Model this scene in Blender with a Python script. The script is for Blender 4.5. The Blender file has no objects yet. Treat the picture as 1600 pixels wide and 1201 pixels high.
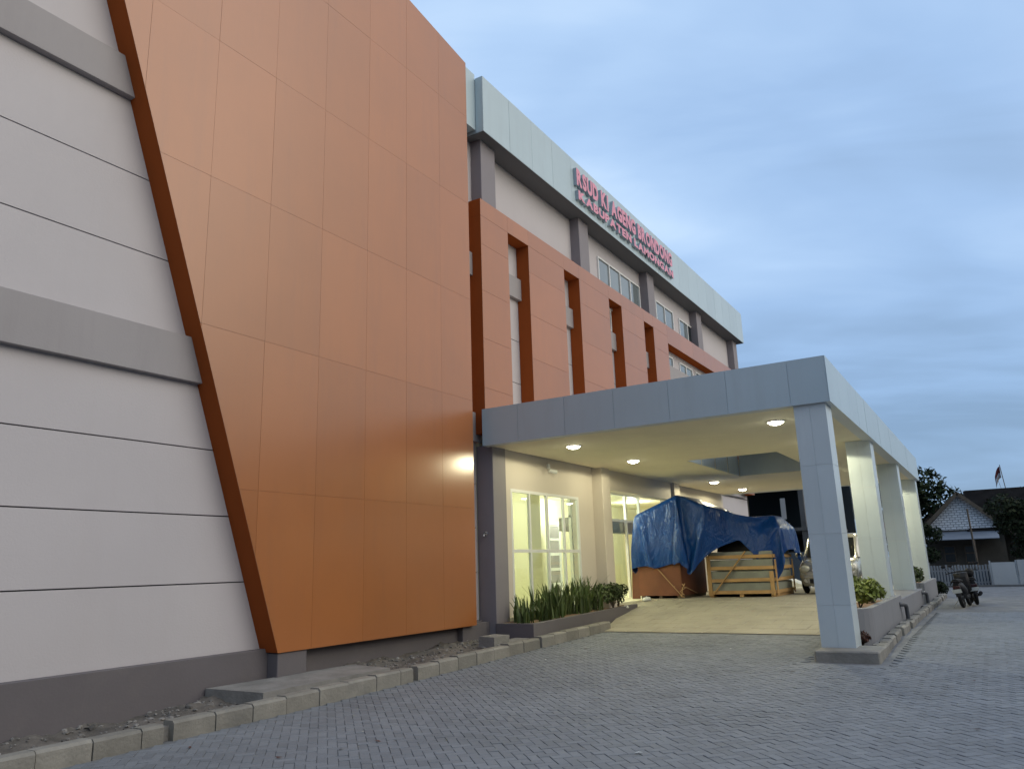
import bpy, bmesh, math, random
import numpy as np
from mathutils import Vector, Matrix
random.seed(7); rng = np.random.default_rng(11)
scene = bpy.context.scene
COL = scene.collection

# ------------------------------------------------------------------ camera
cd = bpy.data.cameras.new('camera'); cam = bpy.data.objects.new('camera', cd); COL.objects.link(cam)
cd.sensor_fit = 'HORIZONTAL'; cd.sensor_width = 36.0; cd.lens = 1202.0/1600.0*36.0
cd.clip_start = 0.05; cd.clip_end = 3000
fX = np.array([760., 261., 1202.]); fX /= np.linalg.norm(fX)
fZ = np.array([-164., -5050., 1202.]); fZ -= (fZ@fX)*fX; fZ /= np.linalg.norm(fZ)
fY = np.cross(fZ, fX)
Rw = np.array([fX, fY, fZ])            # rows: world axes seen from the camera (x right, y down, z forward)
cam.matrix_world = Matrix(((Rw[0,0], -Rw[0,1], -Rw[0,2], 0), (Rw[1,0], -Rw[1,1], -Rw[1,2], 0),
                           (Rw[2,0], -Rw[2,1], -Rw[2,2], 1.6), (0, 0, 0, 1)))
scene.camera = cam
# ------------------------------------------------------------------ world, sun, exposure
SUN_EL, SUN_AZ = math.radians(9.0), math.radians(-84.0)       # azimuth from +X, counter-clockwise
W = bpy.data.worlds.new("World"); scene.world = W; W.use_nodes = True
nt = W.node_tree; nt.nodes.clear(); N = nt.nodes.new; L = nt.links.new
out = N('ShaderNodeOutputWorld')
sky = N('ShaderNodeTexSky'); sky.sky_type = 'NISHITA'; sky.sun_disc = False
sky.sun_elevation = SUN_EL; sky.sun_rotation = math.pi/2 - SUN_AZ; sky.air_density = 1.0; sky.dust_density = 1.5; sky.ozone_density = 2.0
bg1 = N('ShaderNodeBackground'); bg1.inputs[1].default_value = 0.12; L(sky.outputs[0], bg1.inputs[0])
tc = N('ShaderNodeTexCoord'); sep = N('ShaderNodeSeparateXYZ'); L(tc.outputs['Generated'], sep.inputs[0])
def mth(op, a, b=None, clamp=False):
    n = N('ShaderNodeMath'); n.operation = op; n.use_clamp = clamp
    for i, v in enumerate((a, b)):
        if v is None: continue
        if isinstance(v, (int, float)): n.inputs[i].default_value = v
        else: L(v, n.inputs[i])
    return n.outputs[0]
zc = mth('MAXIMUM', sep.outputs[2], 0.0)
den = mth('ADD', zc, 0.22)
cmb = N('ShaderNodeCombineXYZ'); L(mth('DIVIDE', sep.outputs[0], den), cmb.inputs[0]); L(mth('DIVIDE', sep.outputs[1], den), cmb.inputs[1])
mp = N('ShaderNodeMapping'); mp.vector_type = 'TEXTURE'; mp.inputs['Rotation'].default_value = (0, 0, 1.95); mp.inputs['Scale'].default_value = (1.7, 0.8, 1); mp.inputs['Location'].default_value = (0.6, 0.2, 0); L(cmb.outputs[0], mp.inputs[0])
def noise(vec, scale, detail, rough, dist=0.0):
    n = N('ShaderNodeTexNoise'); n.inputs['Scale'].default_value = scale; n.inputs['Detail'].default_value = detail
    n.inputs['Roughness'].default_value = rough; n.inputs['Distortion'].default_value = dist; L(vec, n.inputs['Vector']); return n.outputs['Fac']
n1 = noise(mp.outputs[0], 0.85, 4, 0.5, 0.6); n2 = noise(mp.outputs[0], 2.3, 5, 0.52, 0.5)
cl = mth('ADD', mth('MULTIPLY', n1, 0.7), mth('MULTIPLY', n2, 0.3))
cr = N('ShaderNodeValToRGB'); L(cl, cr.inputs[0])
e = cr.color_ramp.elements
e[0].position = 0.36; e[0].color = (0.28, 0.41, 0.615, 1)
e[1].position = 0.64; e[1].color = (0.60, 0.765, 0.98, 1)
m_ = e.new(0.47); m_.color = (0.36, 0.525, 0.79, 1)
m_ = e.new(0.56); m_.color = (0.45, 0.625, 0.885, 1)
hr = N('ShaderNodeValToRGB'); L(zc, hr.inputs[0])
h = hr.color_ramp.elements
h[0].position = 0.0; h[0].color = (0.60, 0.66, 0.70, 1)
h[1].position = 0.85; h[1].color = (0.98, 0.99, 1.0, 1)
k_ = h.new(0.16); k_.color = (0.78, 0.83, 0.87, 1)
k_ = h.new(0.35); k_.color = (0.98, 0.99, 1.0, 1)
mul = N('ShaderNodeMix'); mul.data_type = 'RGBA'; mul.blend_type = 'MULTIPLY'; mul.inputs[0].default_value = 1.0
L(cr.outputs[0], mul.inputs[6]); L(hr.outputs[0], mul.inputs[7])
wd = (math.cos(SUN_AZ), math.sin(SUN_AZ))
west = mth('ADD', mth('MULTIPLY', sep.outputs[0], wd[0]), mth('MULTIPLY', sep.outputs[1], wd[1]))
wr = N('ShaderNodeMapRange'); wr.interpolation_type = 'SMOOTHSTEP'; wr.inputs['From Min'].default_value = 0.12; wr.inputs['From Max'].default_value = 1.0
L(west, wr.inputs['Value'])
tint = N('ShaderNodeMix'); tint.data_type = 'RGBA'; tint.inputs[6].default_value = (1, 1, 1, 1); tint.inputs[7].default_value = (2.7, 1.8, 1.06, 1); L(wr.outputs[0], tint.inputs[0])
mul2 = N('ShaderNodeMix'); mul2.data_type = 'RGBA'; mul2.blend_type = 'MULTIPLY'; mul2.inputs[0].default_value = 1.0
L(mul.outputs[2], mul2.inputs[6]); L(tint.outputs[2], mul2.inputs[7])
bg2 = N('ShaderNodeBackground'); bg2.inputs[1].default_value = 1.0; L(mul2.outputs[2], bg2.inputs[0])
mixs = N('ShaderNodeMixShader'); mixs.inputs[0].default_value = 0.80; L(bg1.outputs[0], mixs.inputs[1]); L(bg2.outputs[0], mixs.inputs[2])
L(mixs.outputs[0], out.inputs[0])

sd = bpy.data.lights.new('sun', 'SUN'); sun = bpy.data.objects.new('sun', sd); COL.objects.link(sun)
sd.energy = 0.9; sd.angle = math.radians(60); sd.color = (1.0, 0.90, 0.80)
sdir = Vector((math.cos(SUN_AZ)*math.cos(SUN_EL+.4), math.sin(SUN_AZ)*math.cos(SUN_EL+.4), math.sin(SUN_EL+.4)))
sun.rotation_euler = sdir.to_track_quat('Z', 'Y').to_euler()
scene.view_settings.view_transform = 'Standard'; scene.view_settings.look = 'None'
scene.view_settings.exposure = 0.35; scene.view_settings.gamma = 1.0; scene.view_settings.use_curve_mapping = False
try:
    scene.cycles.use_denoising = True; scene.cycles.max_bounces = 8; scene.cycles.sample_clamp_indirect = 6.0
    scene.cycles.caustics_reflective = False; scene.cycles.caustics_refractive = False
except Exception: pass

# ------------------------------------------------------------------ materials
def mat(name, col, rough=0.6, var=0.0, scale=1.5, spec=0.5, bump=0.0, bscale=60.0, metal=0.0, ior=None, coat=0.0,
        col2=None, objvar=0.0, islvar=0.0, stain=None, stain_amt=0.0, alpha=None, streak=False, emit=None, world=False):
    m = bpy.data.materials.new(name); m.use_nodes = True
    t = m.node_tree; b = t.nodes['Principled BSDF']
    def nn(k): return t.nodes.new(k)
    b.inputs['Roughness'].default_value = rough; b.inputs['Metallic'].default_value = metal
    b.inputs['Specular IOR Level'].default_value = spec
    if ior: b.inputs['IOR'].default_value = ior
    if coat: b.inputs['Coat Weight'].default_value = coat; b.inputs['Coat Roughness'].default_value = 0.15
    src = None
    tcn = nn('ShaderNodeTexCoord'); gpos = nn('ShaderNodeNewGeometry'); crd = gpos.outputs['Position'] if world else tcn.outputs['Object']
    if var or col2 or stain or objvar or islvar:
        rgb = nn('ShaderNodeRGB'); rgb.outputs[0].default_value = (*col, 1); src = rgb.outputs[0]
        if var or col2:
            nz = nn('ShaderNodeTexNoise'); nz.inputs['Scale'].default_value = scale; nz.inputs['Detail'].default_value = 6; nz.inputs['Roughness'].default_value = 0.6
            t.links.new(crd, nz.inputs['Vector'])
            c2 = col2 if col2 else tuple(max(0, c*(1-var)) for c in col)
            c1 = col if col2 else tuple(min(1, c*(1+var)) for c in col)
            rp = nn('ShaderNodeValToRGB'); rp.color_ramp.elements[0].position = 0.32; rp.color_ramp.elements[1].position = 0.68
            rp.color_ramp.elements[0].color = (*c2, 1); rp.color_ramp.elements[1].color = (*c1, 1)
            t.links.new(nz.outputs['Fac'], rp.inputs[0]); src = rp.outputs[0]
        if stain:
            mpn = nn('ShaderNodeMapping'); mpn.inputs['Scale'].default_value = (2.2, 2.2, 0.22) if streak else (1, 1, 1)
            nz2 = nn('ShaderNodeTexNoise'); nz2.inputs['Scale'].default_value = 1.3 if streak else 0.8; nz2.inputs['Detail'].default_value = 8; nz2.inputs['Roughness'].default_value = 0.7
            t.links.new(crd, mpn.inputs[0]); t.links.new(mpn.outputs[0], nz2.inputs['Vector'])
            rp2 = nn('ShaderNodeValToRGB'); rp2.color_ramp.elements[0].position = 0.5; rp2.color_ramp.elements[1].position = 0.75
            t.links.new(nz2.outputs['Fac'], rp2.inputs[0])
            mm = nn('ShaderNodeMath'); mm.operation = 'MULTIPLY'; mm.inputs[1].default_value = stain_amt; t.links.new(rp2.outputs[0], mm.inputs[0])
            mx = nn('ShaderNodeMix'); mx.data_type = 'RGBA'; mx.inputs[7].default_value = (*stain, 1)
            t.links.new(mm.outputs[0], mx.inputs[0]); t.links.new(src, mx.inputs[6]); src = mx.outputs[2]
        for amt, node, sock in ((objvar, 'ShaderNodeObjectInfo', 'Random'), (islvar, 'ShaderNodeNewGeometry', 'Random Per Island')):
            if amt:
                oi = nn(node); mr = nn('ShaderNodeMapRange'); mr.inputs['To Min'].default_value = 1-amt; mr.inputs['To Max'].default_value = 1+amt
                t.links.new(oi.outputs[sock], mr.inputs[0])
                hs = nn('ShaderNodeHueSaturation'); t.links.new(mr.outputs[0], hs.inputs['Value']); t.links.new(src, hs.inputs['Color']); src = hs.outputs[0]
        t.links.new(src, b.inputs['Base Color'])
    else:
        b.inputs['Base Color'].default_value = (*col, 1)
    if bump:
        nb = nn('ShaderNodeTexNoise'); nb.inputs['Scale'].default_value = bscale; nb.inputs['Detail'].default_value = 5
        t.links.new(crd, nb.inputs['Vector'])
        bp = nn('ShaderNodeBump'); bp.inputs['Strength'].default_value = bump; bp.inputs['Distance'].default_value = 0.02
        t.links.new(nb.outputs['Fac'], bp.inputs['Height']); t.links.new(bp.outputs[0], b.inputs['Normal'])
    if emit:
        b.inputs['Emission Color'].default_value = (*emit[:3], 1); b.inputs['Emission Strength'].default_value = emit[3]
    return m
def glass(name, tint=(0.9, 0.95, 0.92), refl=0.12, rough=0.02):
    m = bpy.data.materials.new(name); m.use_nodes = True; t = m.node_tree
    t.nodes.remove(t.nodes['Principled BSDF']); o = t.nodes['Material Output']
    tr = t.nodes.new('ShaderNodeBsdfTransparent'); tr.inputs[0].default_value = (*tint, 1)
    gl = t.nodes.new('ShaderNodeBsdfGlossy'); gl.inputs['Roughness'].default_value = rough
    fr = t.nodes.new('ShaderNodeLayerWeight'); fr.inputs['Blend'].default_value = 0.5
    pw_ = t.nodes.new('ShaderNodeMath'); pw_.operation = 'POWER'; pw_.inputs[1].default_value = 4.0; t.links.new(fr.outputs['Facing'], pw_.inputs[0])
    ma_ = t.nodes.new('ShaderNodeMath'); ma_.operation = 'MULTIPLY_ADD'; ma_.inputs[1].default_value = 0.5; ma_.inputs[2].default_value = refl*.3; t.links.new(pw_.outputs[0], ma_.inputs[0])
    mx = t.nodes.new('ShaderNodeMixShader'); t.links.new(ma_.outputs[0], mx.inputs[0]); t.links.new(tr.outputs[0], mx.inputs[1]); t.links.new(gl.outputs[0], mx.inputs[2])
    t.links.new(mx.outputs[0], o.inputs[0]); return m

M = {}
M['orange'] = mat('orange_composite_panel', (0.345, 0.117, 0.028), 0.28, var=0.05, scale=0.6, ior=1.8, bump=0.1, bscale=1.0, objvar=0.05, stain=(0.16, 0.07, 0.045), stain_amt=0.16, streak=True)
M['orange_ret'] = mat('orange_return_shaded', (0.29, 0.072, 0.02), 0.8, var=0.05, scale=0.8, spec=0.0, stain=(0.2, 0.07, 0.03), stain_amt=0.15, streak=True)  # same orange panel; shade on the returns put into a darker matte colour
M['orange_gap'] = mat('panel_joint_sealant', (0.40, 0.15, 0.06), 0.45, col2=(0.20, 0.075, 0.035), scale=0.9)
M['grey_acp'] = mat('silver_grey_composite_panel', (0.395, 0.495, 0.54), 0.30, var=0.03, scale=0.7, ior=1.7, objvar=0.035, stain=(0.25, 0.28, 0.29), stain_amt=0.18, streak=True)
M['white_acp'] = mat('pale_grey_column_panel', (0.53, 0.605, 0.63), 0.30, var=0.03, scale=0.7, ior=1.6, objvar=0.03, stain=(0.3, 0.33, 0.34), stain_amt=0.15, streak=True)
M['acp_gap'] = mat('grey_joint_sealant', (0.66, 0.69, 0.69), 0.6)
M['plaster'] = mat('mauve_white_plaster', (0.475, 0.455, 0.475), 0.75, var=0.03, scale=0.5, bump=0.12, bscale=40, stain=(0.42, 0.38, 0.38), stain_amt=0.16, streak=True)
M['band'] = mat('grey_painted_band', (0.305, 0.29, 0.30), 0.7, var=0.04, scale=0.6, bump=0.1, bscale=40, stain=(0.2, 0.18, 0.19), stain_amt=0.2, streak=True)
M['plinth'] = mat('dark_grey_plinth_paint', (0.122, 0.112, 0.122), 0.75, var=0.07, scale=0.9, bump=0.12, bscale=30, stain=(0.20, 0.18, 0.165), stain_amt=0.25)
M['planter'] = mat('grey_planter_paint', (0.215, 0.218, 0.232), 0.7, var=0.05, scale=0.8, bump=0.12, bscale=30, stain=(0.14, 0.14, 0.145), stain_amt=0.3, streak=True)
M['groove'] = mat('groove_dark_paint', (0.05, 0.05, 0.055), 0.8)  # dark grey core showing as black recessed joints between the wall strips
M['pilaster'] = mat('grey_pilaster_paint', (0.215, 0.20, 0.22), 0.7, var=0.05, scale=0.8, bump=0.08, bscale=40)
M['soffit'] = mat('dark_soffit_paint', (0.12, 0.125, 0.135), 0.8)
M['ceiling'] = mat('canopy_ceiling_paint', (0.86, 0.79, 0.60), 0.85, var=0.03, scale=0.5, stain=(0.5, 0.45, 0.34), stain_amt=0.2)
M['white'] = mat('white_painted_metal', (0.72, 0.74, 0.74), 0.4, var=0.02, scale=2)
M['cream'] = mat('cream_interior_paint', (0.76, 0.74, 0.55), 0.7, var=0.03, scale=0.6)
M['porch'] = mat('porch_wall_plaster', (0.60, 0.55, 0.49), 0.75, var=0.03, scale=0.6, bump=0.1, bscale=40)
M['lamp'] = mat('lamp_diffuser', (1, 1, 0.9), 0.5, emit=(1.0, 0.96, 0.74, 26.0))
M['lamp_in'] = mat('lobby_lamp_diffuser', (1, 1, 0.9), 0.5, emit=(1.0, 0.97, 0.72, 5.0))
M['glass'] = glass('clear_window_glass')
M['darkglass'] = mat('dark_reflective_glass', (0.15, 0.185, 0.20), 0.06, ior=2.0, var=0.1, scale=0.5)
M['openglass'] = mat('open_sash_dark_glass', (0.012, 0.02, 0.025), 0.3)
M['kerb'] = mat('kerb_concrete', (0.225, 0.215, 0.19), 0.85, var=0.16, scale=3.0, bump=0.5, bscale=25, objvar=0.14, stain=(0.12, 0.125, 0.125), stain_amt=0.5)
M['slab'] = mat('rough_concrete', (0.22, 0.215, 0.205), 0.9, var=0.2, scale=2.5, bump=0.6, bscale=18, stain=(0.10, 0.10, 0.095), stain_amt=0.5)
M['paver'] = mat('grey_paving_block', (0.178, 0.194, 0.214), 0.72, var=0.12, scale=0.5, bump=0.35, bscale=55, objvar=0.11, world=True, stain=(0.125, 0.135, 0.15), stain_amt=0.5)
M['paver_i'] = mat('grey_paving_block_run', (0.178, 0.194, 0.214), 0.72, var=0.12, scale=0.5, bump=0.35, bscale=55, islvar=0.11, world=True, stain=(0.125, 0.135, 0.15), stain_amt=0.5)
M['sand'] = mat('joint_sand', (0.162, 0.168, 0.176), 0.95, var=0.25, scale=2.0, bump=0.3, bscale=40)
M['soil'] = mat('rubble_soil', (0.125, 0.112, 0.098), 0.95, var=0.35, scale=4.0, bump=0.9, bscale=14)
M['redsoil'] = mat('planter_soil', (0.20, 0.125, 0.075), 0.95, var=0.3, scale=5.0, bump=0.8, bscale=20)
M['gravel'] = mat('broken_gravel', (0.165, 0.158, 0.15), 0.9, var=0.2, scale=8, islvar=0.6)
M['floor'] = mat('stamped_concrete', (0.36, 0.335, 0.265), 0.7, var=0.1, scale=1.2, bump=0.4, bscale=16, stain=(0.2, 0.185, 0.15), stain_amt=0.4)
M['tarp'] = mat('blue_tarpaulin', (0.005, 0.050, 0.225), 0.31, var=0.12, scale=2.0, bump=0.3, bscale=7, spec=0.32)
def tarpmat():
    m = M['tarp']; t = m.node_tree; b = t.nodes['Principled BSDF']
    tcn = t.nodes.new('ShaderNodeTexCoord'); h = None; prev = None
    for rot, sc_, dist, st in (((.5,.9,.3), 1.6, 3.0, .34), ((-.7,.4,1.1), 2.9, 4.0, .26)):
        mp_ = t.nodes.new('ShaderNodeMapping'); mp_.inputs['Rotation'].default_value = rot; mp_.inputs['Scale'].default_value = (1, 1, .55); t.links.new(tcn.outputs['Object'], mp_.inputs[0])
        nz = t.nodes.new('ShaderNodeTexNoise'); nz.inputs['Scale'].default_value = sc_; nz.inputs['Detail'].default_value = 3; nz.inputs['Distortion'].default_value = dist*.4; t.links.new(mp_.outputs[0], nz.inputs['Vector'])
        ab = t.nodes.new('ShaderNodeMath'); ab.operation = 'PINGPONG'; ab.inputs[1].default_value = .09; t.links.new(nz.outputs['Fac'], ab.inputs[0])
        bp = t.nodes.new('ShaderNodeBump'); bp.inputs['Strength'].default_value = st; bp.inputs['Distance'].default_value = .35
        t.links.new(ab.outputs[0], bp.inputs['Height'])
        if prev: t.links.new(prev.outputs[0], bp.inputs['Normal'])
        prev = bp
    t.links.new(prev.outputs[0], b.inputs['Normal'])
tarpmat()
M['ply'] = mat('reddish_plywood', (0.165, 0.056, 0.026), 0.6, var=0.18, scale=2.0, bump=0.1, bscale=20, stain=(0.13, 0.05, 0.025), stain_amt=0.4, streak=True)
M['pine'] = mat('raw_pine_batten', (0.50, 0.31, 0.135), 0.7, var=0.12, scale=3.0, objvar=0.12)
M['pack'] = mat('grey_wrapped_sheet', (0.27, 0.29, 0.26), 0.45, var=0.15, scale=2.0, bump=0.3, bscale=5)
M['rope'] = mat('tan_rope', (0.42, 0.27, 0.14), 0.9)
M['pink'] = mat('red_sign_face', (0.68, 0.235, 0.32), 0.35, var=0.04, scale=2, ior=1.7)
M['signside'] = mat('sign_letter_side', (0.27, 0.33, 0.39), 0.4, ior=1.7)
M['blade'] = mat('blade_leaf', (0.055, 0.095, 0.022), 0.55, islvar=0.45, col2=(0.085, 0.115, 0.03), scale=6)
M['shrub'] = mat('shrub_leaf', (0.055, 0.085, 0.025), 0.55, islvar=0.5)
M['lime'] = mat('lime_shrub_leaf', (0.16, 0.20, 0.035), 0.55, islvar=0.4)
M['redleaf'] = mat('red_brown_leaf', (0.075, 0.028, 0.02), 0.6, islvar=0.5)
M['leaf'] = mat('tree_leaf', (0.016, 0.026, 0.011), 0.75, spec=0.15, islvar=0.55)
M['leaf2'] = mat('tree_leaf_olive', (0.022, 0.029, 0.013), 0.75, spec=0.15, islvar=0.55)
M['bark'] = mat('tree_bark', (0.07, 0.055, 0.042), 0.9, var=0.2, scale=8)
M['silver'] = mat('silver_car_paint', (0.42, 0.42, 0.39), 0.25, metal=0.55, coat=0.6)
M['carglass'] = mat('car_glass', (0.01, 0.013, 0.015), 0.05, ior=1.6)
M['black'] = mat('black_plastic', (0.012, 0.012, 0.014), 0.6, spec=0.25)
M['rubber'] = mat('tyre_rubber', (0.014, 0.014, 0.014), 0.8, spec=0.2)
M['chrome'] = mat('bright_metal', (0.6, 0.6, 0.6), 0.2, metal=1.0)
M['lens'] = mat('headlight_lens', (0.45, 0.45, 0.40), 0.1, ior=1.6)
M['pvc'] = mat('grey_pvc_pipe', (0.085, 0.09, 0.10), 0.5)
M['rooftile'] = mat('old_clay_roof_tile', (0.028, 0.025, 0.024), 0.9, spec=0.1, var=0.35, scale=1.2)
M['wood'] = mat('weathered_timber', (0.11, 0.085, 0.06), 0.85, var=0.2, scale=3)
M['darkwall'] = mat('dark_house_wall', (0.075, 0.065, 0.05), 0.9, var=0.2, scale=0.8)
M['zinc'] = mat('corrugated_zinc', (0.16, 0.185, 0.225), 0.6, var=0.12, scale=0.9)
M['fence'] = mat('pale_fence_paint', (0.20, 0.225, 0.255), 0.6, var=0.12, scale=1.0)
M['fencew'] = mat('white_fence_paint', (0.36, 0.39, 0.42), 0.6, var=0.08, scale=0.8)
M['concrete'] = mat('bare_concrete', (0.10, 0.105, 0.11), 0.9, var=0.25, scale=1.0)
M['blue_sheet'] = mat('blue_metal_sheet', (0.035, 0.06, 0.10), 0.6, var=0.15, scale=1.0)
M['flagred'] = mat('red_cloth', (0.09, 0.012, 0.015), 0.9); M['flagwhite'] = mat('white_cloth', (0.25, 0.25, 0.27), 0.9)
M['tail'] = mat('dark_red_lens', (0.03, 0.004, 0.005), 0.35)
M['bag'] = mat('white_plastic_bag', (0.66, 0.68, 0.66), 0.45)
M['grass'] = mat('far_ground', (0.11, 0.11, 0.105), 0.95, var=0.2, scale=0.1)
# white brick gable (far wall: relief too fine to build brick by brick)
def brickmat():
    m = bpy.data.materials.new('whitewashed_brick'); m.use_nodes = True; t = m.node_tree; b = t.nodes['Principled BSDF']
    tcn = t.nodes.new('ShaderNodeTexCoord'); mp_ = t.nodes.new('ShaderNodeMapping'); mp_.inputs['Rotation'].default_value = (0, math.pi/2, 0)
    sp = t.nodes.new('ShaderNodeSeparateXYZ'); t.links.new(tcn.outputs['Object'], sp.inputs[0]); cb = t.nodes.new('ShaderNodeCombineXYZ')
    t.links.new(sp.outputs[1], cb.inputs[0]); t.links.new(sp.outputs[2], cb.inputs[1])
    br = t.nodes.new('ShaderNodeTexBrick'); br.inputs['Scale'].default_value = 1.0; br.inputs['Brick Width'].default_value = 0.34; br.inputs['Row Height'].default_value = 0.16
    br.inputs['Mortar Size'].default_value = 0.028; br.inputs['Color1'].default_value = (0.86, 0.86, 0.86, 1); br.inputs['Color2'].default_value = (0.72, 0.72, 0.72, 1); br.inputs['Mortar'].default_value = (0.33, 0.33, 0.34, 1)
    t.links.new(cb.outputs[0], br.inputs['Vector']); t.links.new(br.outputs['Color'], b.inputs['Base Color']); b.inputs['Roughness'].default_value = 0.9
    bp = t.nodes.new('ShaderNodeBump'); bp.inputs['Strength'].default_value = 0.5; t.links.new(br.outputs['Fac'], bp.inputs['Height']); bp.invert = True; t.links.new(bp.outputs[0], b.inputs['Normal'])
    return m
M['gable'] = brickmat()

# ------------------------------------------------------------------ builders
class MB:
    def __init__(s): s.v = []; s.f = []; s.mi = []; s.sm = []
    def add(s, vs, fs, mi=0, smooth=False):
        o = len(s.v); s.v += [tuple(p) for p in vs]
        for f in fs: s.f.append(tuple(i+o for i in f)); s.mi.append(mi); s.sm.append(smooth)
        return s
    def box(s, x0, x1, y0, y1, z0, z1, mi=0, ch=0.0):
        if ch <= 0:
            vs = [(x0,y0,z0),(x1,y0,z0),(x1,y1,z0),(x0,y1,z0),(x0,y0,z1),(x1,y0,z1),(x1,y1,z1),(x0,y1,z1)]
            return s.add(vs, [(3,2,1,0),(4,5,6,7),(0,1,5,4),(1,2,6,5),(2,3,7,6),(3,0,4,7)], mi)
        bm = bmesh.new(); bmesh.ops.create_cube(bm, size=1.0)
        for v in bm.verts: v.co = Vector(((x0+x1)/2+v.co.x*(x1-x0), (y0+y1)/2+v.co.y*(y1-y0), (z0+z1)/2+v.co.z*(z1-z0)))
        bmesh.ops.bevel(bm, geom=bm.edges[:], offset=ch, segments=1, affect='EDGES', profile=.5)
        bm.verts.index_update(); s.add([v.co[:] for v in bm.verts], [[v.index for v in f.verts] for f in bm.faces], mi); bm.free(); return s
    def hexa(s, vs, mi=0): return s.add(vs, [(3,2,1,0),(4,5,6,7),(0,1,5,4),(1,2,6,5),(2,3,7,6),(3,0,4,7)], mi)
    def bar(s, a, b, w, h, mi=0, up=(0,0,1)):
        a, b = Vector(a), Vector(b); d = (b-a).normalized(); u = Vector(up)
        r = d.cross(u)
        if r.length < 1e-4: r = d.cross(Vector((1,0,0)))
        r.normalize(); u = r.cross(d).normalized(); q = []
        for p in (a, b):
            for sx, sz in ((-1,-1),(1,-1),(1,1),(-1,1)): q.append(p + r*sx*w/2 + u*sz*h/2)
        return s.add(q, [(0,1,2,3),(7,6,5,4),(0,4,5,1),(1,5,6,2),(2,6,7,3),(3,7,4,0)], mi)
    def prism(s, poly, axis, a, b, mi=0):
        def P(p, t): return {'x': (t,p[0],p[1]), 'y': (p[0],t,p[1]), 'z': (p[0],p[1],t)}[axis]
        n = len(poly); vs = [P(p,a) for p in poly]+[P(p,b) for p in poly]
        return s.add(vs, [tuple(range(n-1,-1,-1)), tuple(range(n,2*n))]+[(i,(i+1)%n,n+(i+1)%n,n+i) for i in range(n)], mi)
    def tube(s, pts, r, n=8, mi=0, cap=True):
        pts = [Vector(p) for p in pts]; rs = r if isinstance(r, (list, tuple)) else [r]*len(pts); vs = []; fs = []
        prev = None
        for i, p in enumerate(pts):
            d = (pts[min(i+1,len(pts)-1)]-pts[max(i-1,0)]).normalized()
            a = prev if prev is not None else (Vector((0,0,1)) if abs(d.z) < .9 else Vector((1,0,0)))
            u = (a - d*a.dot(d)).normalized(); prev = u; w = d.cross(u)
            for k in range(n): t = 2*math.pi*k/n; vs.append(p+(u*math.cos(t)+w*math.sin(t))*rs[i])
        for i in range(len(pts)-1):
            for k in range(n): fs.append((i*n+k, i*n+(k+1)%n, (i+1)*n+(k+1)%n, (i+1)*n+k))
        s.add(vs, fs, mi, True)
        if cap: s.add(vs[:n], [tuple(range(n-1,-1,-1))], mi); s.add(vs[-n:], [tuple(range(n))], mi)
        return s
    def torus(s, c, R, r, axis='y', n=20, k=8, mi=0):
        vs = []; fs = []
        for i in range(n):
            a = 2*math.pi*i/n
            for j in range(k):
                b = 2*math.pi*j/k; rr = R+r*math.cos(b); q = r*math.sin(b)
                p = {'y': (rr*math.cos(a), q, rr*math.sin(a)), 'x': (q, rr*math.cos(a), rr*math.sin(a)), 'z': (rr*math.cos(a), rr*math.sin(a), q)}[axis]
                vs.append((c[0]+p[0], c[1]+p[1], c[2]+p[2]))
        for i in range(n):
            for j in range(k): fs.append((i*k+j, ((i+1)%n)*k+j, ((i+1)%n)*k+(j+1)%k, i*k+(j+1)%k))
        return s.add(vs, fs, mi, True)
    def disc(s, c, r, axis='z', h=0.02, n=18, mi=0):
        d = {'x': (h,0,0), 'y': (0,h,0), 'z': (0,0,h)}[axis]
        return s.tube([Vector(c)-Vector(d)*.5, Vector(c)+Vector(d)*.5], r, n, mi)
    def ball(s, c, rx, ry, rz, n=14, k=9, mi=0):
        vs = []; fs = []
        for j in range(k+1):
            ph = math.pi*j/k
            for i in range(n):
                th = 2*math.pi*i/n; vs.append((c[0]+rx*math.sin(ph)*math.cos(th), c[1]+ry*math.sin(ph)*math.sin(th), c[2]+rz*math.cos(ph)))
        for j in range(k):
            for i in range(n): fs.append((j*n+i, (j+1)*n+i, (j+1)*n+(i+1)%n, j*n+(i+1)%n))
        return s.add(vs, fs, mi, True)
    def loft(s, rings, mi=0, smooth=True, cap=True):
        n = len(rings[0]); vs = [p for r in rings for p in r]
        fs = [(i*n+k, i*n+(k+1)%n, (i+1)*n+(k+1)%n, (i+1)*n+k) for i in range(len(rings)-1) for k in range(n)]
        s.add(vs, fs, mi, smooth)
        if cap: s.add(rings[0], [tuple(range(n-1,-1,-1))], mi); s.add(rings[-1], [tuple(range(n))], mi)
        return s
    def mesh(s, name, mats):
        me = bpy.data.meshes.new(name); me.from_pydata(s.v, [], s.f)
        for m in (mats if isinstance(mats, (list, tuple)) else [mats]): me.materials.append(m)
        me.polygons.foreach_set('material_index', s.mi); me.polygons.foreach_set('use_smooth', s.sm); me.update()
        return me
    def build(s, name, mats, parent=None, fix=True):
        me = s.mesh(name, mats)
        if fix:
            bm = bmesh.new(); bm.from_mesh(me); bmesh.ops.recalc_face_normals(bm, faces=bm.faces[:]); bm.to_mesh(me); bm.free()
        return link(name, me, parent)
OFF = {}
def wloc(o):
    v = Vector((0,0,0))
    while o is not None: v += o.location; o = o.parent
    return v
def link(name, me, parent=None):
    o = bpy.data.objects.new(name, me); COL.objects.link(o)
    if parent is not None:
        o.parent = parent; o.location = -wloc(parent)          # meshes carry world coordinates
    return o
def tag(o, label=None, cat=None, group=None, kind=None):
    if label: o['label'] = label
    if cat: o['category'] = cat
    if group: o['group'] = group
    if kind: o['kind'] = kind
    return o
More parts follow.
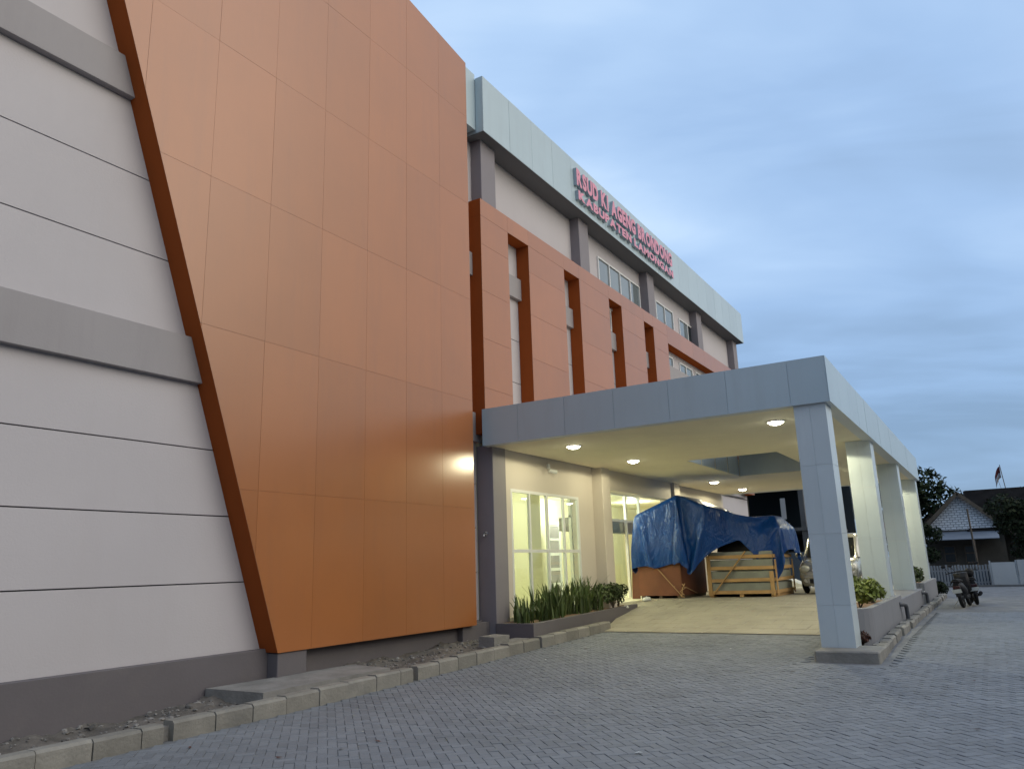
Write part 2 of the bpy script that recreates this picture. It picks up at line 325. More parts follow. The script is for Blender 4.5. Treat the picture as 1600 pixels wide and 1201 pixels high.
def thing(name, loc, label, cat, group=None):
    o = bpy.data.objects.new(name, None); COL.objects.link(o); o.location = loc; o.empty_display_size = .2
    return tag(o, label, cat, group)
def copy_tree(o, parent=None):
    c = o.copy(); COL.objects.link(c)
    if parent is not None: c.parent = parent
    for ch in list(o.children): copy_tree(ch, c)
    return c
def box(name, m, parent, *a, ch=0.0, mi=0): return MB().box(*a, ch=ch).build(name, m, parent, fix=False)
def smoothstep(t): t = min(1, max(0, t)); return t*t*(3-2*t)
def g(x):                                   # the yard climbs gently towards the entrance
    xs = (-60, 4.5, 8.4, 10.5, 13.25, 17.7, 600); zs = (-.235, -.225, -.18, -.14, -.07, .03, .03)
    return float(np.interp(x, xs, zs))

# ------------------------------------------------------------------ ground, paving
gm = MB(); xs_ = [-200, -20, 0, 4.5, 8.4, 10.5, 13.25, 17.7, 60, 200, 900]; ys_ = [-500, -60, 8.62, 60, 500]
vs = [(x, y, g(x)-.014) for x in xs_ for y in ys_]; ny = len(ys_)
fs = [(i*ny+j, (i+1)*ny+j, (i+1)*ny+j+1, i*ny+j+1) for i in range(len(xs_)-1) for j in range(ny-1)]
ground = gm.add(vs, fs).build('ground', M['sand'], fix=False); tag(ground, kind='structure')
B = 0.105; JG = 0.0022
def paver_shape(L_, W_, mb, T=None, seed=0):
    c = 0.0035; hL, hW = L_/2-JG, W_/2-JG
    ring = [(-hL,-hW),(hL,-hW),(hL,hW),(-hL,hW)]
    top = [(-hL+c,-hW+c,0),(hL-c,-hW+c,0),(hL-c,hW-c,0),(-hL+c,hW-c,0)]
    vs = top+[(x,y,-c) for x,y in ring]+[(x,y,-.04) for x,y in ring]
    fs = [(0,1,2,3)]+[(4+i,4+(i+1)%4,(i+1)%4,i) for i in range(4)]+[(8+i,8+(i+1)%4,4+(i+1)%4,4+i) for i in range(4)]
    if T is not None: vs = [T@Vector(p) for p in vs]
    mb.add(vs, fs)
ca = math.cos(math.radians(45)); f_ = 1202.; cand = []
nmax = int(40/B)
for iy in range(-nmax, nmax):
    for ix in range(-nmax, nmax):
        c = (ix-iy) % 4
        if c == 0: px, py, rot = (ix+1)*B, (iy+.5)*B, 0.0
        elif c == 3: px, py, rot = (ix+.5)*B, (iy+1)*B, math.pi/2
        else: continue
        x, y = ca*(px-py)+9, ca*(px+py)
        if x < 2.2 or y > 8.33 or y < -14: continue
        if x > 17.55 and y > 1.6: continue
        if x > 13.75 and 1.65 < y < 2.98: continue
        d = Vector((x, y, g(x)-1.6)); q = Rw.T@np.array(d[:])
        if q[2] < 0.5: continue
        u, v = f_*q[0]/q[2]/800, f_*q[1]/q[2]/600
        dist = d.length
        if dist > 25 or abs(u) > 1.9 or v > 2.0: continue
        cand.append((dist if abs(u) < 1 and v < 1 else dist+50, x, y, rot))
cand.sort()
pm = MB(); paver_shape(2*B, B, pm); pme = pm.mesh('paver', M['paver'])
rest = MB()
for k, (d_, x, y, rot) in enumerate(cand):
    dz = random.gauss(0, .0014); tx, ty = random.gauss(0, .006), random.gauss(0, .006)
    rz = rot+math.pi/4+random.gauss(0, .012)
    if k < 300:
        o = link('paver', pme, ground); o.location = (x, y, g(x)+dz); o.rotation_euler = (tx, ty, rz)
    else:
        T = Matrix.Translation((x, y, g(x)+dz))@Matrix.Rotation(rz, 4, 'Z')@Matrix.Rotation(tx, 4, 'X')@Matrix.Rotation(ty, 4, 'Y')
        paver_shape(2*B, B, rest, T)
tag(rest.build('paver', M['paver_i'], ground, fix=False), kind='stuff')

lit = MB()
for k in range(46):
    X, Y = random.uniform(4, 17), random.uniform(-4, 8.2); sz = random.uniform(.012, .04); a = random.uniform(0, 6.28); z = g(X)+.004
    q = [(X+sz*math.cos(a+t)*r1, Y+sz*math.sin(a+t)*r1, z+random.uniform(0, sz*.5)) for t, r1 in ((0, 1.4), (1.5, .5), (3.1, 1.2), (4.7, .6))]
    lit.add(q, [(0,1,2,3)], random.choice((0, 0, 1, 2)))
tag(lit.build('litter', [M['redleaf'], M['bag'], M['wood']], fix=False), 'scattered dry leaves and paper scraps on the paving', 'litter', kind='stuff')
# kerbs
def kerbstone(parent, x, length, y, w, h, tilt=0.0, gap=.006, side=-1):
    z = g(x+length/2); mb = MB(); r = .03
    prof = [(y, z-.08), (y+w, z-.08), (y+w, z+h-.012), (y+w-.012, z+h), (y+r, z+h), (y, z+h-r)] if side < 0 else \
           [(y-w, z-.08), (y, z-.08), (y, z+h-r), (y-r, z+h), (y-w+.012, z+h), (y-w, z+h-.012)]
    mb.prism(prof, 'x', x+gap, x+length-gap)
    o = mb.build('kerb_stone', M['kerb'], parent); return o
kerb = MB().box(2.0, 17.7, 8.50, 8.62, -.30, -.06).build('kerb', M['slab']); tag(kerb, kind='structure')
x = 2.2; gaps = [(5.93, 6.05), (10.43, 10.55), (14.6, 14.68)]
while x < 17.55:
    ln = .58+random.uniform(-.03, .03)
    for a, b in gaps:
        if x < a < x+ln+.12: ln = a-x
    kerbstone(kerb, x, ln, 8.40+random.gauss(0,.006), .20, .205+random.gauss(0,.006))
    x += ln
    for a, b in gaps:
        if abs(x-a) < 1e-6: x = b
kerb2 = MB().box(14.0, 33.2, 2.0, 2.12, -.1, .06).build('kerb', M['slab']); tag(kerb2, kind='structure')
x = 14.95
while x < 33.0:
    ln = .6+random.uniform(-.05, .05); kerbstone(kerb2, x, ln, 1.86+random.gauss(0,.012), .17, .14+random.gauss(0,.008)); x += ln
MB().box(13.93, 14.93, 1.84, 2.82, -.12, .115, ch=.02).build('kerb_stone', M['kerb'], kerb2)

# soil strip with rubble between kerb and wall
sb = MB(); nx, nyy = 150, 16; vs = []
for i in range(nx):
    for j in range(nyy):
        X = 1.5+13.2*i/(nx-1); Y = 8.59+1.45*j/(nyy-1)
        z = g(X)+.11+.09*(j/(nyy-1))*smoothstep((X-4)/8)-.06*(1-smoothstep((X-4)/5))+.022*math.sin(7*X+3*Y)+.03*math.sin(2.3*X-5*Y+1)+random.gauss(0,.012)
        vs.append((X,Y,z))
fs = [(i*nyy+j,(i+1)*nyy+j,(i+1)*nyy+j+1,i*nyy+j+1) for i in range(nx-1) for j in range(nyy-1)]
tag(sb.add(vs, fs, 0, True).build('soil', M['soil'], fix=False), kind='structure')
rb = MB(); ico = bmesh.new(); bmesh.ops.create_icosphere(ico, subdivisions=1, radius=1); ico.verts.index_update()
iv = np.array([v.co[:] for v in ico.verts]); ifc = [[v.index for v in f.verts] for f in ico.faces]; ico.free()
for k in range(1500):
    X = random.uniform(2.5, 14.5); Y = random.uniform(8.66, 9.83); r = abs(random.gauss(0,.014))+.008
    z = g(X)+.11+.09*((Y-8.59)/1.45)*smoothstep((X-4)/8)-.06*(1-smoothstep((X-4)/5))+.03*math.sin(2.3*X-5*Y+1)+.022*math.sin(7*X+3*Y)
    q = iv*np.array([r*random.uniform(.7,1.5), r*random.uniform(.7,1.3), r*random.uniform(.4,.9)])*(1+rng.normal(0,.14,(len(iv),1)))
    a = random.uniform(0,6.28); R2 = np.array([[math.cos(a),-math.sin(a),0],[math.sin(a),math.cos(a),0],[0,0,1]])
    rb.add(q@R2.T+np.array([X,Y,z+r*.25]), ifc)
tag(rb.build('gravel', M['gravel'], fix=False), 'loose gravel and rubble along the foot of the wall', 'gravel', kind='stuff')
# slab cover and loose stone block
sl = thing('concrete_slab', (8.6, 9.2, g(8.6)), 'flat concrete slab lying in the rubble at the foot of the orange panel', 'slab')
MB().hexa([(7.62,8.72,-.10),(10.2,8.70,-.08),(10.2,9.55,-.06),(7.55,9.83,-.10),(7.62,8.72,.065),(10.2,8.70,.08),(10.2,9.55,.10),(7.55,9.83,.075)]).build('slab_body', M['slab'], sl)
MB().box(7.75, 10.15, 8.75, 9.5, -.2, -.099).build('bedding', M['slab'], sl)
tag(MB().hexa([(13.35,8.72,.07),(13.95,8.74,.07),(13.95,9.12,.07),(13.35,9.10,.07),(13.35,8.72,.27),(13.95,8.74,.27),(13.93,9.10,.28),(13.36,9.08,.28)]).build('stone_block', M['slab']),
    'pale speckled concrete block lying beside the kerb by the planter', 'block')
tag(MB().hexa([(13.9,8.66,.08),(14.6,8.66,.1),(14.6,9.0,.1),(13.9,9.0,.08),(13.9,8.66,.13),(14.6,8.66,.15),(14.6,9.0,.15),(13.9,9.0,.13)]).build('paving_flag', M['slab']),
    'thin loose concrete flag lying against the planter front', 'slab')

# ------------------------------------------------------------------ hospital building
hosp = thing('hospital_building', (16, 12, 0), 'long four storey pale mauve hospital building with orange cladding and grey roof fascia', 'building')
core = MB()
core.box(-14, 14.72, 10.035, 26, -.4, 13.6).box(14.72, 38.0, 10.035, 26, 4.75, 13.6).box(33.0, 38.0, 10.035, 26, -.2, 4.75)
core.build('wall_core', M['groove'], hosp)
rows = [(.50,1.509),(1.527,2.493),(2.511,3.479),(3.497,4.455),(5.135,6.239),(6.257,7.389),(7.407,8.53),(9.125,13.55)]
for z0, z1 in rows:
    box('wall_strip', M['plaster'], hosp, -14, 14.70, 9.99, 10.036, z0, z1)
for z0, z1 in rows[4:]:
    box('wall_strip', M['plaster'], hosp, 14.70, 38.0, 9.992, 10.036, z0 if z0 > 5 else 5.0, z1)
for z0, z1 in ((.3, 1.7), (1.72, 3.1), (3.12, 4.40), (4.43, 5.9)):
    box('wall_strip', M['plaster'], hosp, 33.0, 38.0, 9.99, 10.036, z0, z1)
for z0, z1 in ((4.455, 5.135), (8.53, 9.125)):
    box('band', M['band'], hosp, -14, 37.2, 9.87, 10.03, z0, z1, ch=.006)
box('plinth', M['plinth'], hosp, -14, 14.66, 9.86, 10.034, -.45, .50, ch=.01)
box('plinth', M['plinth'], hosp, 8.67, 9.27, 9.63, 9.861, -.3, .435, ch=.01)
box('plinth', M['plinth'], hosp, 13.7, 14.72, 9.72, 9.861, -.2, .47, ch=.008)
# orange tower
XL = lambda z: 8.64-(z-.44)*(3.32/9.35)          # slanted left edge
XR, YF = 14.045, 9.6
ztop = lambda X: 13.99+.14*(XR-X)
tower = MB().prism([(XL(.44),.445),(XR,.445),(XR,ztop(XR)-.002),(XL(15.2),15.2)], 'y', YF+.007, 9.99); tower.mi[0] = 1; tower = tower.build('tower_cladding', [M['orange_ret'], M['orange_gap']], hosp)
gx = [XR-1.183*k for k in range(0, 12)]; gz = [.44,2.88,5.29,7.70,10.13,12.46,14.9,17]
gx = [14.045,12.90,11.715,10.53,9.325,8.13,6.94,5.75,4.56,3.37,2.2]
def clip(poly, fn):
    outp = []
    for i in range(len(poly)):
        a, b = poly[i], poly[(i+1)%len(poly)]; fa, fb = fn(a), fn(b)
        if fa >= 0: outp.append(a)
        if (fa >= 0) != (fb >= 0):
            t = fa/(fa-fb); outp.append((a[0]+(b[0]-a[0])*t, a[1]+(b[1]-a[1])*t))
    return outp
for i in range(len(gx)-1):
    for j in range(len(gz)-1):
        e = .0019
        p = [(gx[i+1]+e, gz[j]+e), (gx[i]-e, gz[j]+e), (gx[i]-e, gz[j+1]-e), (gx[i+1]+e, gz[j+1]-e)]
        p = clip(p, lambda q: q[0]-XL(q[1])-.002)
        if len(p) > 2: p = clip(p, lambda q: ztop(q[0])-q[1])
        if len(p) < 3: continue
        area = abs(sum(p[k][0]*p[(k+1)%len(p)][1]-p[(k+1)%len(p)][0]*p[k][1] for k in range(len(p))))/2
        if area < .01: continue
        MB().prism(p, 'y', YF+random.gauss(0,.0006), YF+.006).build('panel', M['orange'], tower)
# slotted orange cladding
piers = [(14.56,15.82),(16.87,18.92),(19.91,22.04),(23.06,25.03),(25.95,27.4),(36.6,38.0)]
slot = MB()
for a, b in piers: slot.box(a, b, 9.612, 9.985, 4.62, 10.05)
slot.box(14.56, 38.0, 9.612, 9.985, 10.052, 10.5); slot.box(27.4, 36.6, 9.612, 9.985, 9.78, 10.05)
slotted = slot.build('slotted_cladding', M['orange_ret'], hosp)
zz = [4.62,5.7,6.9,8.1,9.3,10.05]
for a, b in piers:
    for k in range(5): box('panel', M['orange'], slotted, a+.001, b-.001, YF+random.gauss(0,.0008), 9.6115, zz[k]+.003, zz[k+1]-.003)
xx = [14.56,15.82,16.87,18.92,19.91,22.04,23.06,25.03,25.95,27.4,28.9,30.4,31.9,33.4,34.9,36.6,38.0]
for a, b in zip(xx, xx[1:]):
    box('panel', M['orange'], slotted, a+.002, b-.002, YF+random.gauss(0,.0008), 9.6115, (10.053 if b < 27.5 or a > 36 else 9.782), 10.497)
# windows in the building front
def window(parent, x0, x1, z0, z1, y, n, dark=None, rows=1, fw=.05, glassm='darkglass'):
    fr = MB(); fr.box(x0, x1, y-.045, y+.02, z1-fw, z1).box(x0, x1, y-.045, y+.02, z0, z0+fw).box(x0, x0+fw, y-.044, y+.02, z0+fw, z1-fw).box(x1-fw, x1, y-.044, y+.02, z0+fw, z1-fw)
    w = (x1-x0)/n
    for i in range(1, n): fr.box(x0+w*i-fw/2, x0+w*i+fw/2, y-.043, y+.02, z0+fw, z1-fw)
    hz = (z1-z0)/rows
    for r in range(1, rows): fr.box(x0+fw, x1-fw, y-.041, y+.02, z0+hz*r-fw/2, z0+hz*r+fw/2)
    f = fr.build('window', M['white'], parent)
    for i in range(n):
        for r in range(rows):
            box('pane', M['openglass'] if dark and i in dark else M[glassm], f, x0+w*i+fw/2+.003, x0+w*(i+1)-fw/2-.003, y-.006, y+.006, z0+hz*r+fw/2+.003, z0+hz*(r+1)-fw/2-.003)
    return f
window(hosp, 22.15, 25.75, 9.95, 11.65, 9.985, 4)
window(hosp, 27.35, 29.3, 9.95, 11.6, 9.985, 2)
window(hosp, 30.0, 32.1, 9.95, 11.55, 9.985, 2, dark=[1])
for a in (27.9, 29.6, 31.6, 33.6): window(hosp, a, a+(.95 if a < 28 else 1.6), 8.05, 9.55, 9.985, 1 if a < 28 else 2, dark=[0] if a > 30 else None)
window(hosp, 22.1, 22.95, 9.2, 9.95, 9.985, 1); window(hosp, 25.1, 25.8, 9.2, 9.95, 9.985, 1)
for a in (14.76, 20.25, 25.9, 31.55, 37.1):
    box('pilaster', M['pilaster'], hosp, a, a+.66, 9.68, 10.02, 10.3, 12.23, ch=.008)
# roof fascia
fas = MB(); fas.box(14.47, 38.08, 9.392, 10.6, 12.24, 13.77); fas.box(14.056, 14.452, 9.625, 10.6, 12.32, 13.9)
fascia = fas.build('roof_fascia', M['grey_acp'], hosp)
box('soffit', M['soffit'], hosp, 14.475, 38.07, 9.40, 9.99, 12.225, 12.238)
fx = [14.46]+[15.72+1.185*k for k in range(0, 19)]+[38.09]
for a, b in zip(fx, fx[1:]):
    box('panel', M['grey_acp'], fascia, a+.004, b-.004, 9.38+random.gauss(0,.0008), 9.391, 12.23, 13.78)
box('panel', M['grey_acp'], fascia, 14.454, 14.468, 9.385, 9.60, 12.23, 13.78)
box('panel', M['grey_acp'], fascia, 14.055, 14.452, 9.613, 9.624, 12.31, 13.9)
# ground floor front under the canopy
pw = MB(); Yp = 9.70
pw.box(15.3, 15.72, Yp, 9.92, .2, 4.36).box(15.72, 19.3, Yp, 9.92, 3.44, 4.36).box(15.72, 19.3, Yp, 9.92, .2, .52).box(19.3, 20.22, Yp, 9.92, .2, 4.36)
pw.build('porch_wall', M['porch'], hosp)
box('porch_wall', M['porch'], hosp, 26.75, 33.0, Yp, 9.92, .2, 4.36)
box('corner_pier', M['pilaster'], hosp, 14.74, 15.298, 9.55, 10.0, -.1, 4.36, ch=.008)
for a in (20.22, 26.2):
    box('corner_pier', M['porch'], hosp, a, a+.55, 9.38, 9.95, .3, 4.36, ch=.008)
box('entrance_beam', M['porch'], hosp, 20.77, 26.2, 9.5, 9.9, 3.74, 4.36)
lob = MB()
lob.box(14.8, 32.8, 13.6, 13.75, .3, 4.6).box(14.75, 14.9, 9.93, 13.6, .3, 4.6).box(32.7, 32.85, 9.93, 13.6, .3, 4.6)
lob.build('lobby_wall', M['cream'], hosp)
box('lobby_ceiling', M['cream'], hosp, 14.8, 32.8, 9.93, 13.7, 3.96, 4.1); box('lobby_floor', M['cream'], hosp, 14.8, 32.8, 9.6, 13.7, .38, .499)
box('lobby_pillar', M['cream'], hosp, 19.35, 19.95, 11.3, 11.9, .5, 3.96)
lw = window(hosp, 15.72, 19.3, .52, 3.44, 9.74, 4, rows=2, fw=.075, glassm='glass')
# entrance glazing behind the beam
ef = MB(); ef.box(20.77, 26.2, 10.72, 10.80, 3.0, 3.07).box(20.77, 26.2, 10.72, 10.80, 3.88, 3.955)
for a in (20.77, 22.1, 23.5, 24.9, 26.12): ef.box(a, a+.08, 10.715, 10.805, .5, 3.9)
ef = ef.build('entrance_glazing', M['white'], hosp)
for a in (20.77, 22.1, 23.5, 24.9):
    box('pane', M['glass'], ef, a+.09, a+1.31, 10.755, 10.765, 3.075, 3.875)
box('entrance_header', M['band'], hosp, 20.9, 26.1, 10.83, 11.2, 2.62, 3.02)
for a in (20.9, 23.55): box('pane', M['glass'], ef, a, a+1.15, 10.75, 10.76, .52, 2.98)
# tall louvred frame seen through the window
lf = thing('louvred_frame', (23.4, 13.2, .5), 'tall white frame with five grey louvred panels inside the lobby window', 'frame')
MB().box(23.45, 23.55, 13.0, 13.1, .5, 3.1).box(24.25, 24.35, 13.0, 13.1, .5, 3.1).box(23.55, 24.25, 13.0, 13.1, 3.0, 3.1).build('frame', M['white'], lf)
for k in range(5):
    box('louvre_panel', M['band'], lf, 23.56, 24.24, 13.03, 13.08, .55+k*.5, .95+k*.5)
    box('rail', M['white'], lf, 23.551, 24.249, 13.02, 13.09, .951+k*.5, 1.045+k*.5)
for k, (a, b) in enumerate(((17.2, 11.6), (21.9, 12.6), (24.6, 12.4), (22.4, 11.2), (28.5, 12))):
    t = thing('lobby_lamp', (a, b, 3.95), ['round ceiling lamp lit inside the lobby near its front window', 'round ceiling lamp lit deep inside the lobby beyond the window', 'round ceiling lamp lit at the back of the lobby by the louvred frame',
        'round ceiling lamp lit just inside the entrance glazing', 'round ceiling lamp lit in the lobby behind the tarpaulin'][k], 'ceiling lamp', 'ceiling lamps inside the lobby')
    MB().disc((a, b, 3.945), .17, h=.03).build('diffuser', M['lamp_in'], t); MB().torus((a, b, 3.945), .185, .018, 'z').build('rim', M['white'], t)
    ld = bpy.data.lights.new('lobby_light', 'POINT'); ld.energy = 108; ld.color = (1.0, 0.97, 0.80); ld.shadow_soft_size = .15
    lo = bpy.data.objects.new('lobby_light', ld); COL.objects.link(lo); lo.location = (0, 0, -.25); lo.parent = t
# small fittings
cc = thing('wall_camera', (17.6, 9.7, 4.1), 'small white security camera on the porch wall under the canopy', 'camera')
MB().box(17.55, 17.65, 9.64, 9.70, 4.08, 4.2).build('bracket', M['white'], cc); MB().tube([(17.6,9.66,4.08),(17.6,9.55,4.02)], .02).build('arm', M['white'], cc)
MB().tube([(17.5,9.6,4.02),(17.68,9.48,3.98)], .055, 12).build('body', M['white'], cc)
fc = thing('wall_tap', (14.74, 9.76, 2.3), 'small grey pipe stub sticking out of the dark pier', 'pipe stub')
MB().tube([(14.74,9.76,2.37),(14.66,9.76,2.37),(14.62,9.76,2.30)], .022).build('stub', M['chrome'], fc); MB().disc((14.735,9.76,2.37), .04, 'x', .012).build('flange', M['chrome'], fc)

# ------------------------------------------------------------------ sign letters
sg = thing('building_sign', (23.6, 9.37, 12.9), 'two lines of raised red letters on the grey roof fascia', 'sign')
def glyph(ch):
    cu = bpy.data.curves.new('g', 'FONT'); cu.body = ch; cu.size = 1; cu.offset = .052; cu.extrude = .5; cu.resolution_u = 3
    o = bpy.data.objects.new('g', cu); COL.objects.link(o); bpy.context.view_layer.update()
    me = bpy.data.meshes.new_from_object(o.evaluated_get(bpy.context.evaluated_depsgraph_get()))
    COL.objects.unlink(o); bpy.data.objects.remove(o); return me
GL = {}
def signline(text, x0, x1, z0, z1, y0=9.27, y1=9.375):
    items = []; cur = 0
    for ch in text:
        if ch == ' ': cur += .34; continue
        if ch not in GL: GL[ch] = glyph(ch)
        co = np.zeros(len(GL[ch].vertices)*3); GL[ch].vertices.foreach_get('co', co); co = co.reshape(-1,3)
        items.append((ch, cur, co)); cur += co[:,0].max()-co[:,0].min()+.065
    tot = cur-.065; sx = (x1-x0)/tot
    for ch, c0, co in items:
        me = GL[ch].copy(); me.name = 'letter'; q = co.copy(); lo, hi = co[:,1].min(), co[:,1].max()
        p = np.stack([x0+(c0+q[:,0]-q[:,0].min())*sx, np.where(q[:,2] > 0, y0, y1), z0+(q[:,1]-lo)/(hi-lo)*(z1-z0)], 1)
        me.vertices.foreach_set('co', p.ravel()); me.materials.clear(); me.materials.append(M['signside']); me.materials.append(M['pink'])
        me.update()
        bm = bmesh.new(); bm.from_mesh(me); bmesh.ops.remove_doubles(bm, verts=bm.verts[:], dist=1e-5); bmesh.ops.recalc_face_normals(bm, faces=bm.faces[:])
        for f in bm.faces: f.material_index = 1 if all(v.co.y < y0+.01 for v in f.verts) else 0; f.smooth = False
        bm.to_mesh(me); bm.free(); link('letter', me, sg)
signline('RSUD KI AGENG BRONDONG', 19.45, 27.72, 12.89, 13.46)
signline('KABUPATEN LAMONGAN', 19.52, 27.75, 12.44, 12.745)

# ------------------------------------------------------------------ entrance canopy
CX0, CX1, CY0, CY1, ZB, ZT, ZCL = 14.4, 32.9, 2.15, 9.59, 4.30, 5.145, 4.325
can = thing('entrance_canopy', (23, 6, 0), 'flat grey panelled drop-off canopy on four square columns', 'canopy')
OX0, OX1, OY0, OY1 = 20.7, 25.95, 4.55, 7.0
fr = MB()
fr.box(CX0+.012, CX0+.25, CY0+.012, CY1, ZB+.004, ZT-.004).box(CX1-.25, CX1-.012, CY0+.012, CY1, ZB+.004, ZT-.004).box(CX0+.25, CX1-.25, CY0+.012, CY0+.25, ZB+.004, ZT-.004)
cf = fr.build('edge_beam', M['acp_gap'], can)
cl_ = MB(); z0, z1 = ZCL, ZT-.25
cl_.box(CX0+.25, OX0, CY0+.25, CY1, z0, z1).box(OX1, CX1-.25, CY0+.25, CY1, z0, z1).box(OX0, OX1, CY0+.25, OY0, z0, z1).box(OX0, OX1, OY1, CY1, z0, z1)
cl_.build('ceiling', M['ceiling'], can)
yj = [CY0, 2.82, 3.97, 5.13, 6.32, 7.47, 8.64, CY1]
for a, b in zip(yj, yj[1:]):
    box('panel', M['grey_acp'], cf, CX0+random.gauss(0,.001), CX0+.0115, a+.004+(.012 if a == CY0 else 0), b-.004, ZB, ZT)
    box('panel', M['grey_acp'], cf, CX1-.0115, CX1, a+.004+(.012 if a == CY0 else 0), b-.004, ZB, ZT)
xj = [CX0]+[15.6+1.2*k for k in range(0, 15)]+[CX1]
xj[-2] = 32.3
for a, b in zip(xj, xj[1:]): box('panel', M['grey_acp'], cf, a+.004, b-.004, CY0+random.gauss(0,.001), CY0+.0115, ZB, ZT)
# roof light shaft
sh = MB().box(OX0-.02, OX1+.02, OY0-.03, OY0-.002, z1-.02, z1+.5).build('roof_light', M['grey_acp'], can)
for k in range(4): box('shaft_panel', M['white_acp'], sh, OX0+.05+k*1.32, OX0+1.22+k*1.32, OY1-.03, OY1-.005, z0+.01, z1+.5-.02*k)
box('shaft_panel', M['white_acp'], sh, OX1-.03, OX1-.005, OY0, OY1-.04, z0+.01, z1+.12)
box('shaft_panel', M['white_acp'], sh, OX0+.005, OX0+.03, OY0, OY1-.04, z0+.01, z1+.12)
box('roof_sheet', M['plinth'], sh, OX0+1.0, OX1+.8, OY0-.4, OY1+.5, z1+.52, z1+.57)
cols = [(14.47,.60),(20.18,.62),(26.0,.65),(32.2,.65)]
for k, (a, w) in enumerate(cols):
    zb = .10 if k == 0 else .3
    c = box('column', M['acp_gap'], can, a+.012, a+w-.012, 2.262, 2.788, zb, 4.32)
    zs = [zb, .8, 2.0, 3.2, 4.323]
    for z_a, z_b in zip(zs, zs[1:]):
        e = .0025
        box('panel', M['white_acp'], c, a+.006, a+.0115, 2.2505, 2.525-e, z_a+e, z_b-e); box('panel', M['white_acp'], c, a+.006, a+.0115, 2.525+e, 2.7995, z_a+e, z_b-e)
        box('panel', M['white_acp'], c, a+.0125, a+w-.0125, 2.25, 2.2615, z_a+e, z_b-e); box('panel', M['white_acp'], c, a+.0125, a+w-.0125, 2.7885, 2.80, z_a+e, z_b-e)
        box('panel', M['white_acp'], c, a+w-.0115, a+w, 2.2505, 2.7995, z_a+e, z_b-e)
for (a, b) in ((16.0,8.1),(19.5,8.08),(27.03,8.19),(30.7,8.2),(16.0,3.47),(19.35,3.5),(27.0,3.5),(30.9,3.5)):
    dl = MB().torus((a, b, ZCL-.006), .17, .02, 'z', 24).build('downlight', M['white'], can)
    MB().ball((a, b, ZCL-.002), .155, .155, .075, 20, 10).build('diffuser', M['lamp'], dl)
    ld = bpy.data.lights.new('downlight_lamp', 'SPOT'); ld.energy = 104 if b > 6 else 122; ld.spot_size = math.radians(178 if b > 6 else 160); ld.spot_blend = .10; ld.color = (1.0, 0.92, 0.60); ld.shadow_soft_size = .07
    lo = bpy.data.objects.new('downlight_lamp', ld); COL.objects.link(lo); lo.location = (a-23, b-6, ZCL-.10); lo.parent = can

# ------------------------------------------------------------------ ramp, floor, planters
rp = MB(); nX = 40; nY = 30; vs = []
for i in range(nX):
    X = 17.72+15.3*i/(nX-1)
    yl = 8.5 if X < 17.9 else min(9.66, 8.5+(X-17.9)*.26)
    for j in range(nY):
        Y = 2.86+(yl-2.86)*j/(nY-1); z = .03+.47*smoothstep((X-17.6)/5.9)*.35+.47*.65*min(1, max(0, (X-17.72)/5.7)); vs.append((X, Y, min(z, .5)))
fs = [(i*nY+j,(i+1)*nY+j,(i+1)*nY+j+1,i*nY+j+1) for i in range(nX-1) for j in range(nY-1)]
ramp = rp.add(vs, fs, 0, True); ramp.add([(33.02,2.86,.5),(38.5,2.86,.05),(38.5,9.66,.05),(33.02,9.66,.5)], [(0,1,2,3)])
ramp = ramp.build('driveway', M['floor'], fix=False); tag(ramp, kind='structure')
def rz(X): return min(.5, .03+.47*smoothstep((X-17.6)/5.9)*.35+.47*.65*min(1, max(0, (X-17.72)/5.7)))
# stamped slabs of the ramp, each proud of its joint
Xs = [17.76+.62*k for k in range(0, 11)]
for i in range(len(Xs)-1):
    yl = 8.42 if Xs[i] < 17.9 else min(9.5, 8.38+(Xs[i]-17.9)*.26); n = 9; off = (i%2)*.31
    ys2 = [2.88]+[2.88+off+.62*k for k in range(1 if off < .1 else 0, 12) if 2.88+off+.62*k < yl-.2 and 2.88+off+.62*k > 2.95]+[yl]
    for a, b in zip(ys2, ys2[1:]):
        e = .006; h = .009+random.uniform(0,.005); x0, x1 = Xs[i]+e, Xs[i+1]-e; c = .014
        q = [(x0,a+e),(x1,a+e),(x1,b-e),(x0,b-e)]; qi = [(x0+c,a+e+c),(x1-c,a+e+c),(x1-c,b-e-c),(x0+c,b-e-c)]
        t1, t2, t3, t4 = [random.uniform(-.003,.003) for _ in range(4)]
        MB().add([(x,y,rz(x)-.004) for x,y in q]+[(x,y,rz(x)+h+t) for (x,y),t in zip(qi,(t1,t2,t3,t4))], [(4,5,6,7)]+[(k,(k+1)%4,4+(k+1)%4,4+k) for k in range(4)]).build('floor_slab', M['floor'], ramp)
pl = thing('planter', (17.5, 9.1, 0), 'low dark grey planter bed below the porch window', 'planter')
MB().hexa([(14.7,8.60,-.1),(14.86,8.60,-.1),(14.86,9.69,-.1),(14.7,9.54,-.1),(14.7,8.60,.425),(14.86,8.60,.425),(14.86,9.69,.425),(14.7,9.54,.425)]).build('planter_wall', M['plinth'], pl)
MB().hexa([(14.861,8.60,-.1),(21.6,9.12,.0),(21.6,9.25,.0),(14.861,8.74,-.1),(14.861,8.60,.425),(21.6,9.12,.46),(21.6,9.25,.46),(14.861,8.74,.425)]).build('planter_wall', M['plinth'], pl)
MB().hexa([(14.862,8.745,0),(21.6,9.255,0),(21.6,9.69,0),(14.862,9.69,0),(14.862,8.745,.40),(21.6,9.255,.43),(21.6,9.69,.44),(14.862,9.69,.42)]).build('soil', M['redsoil'], pl)
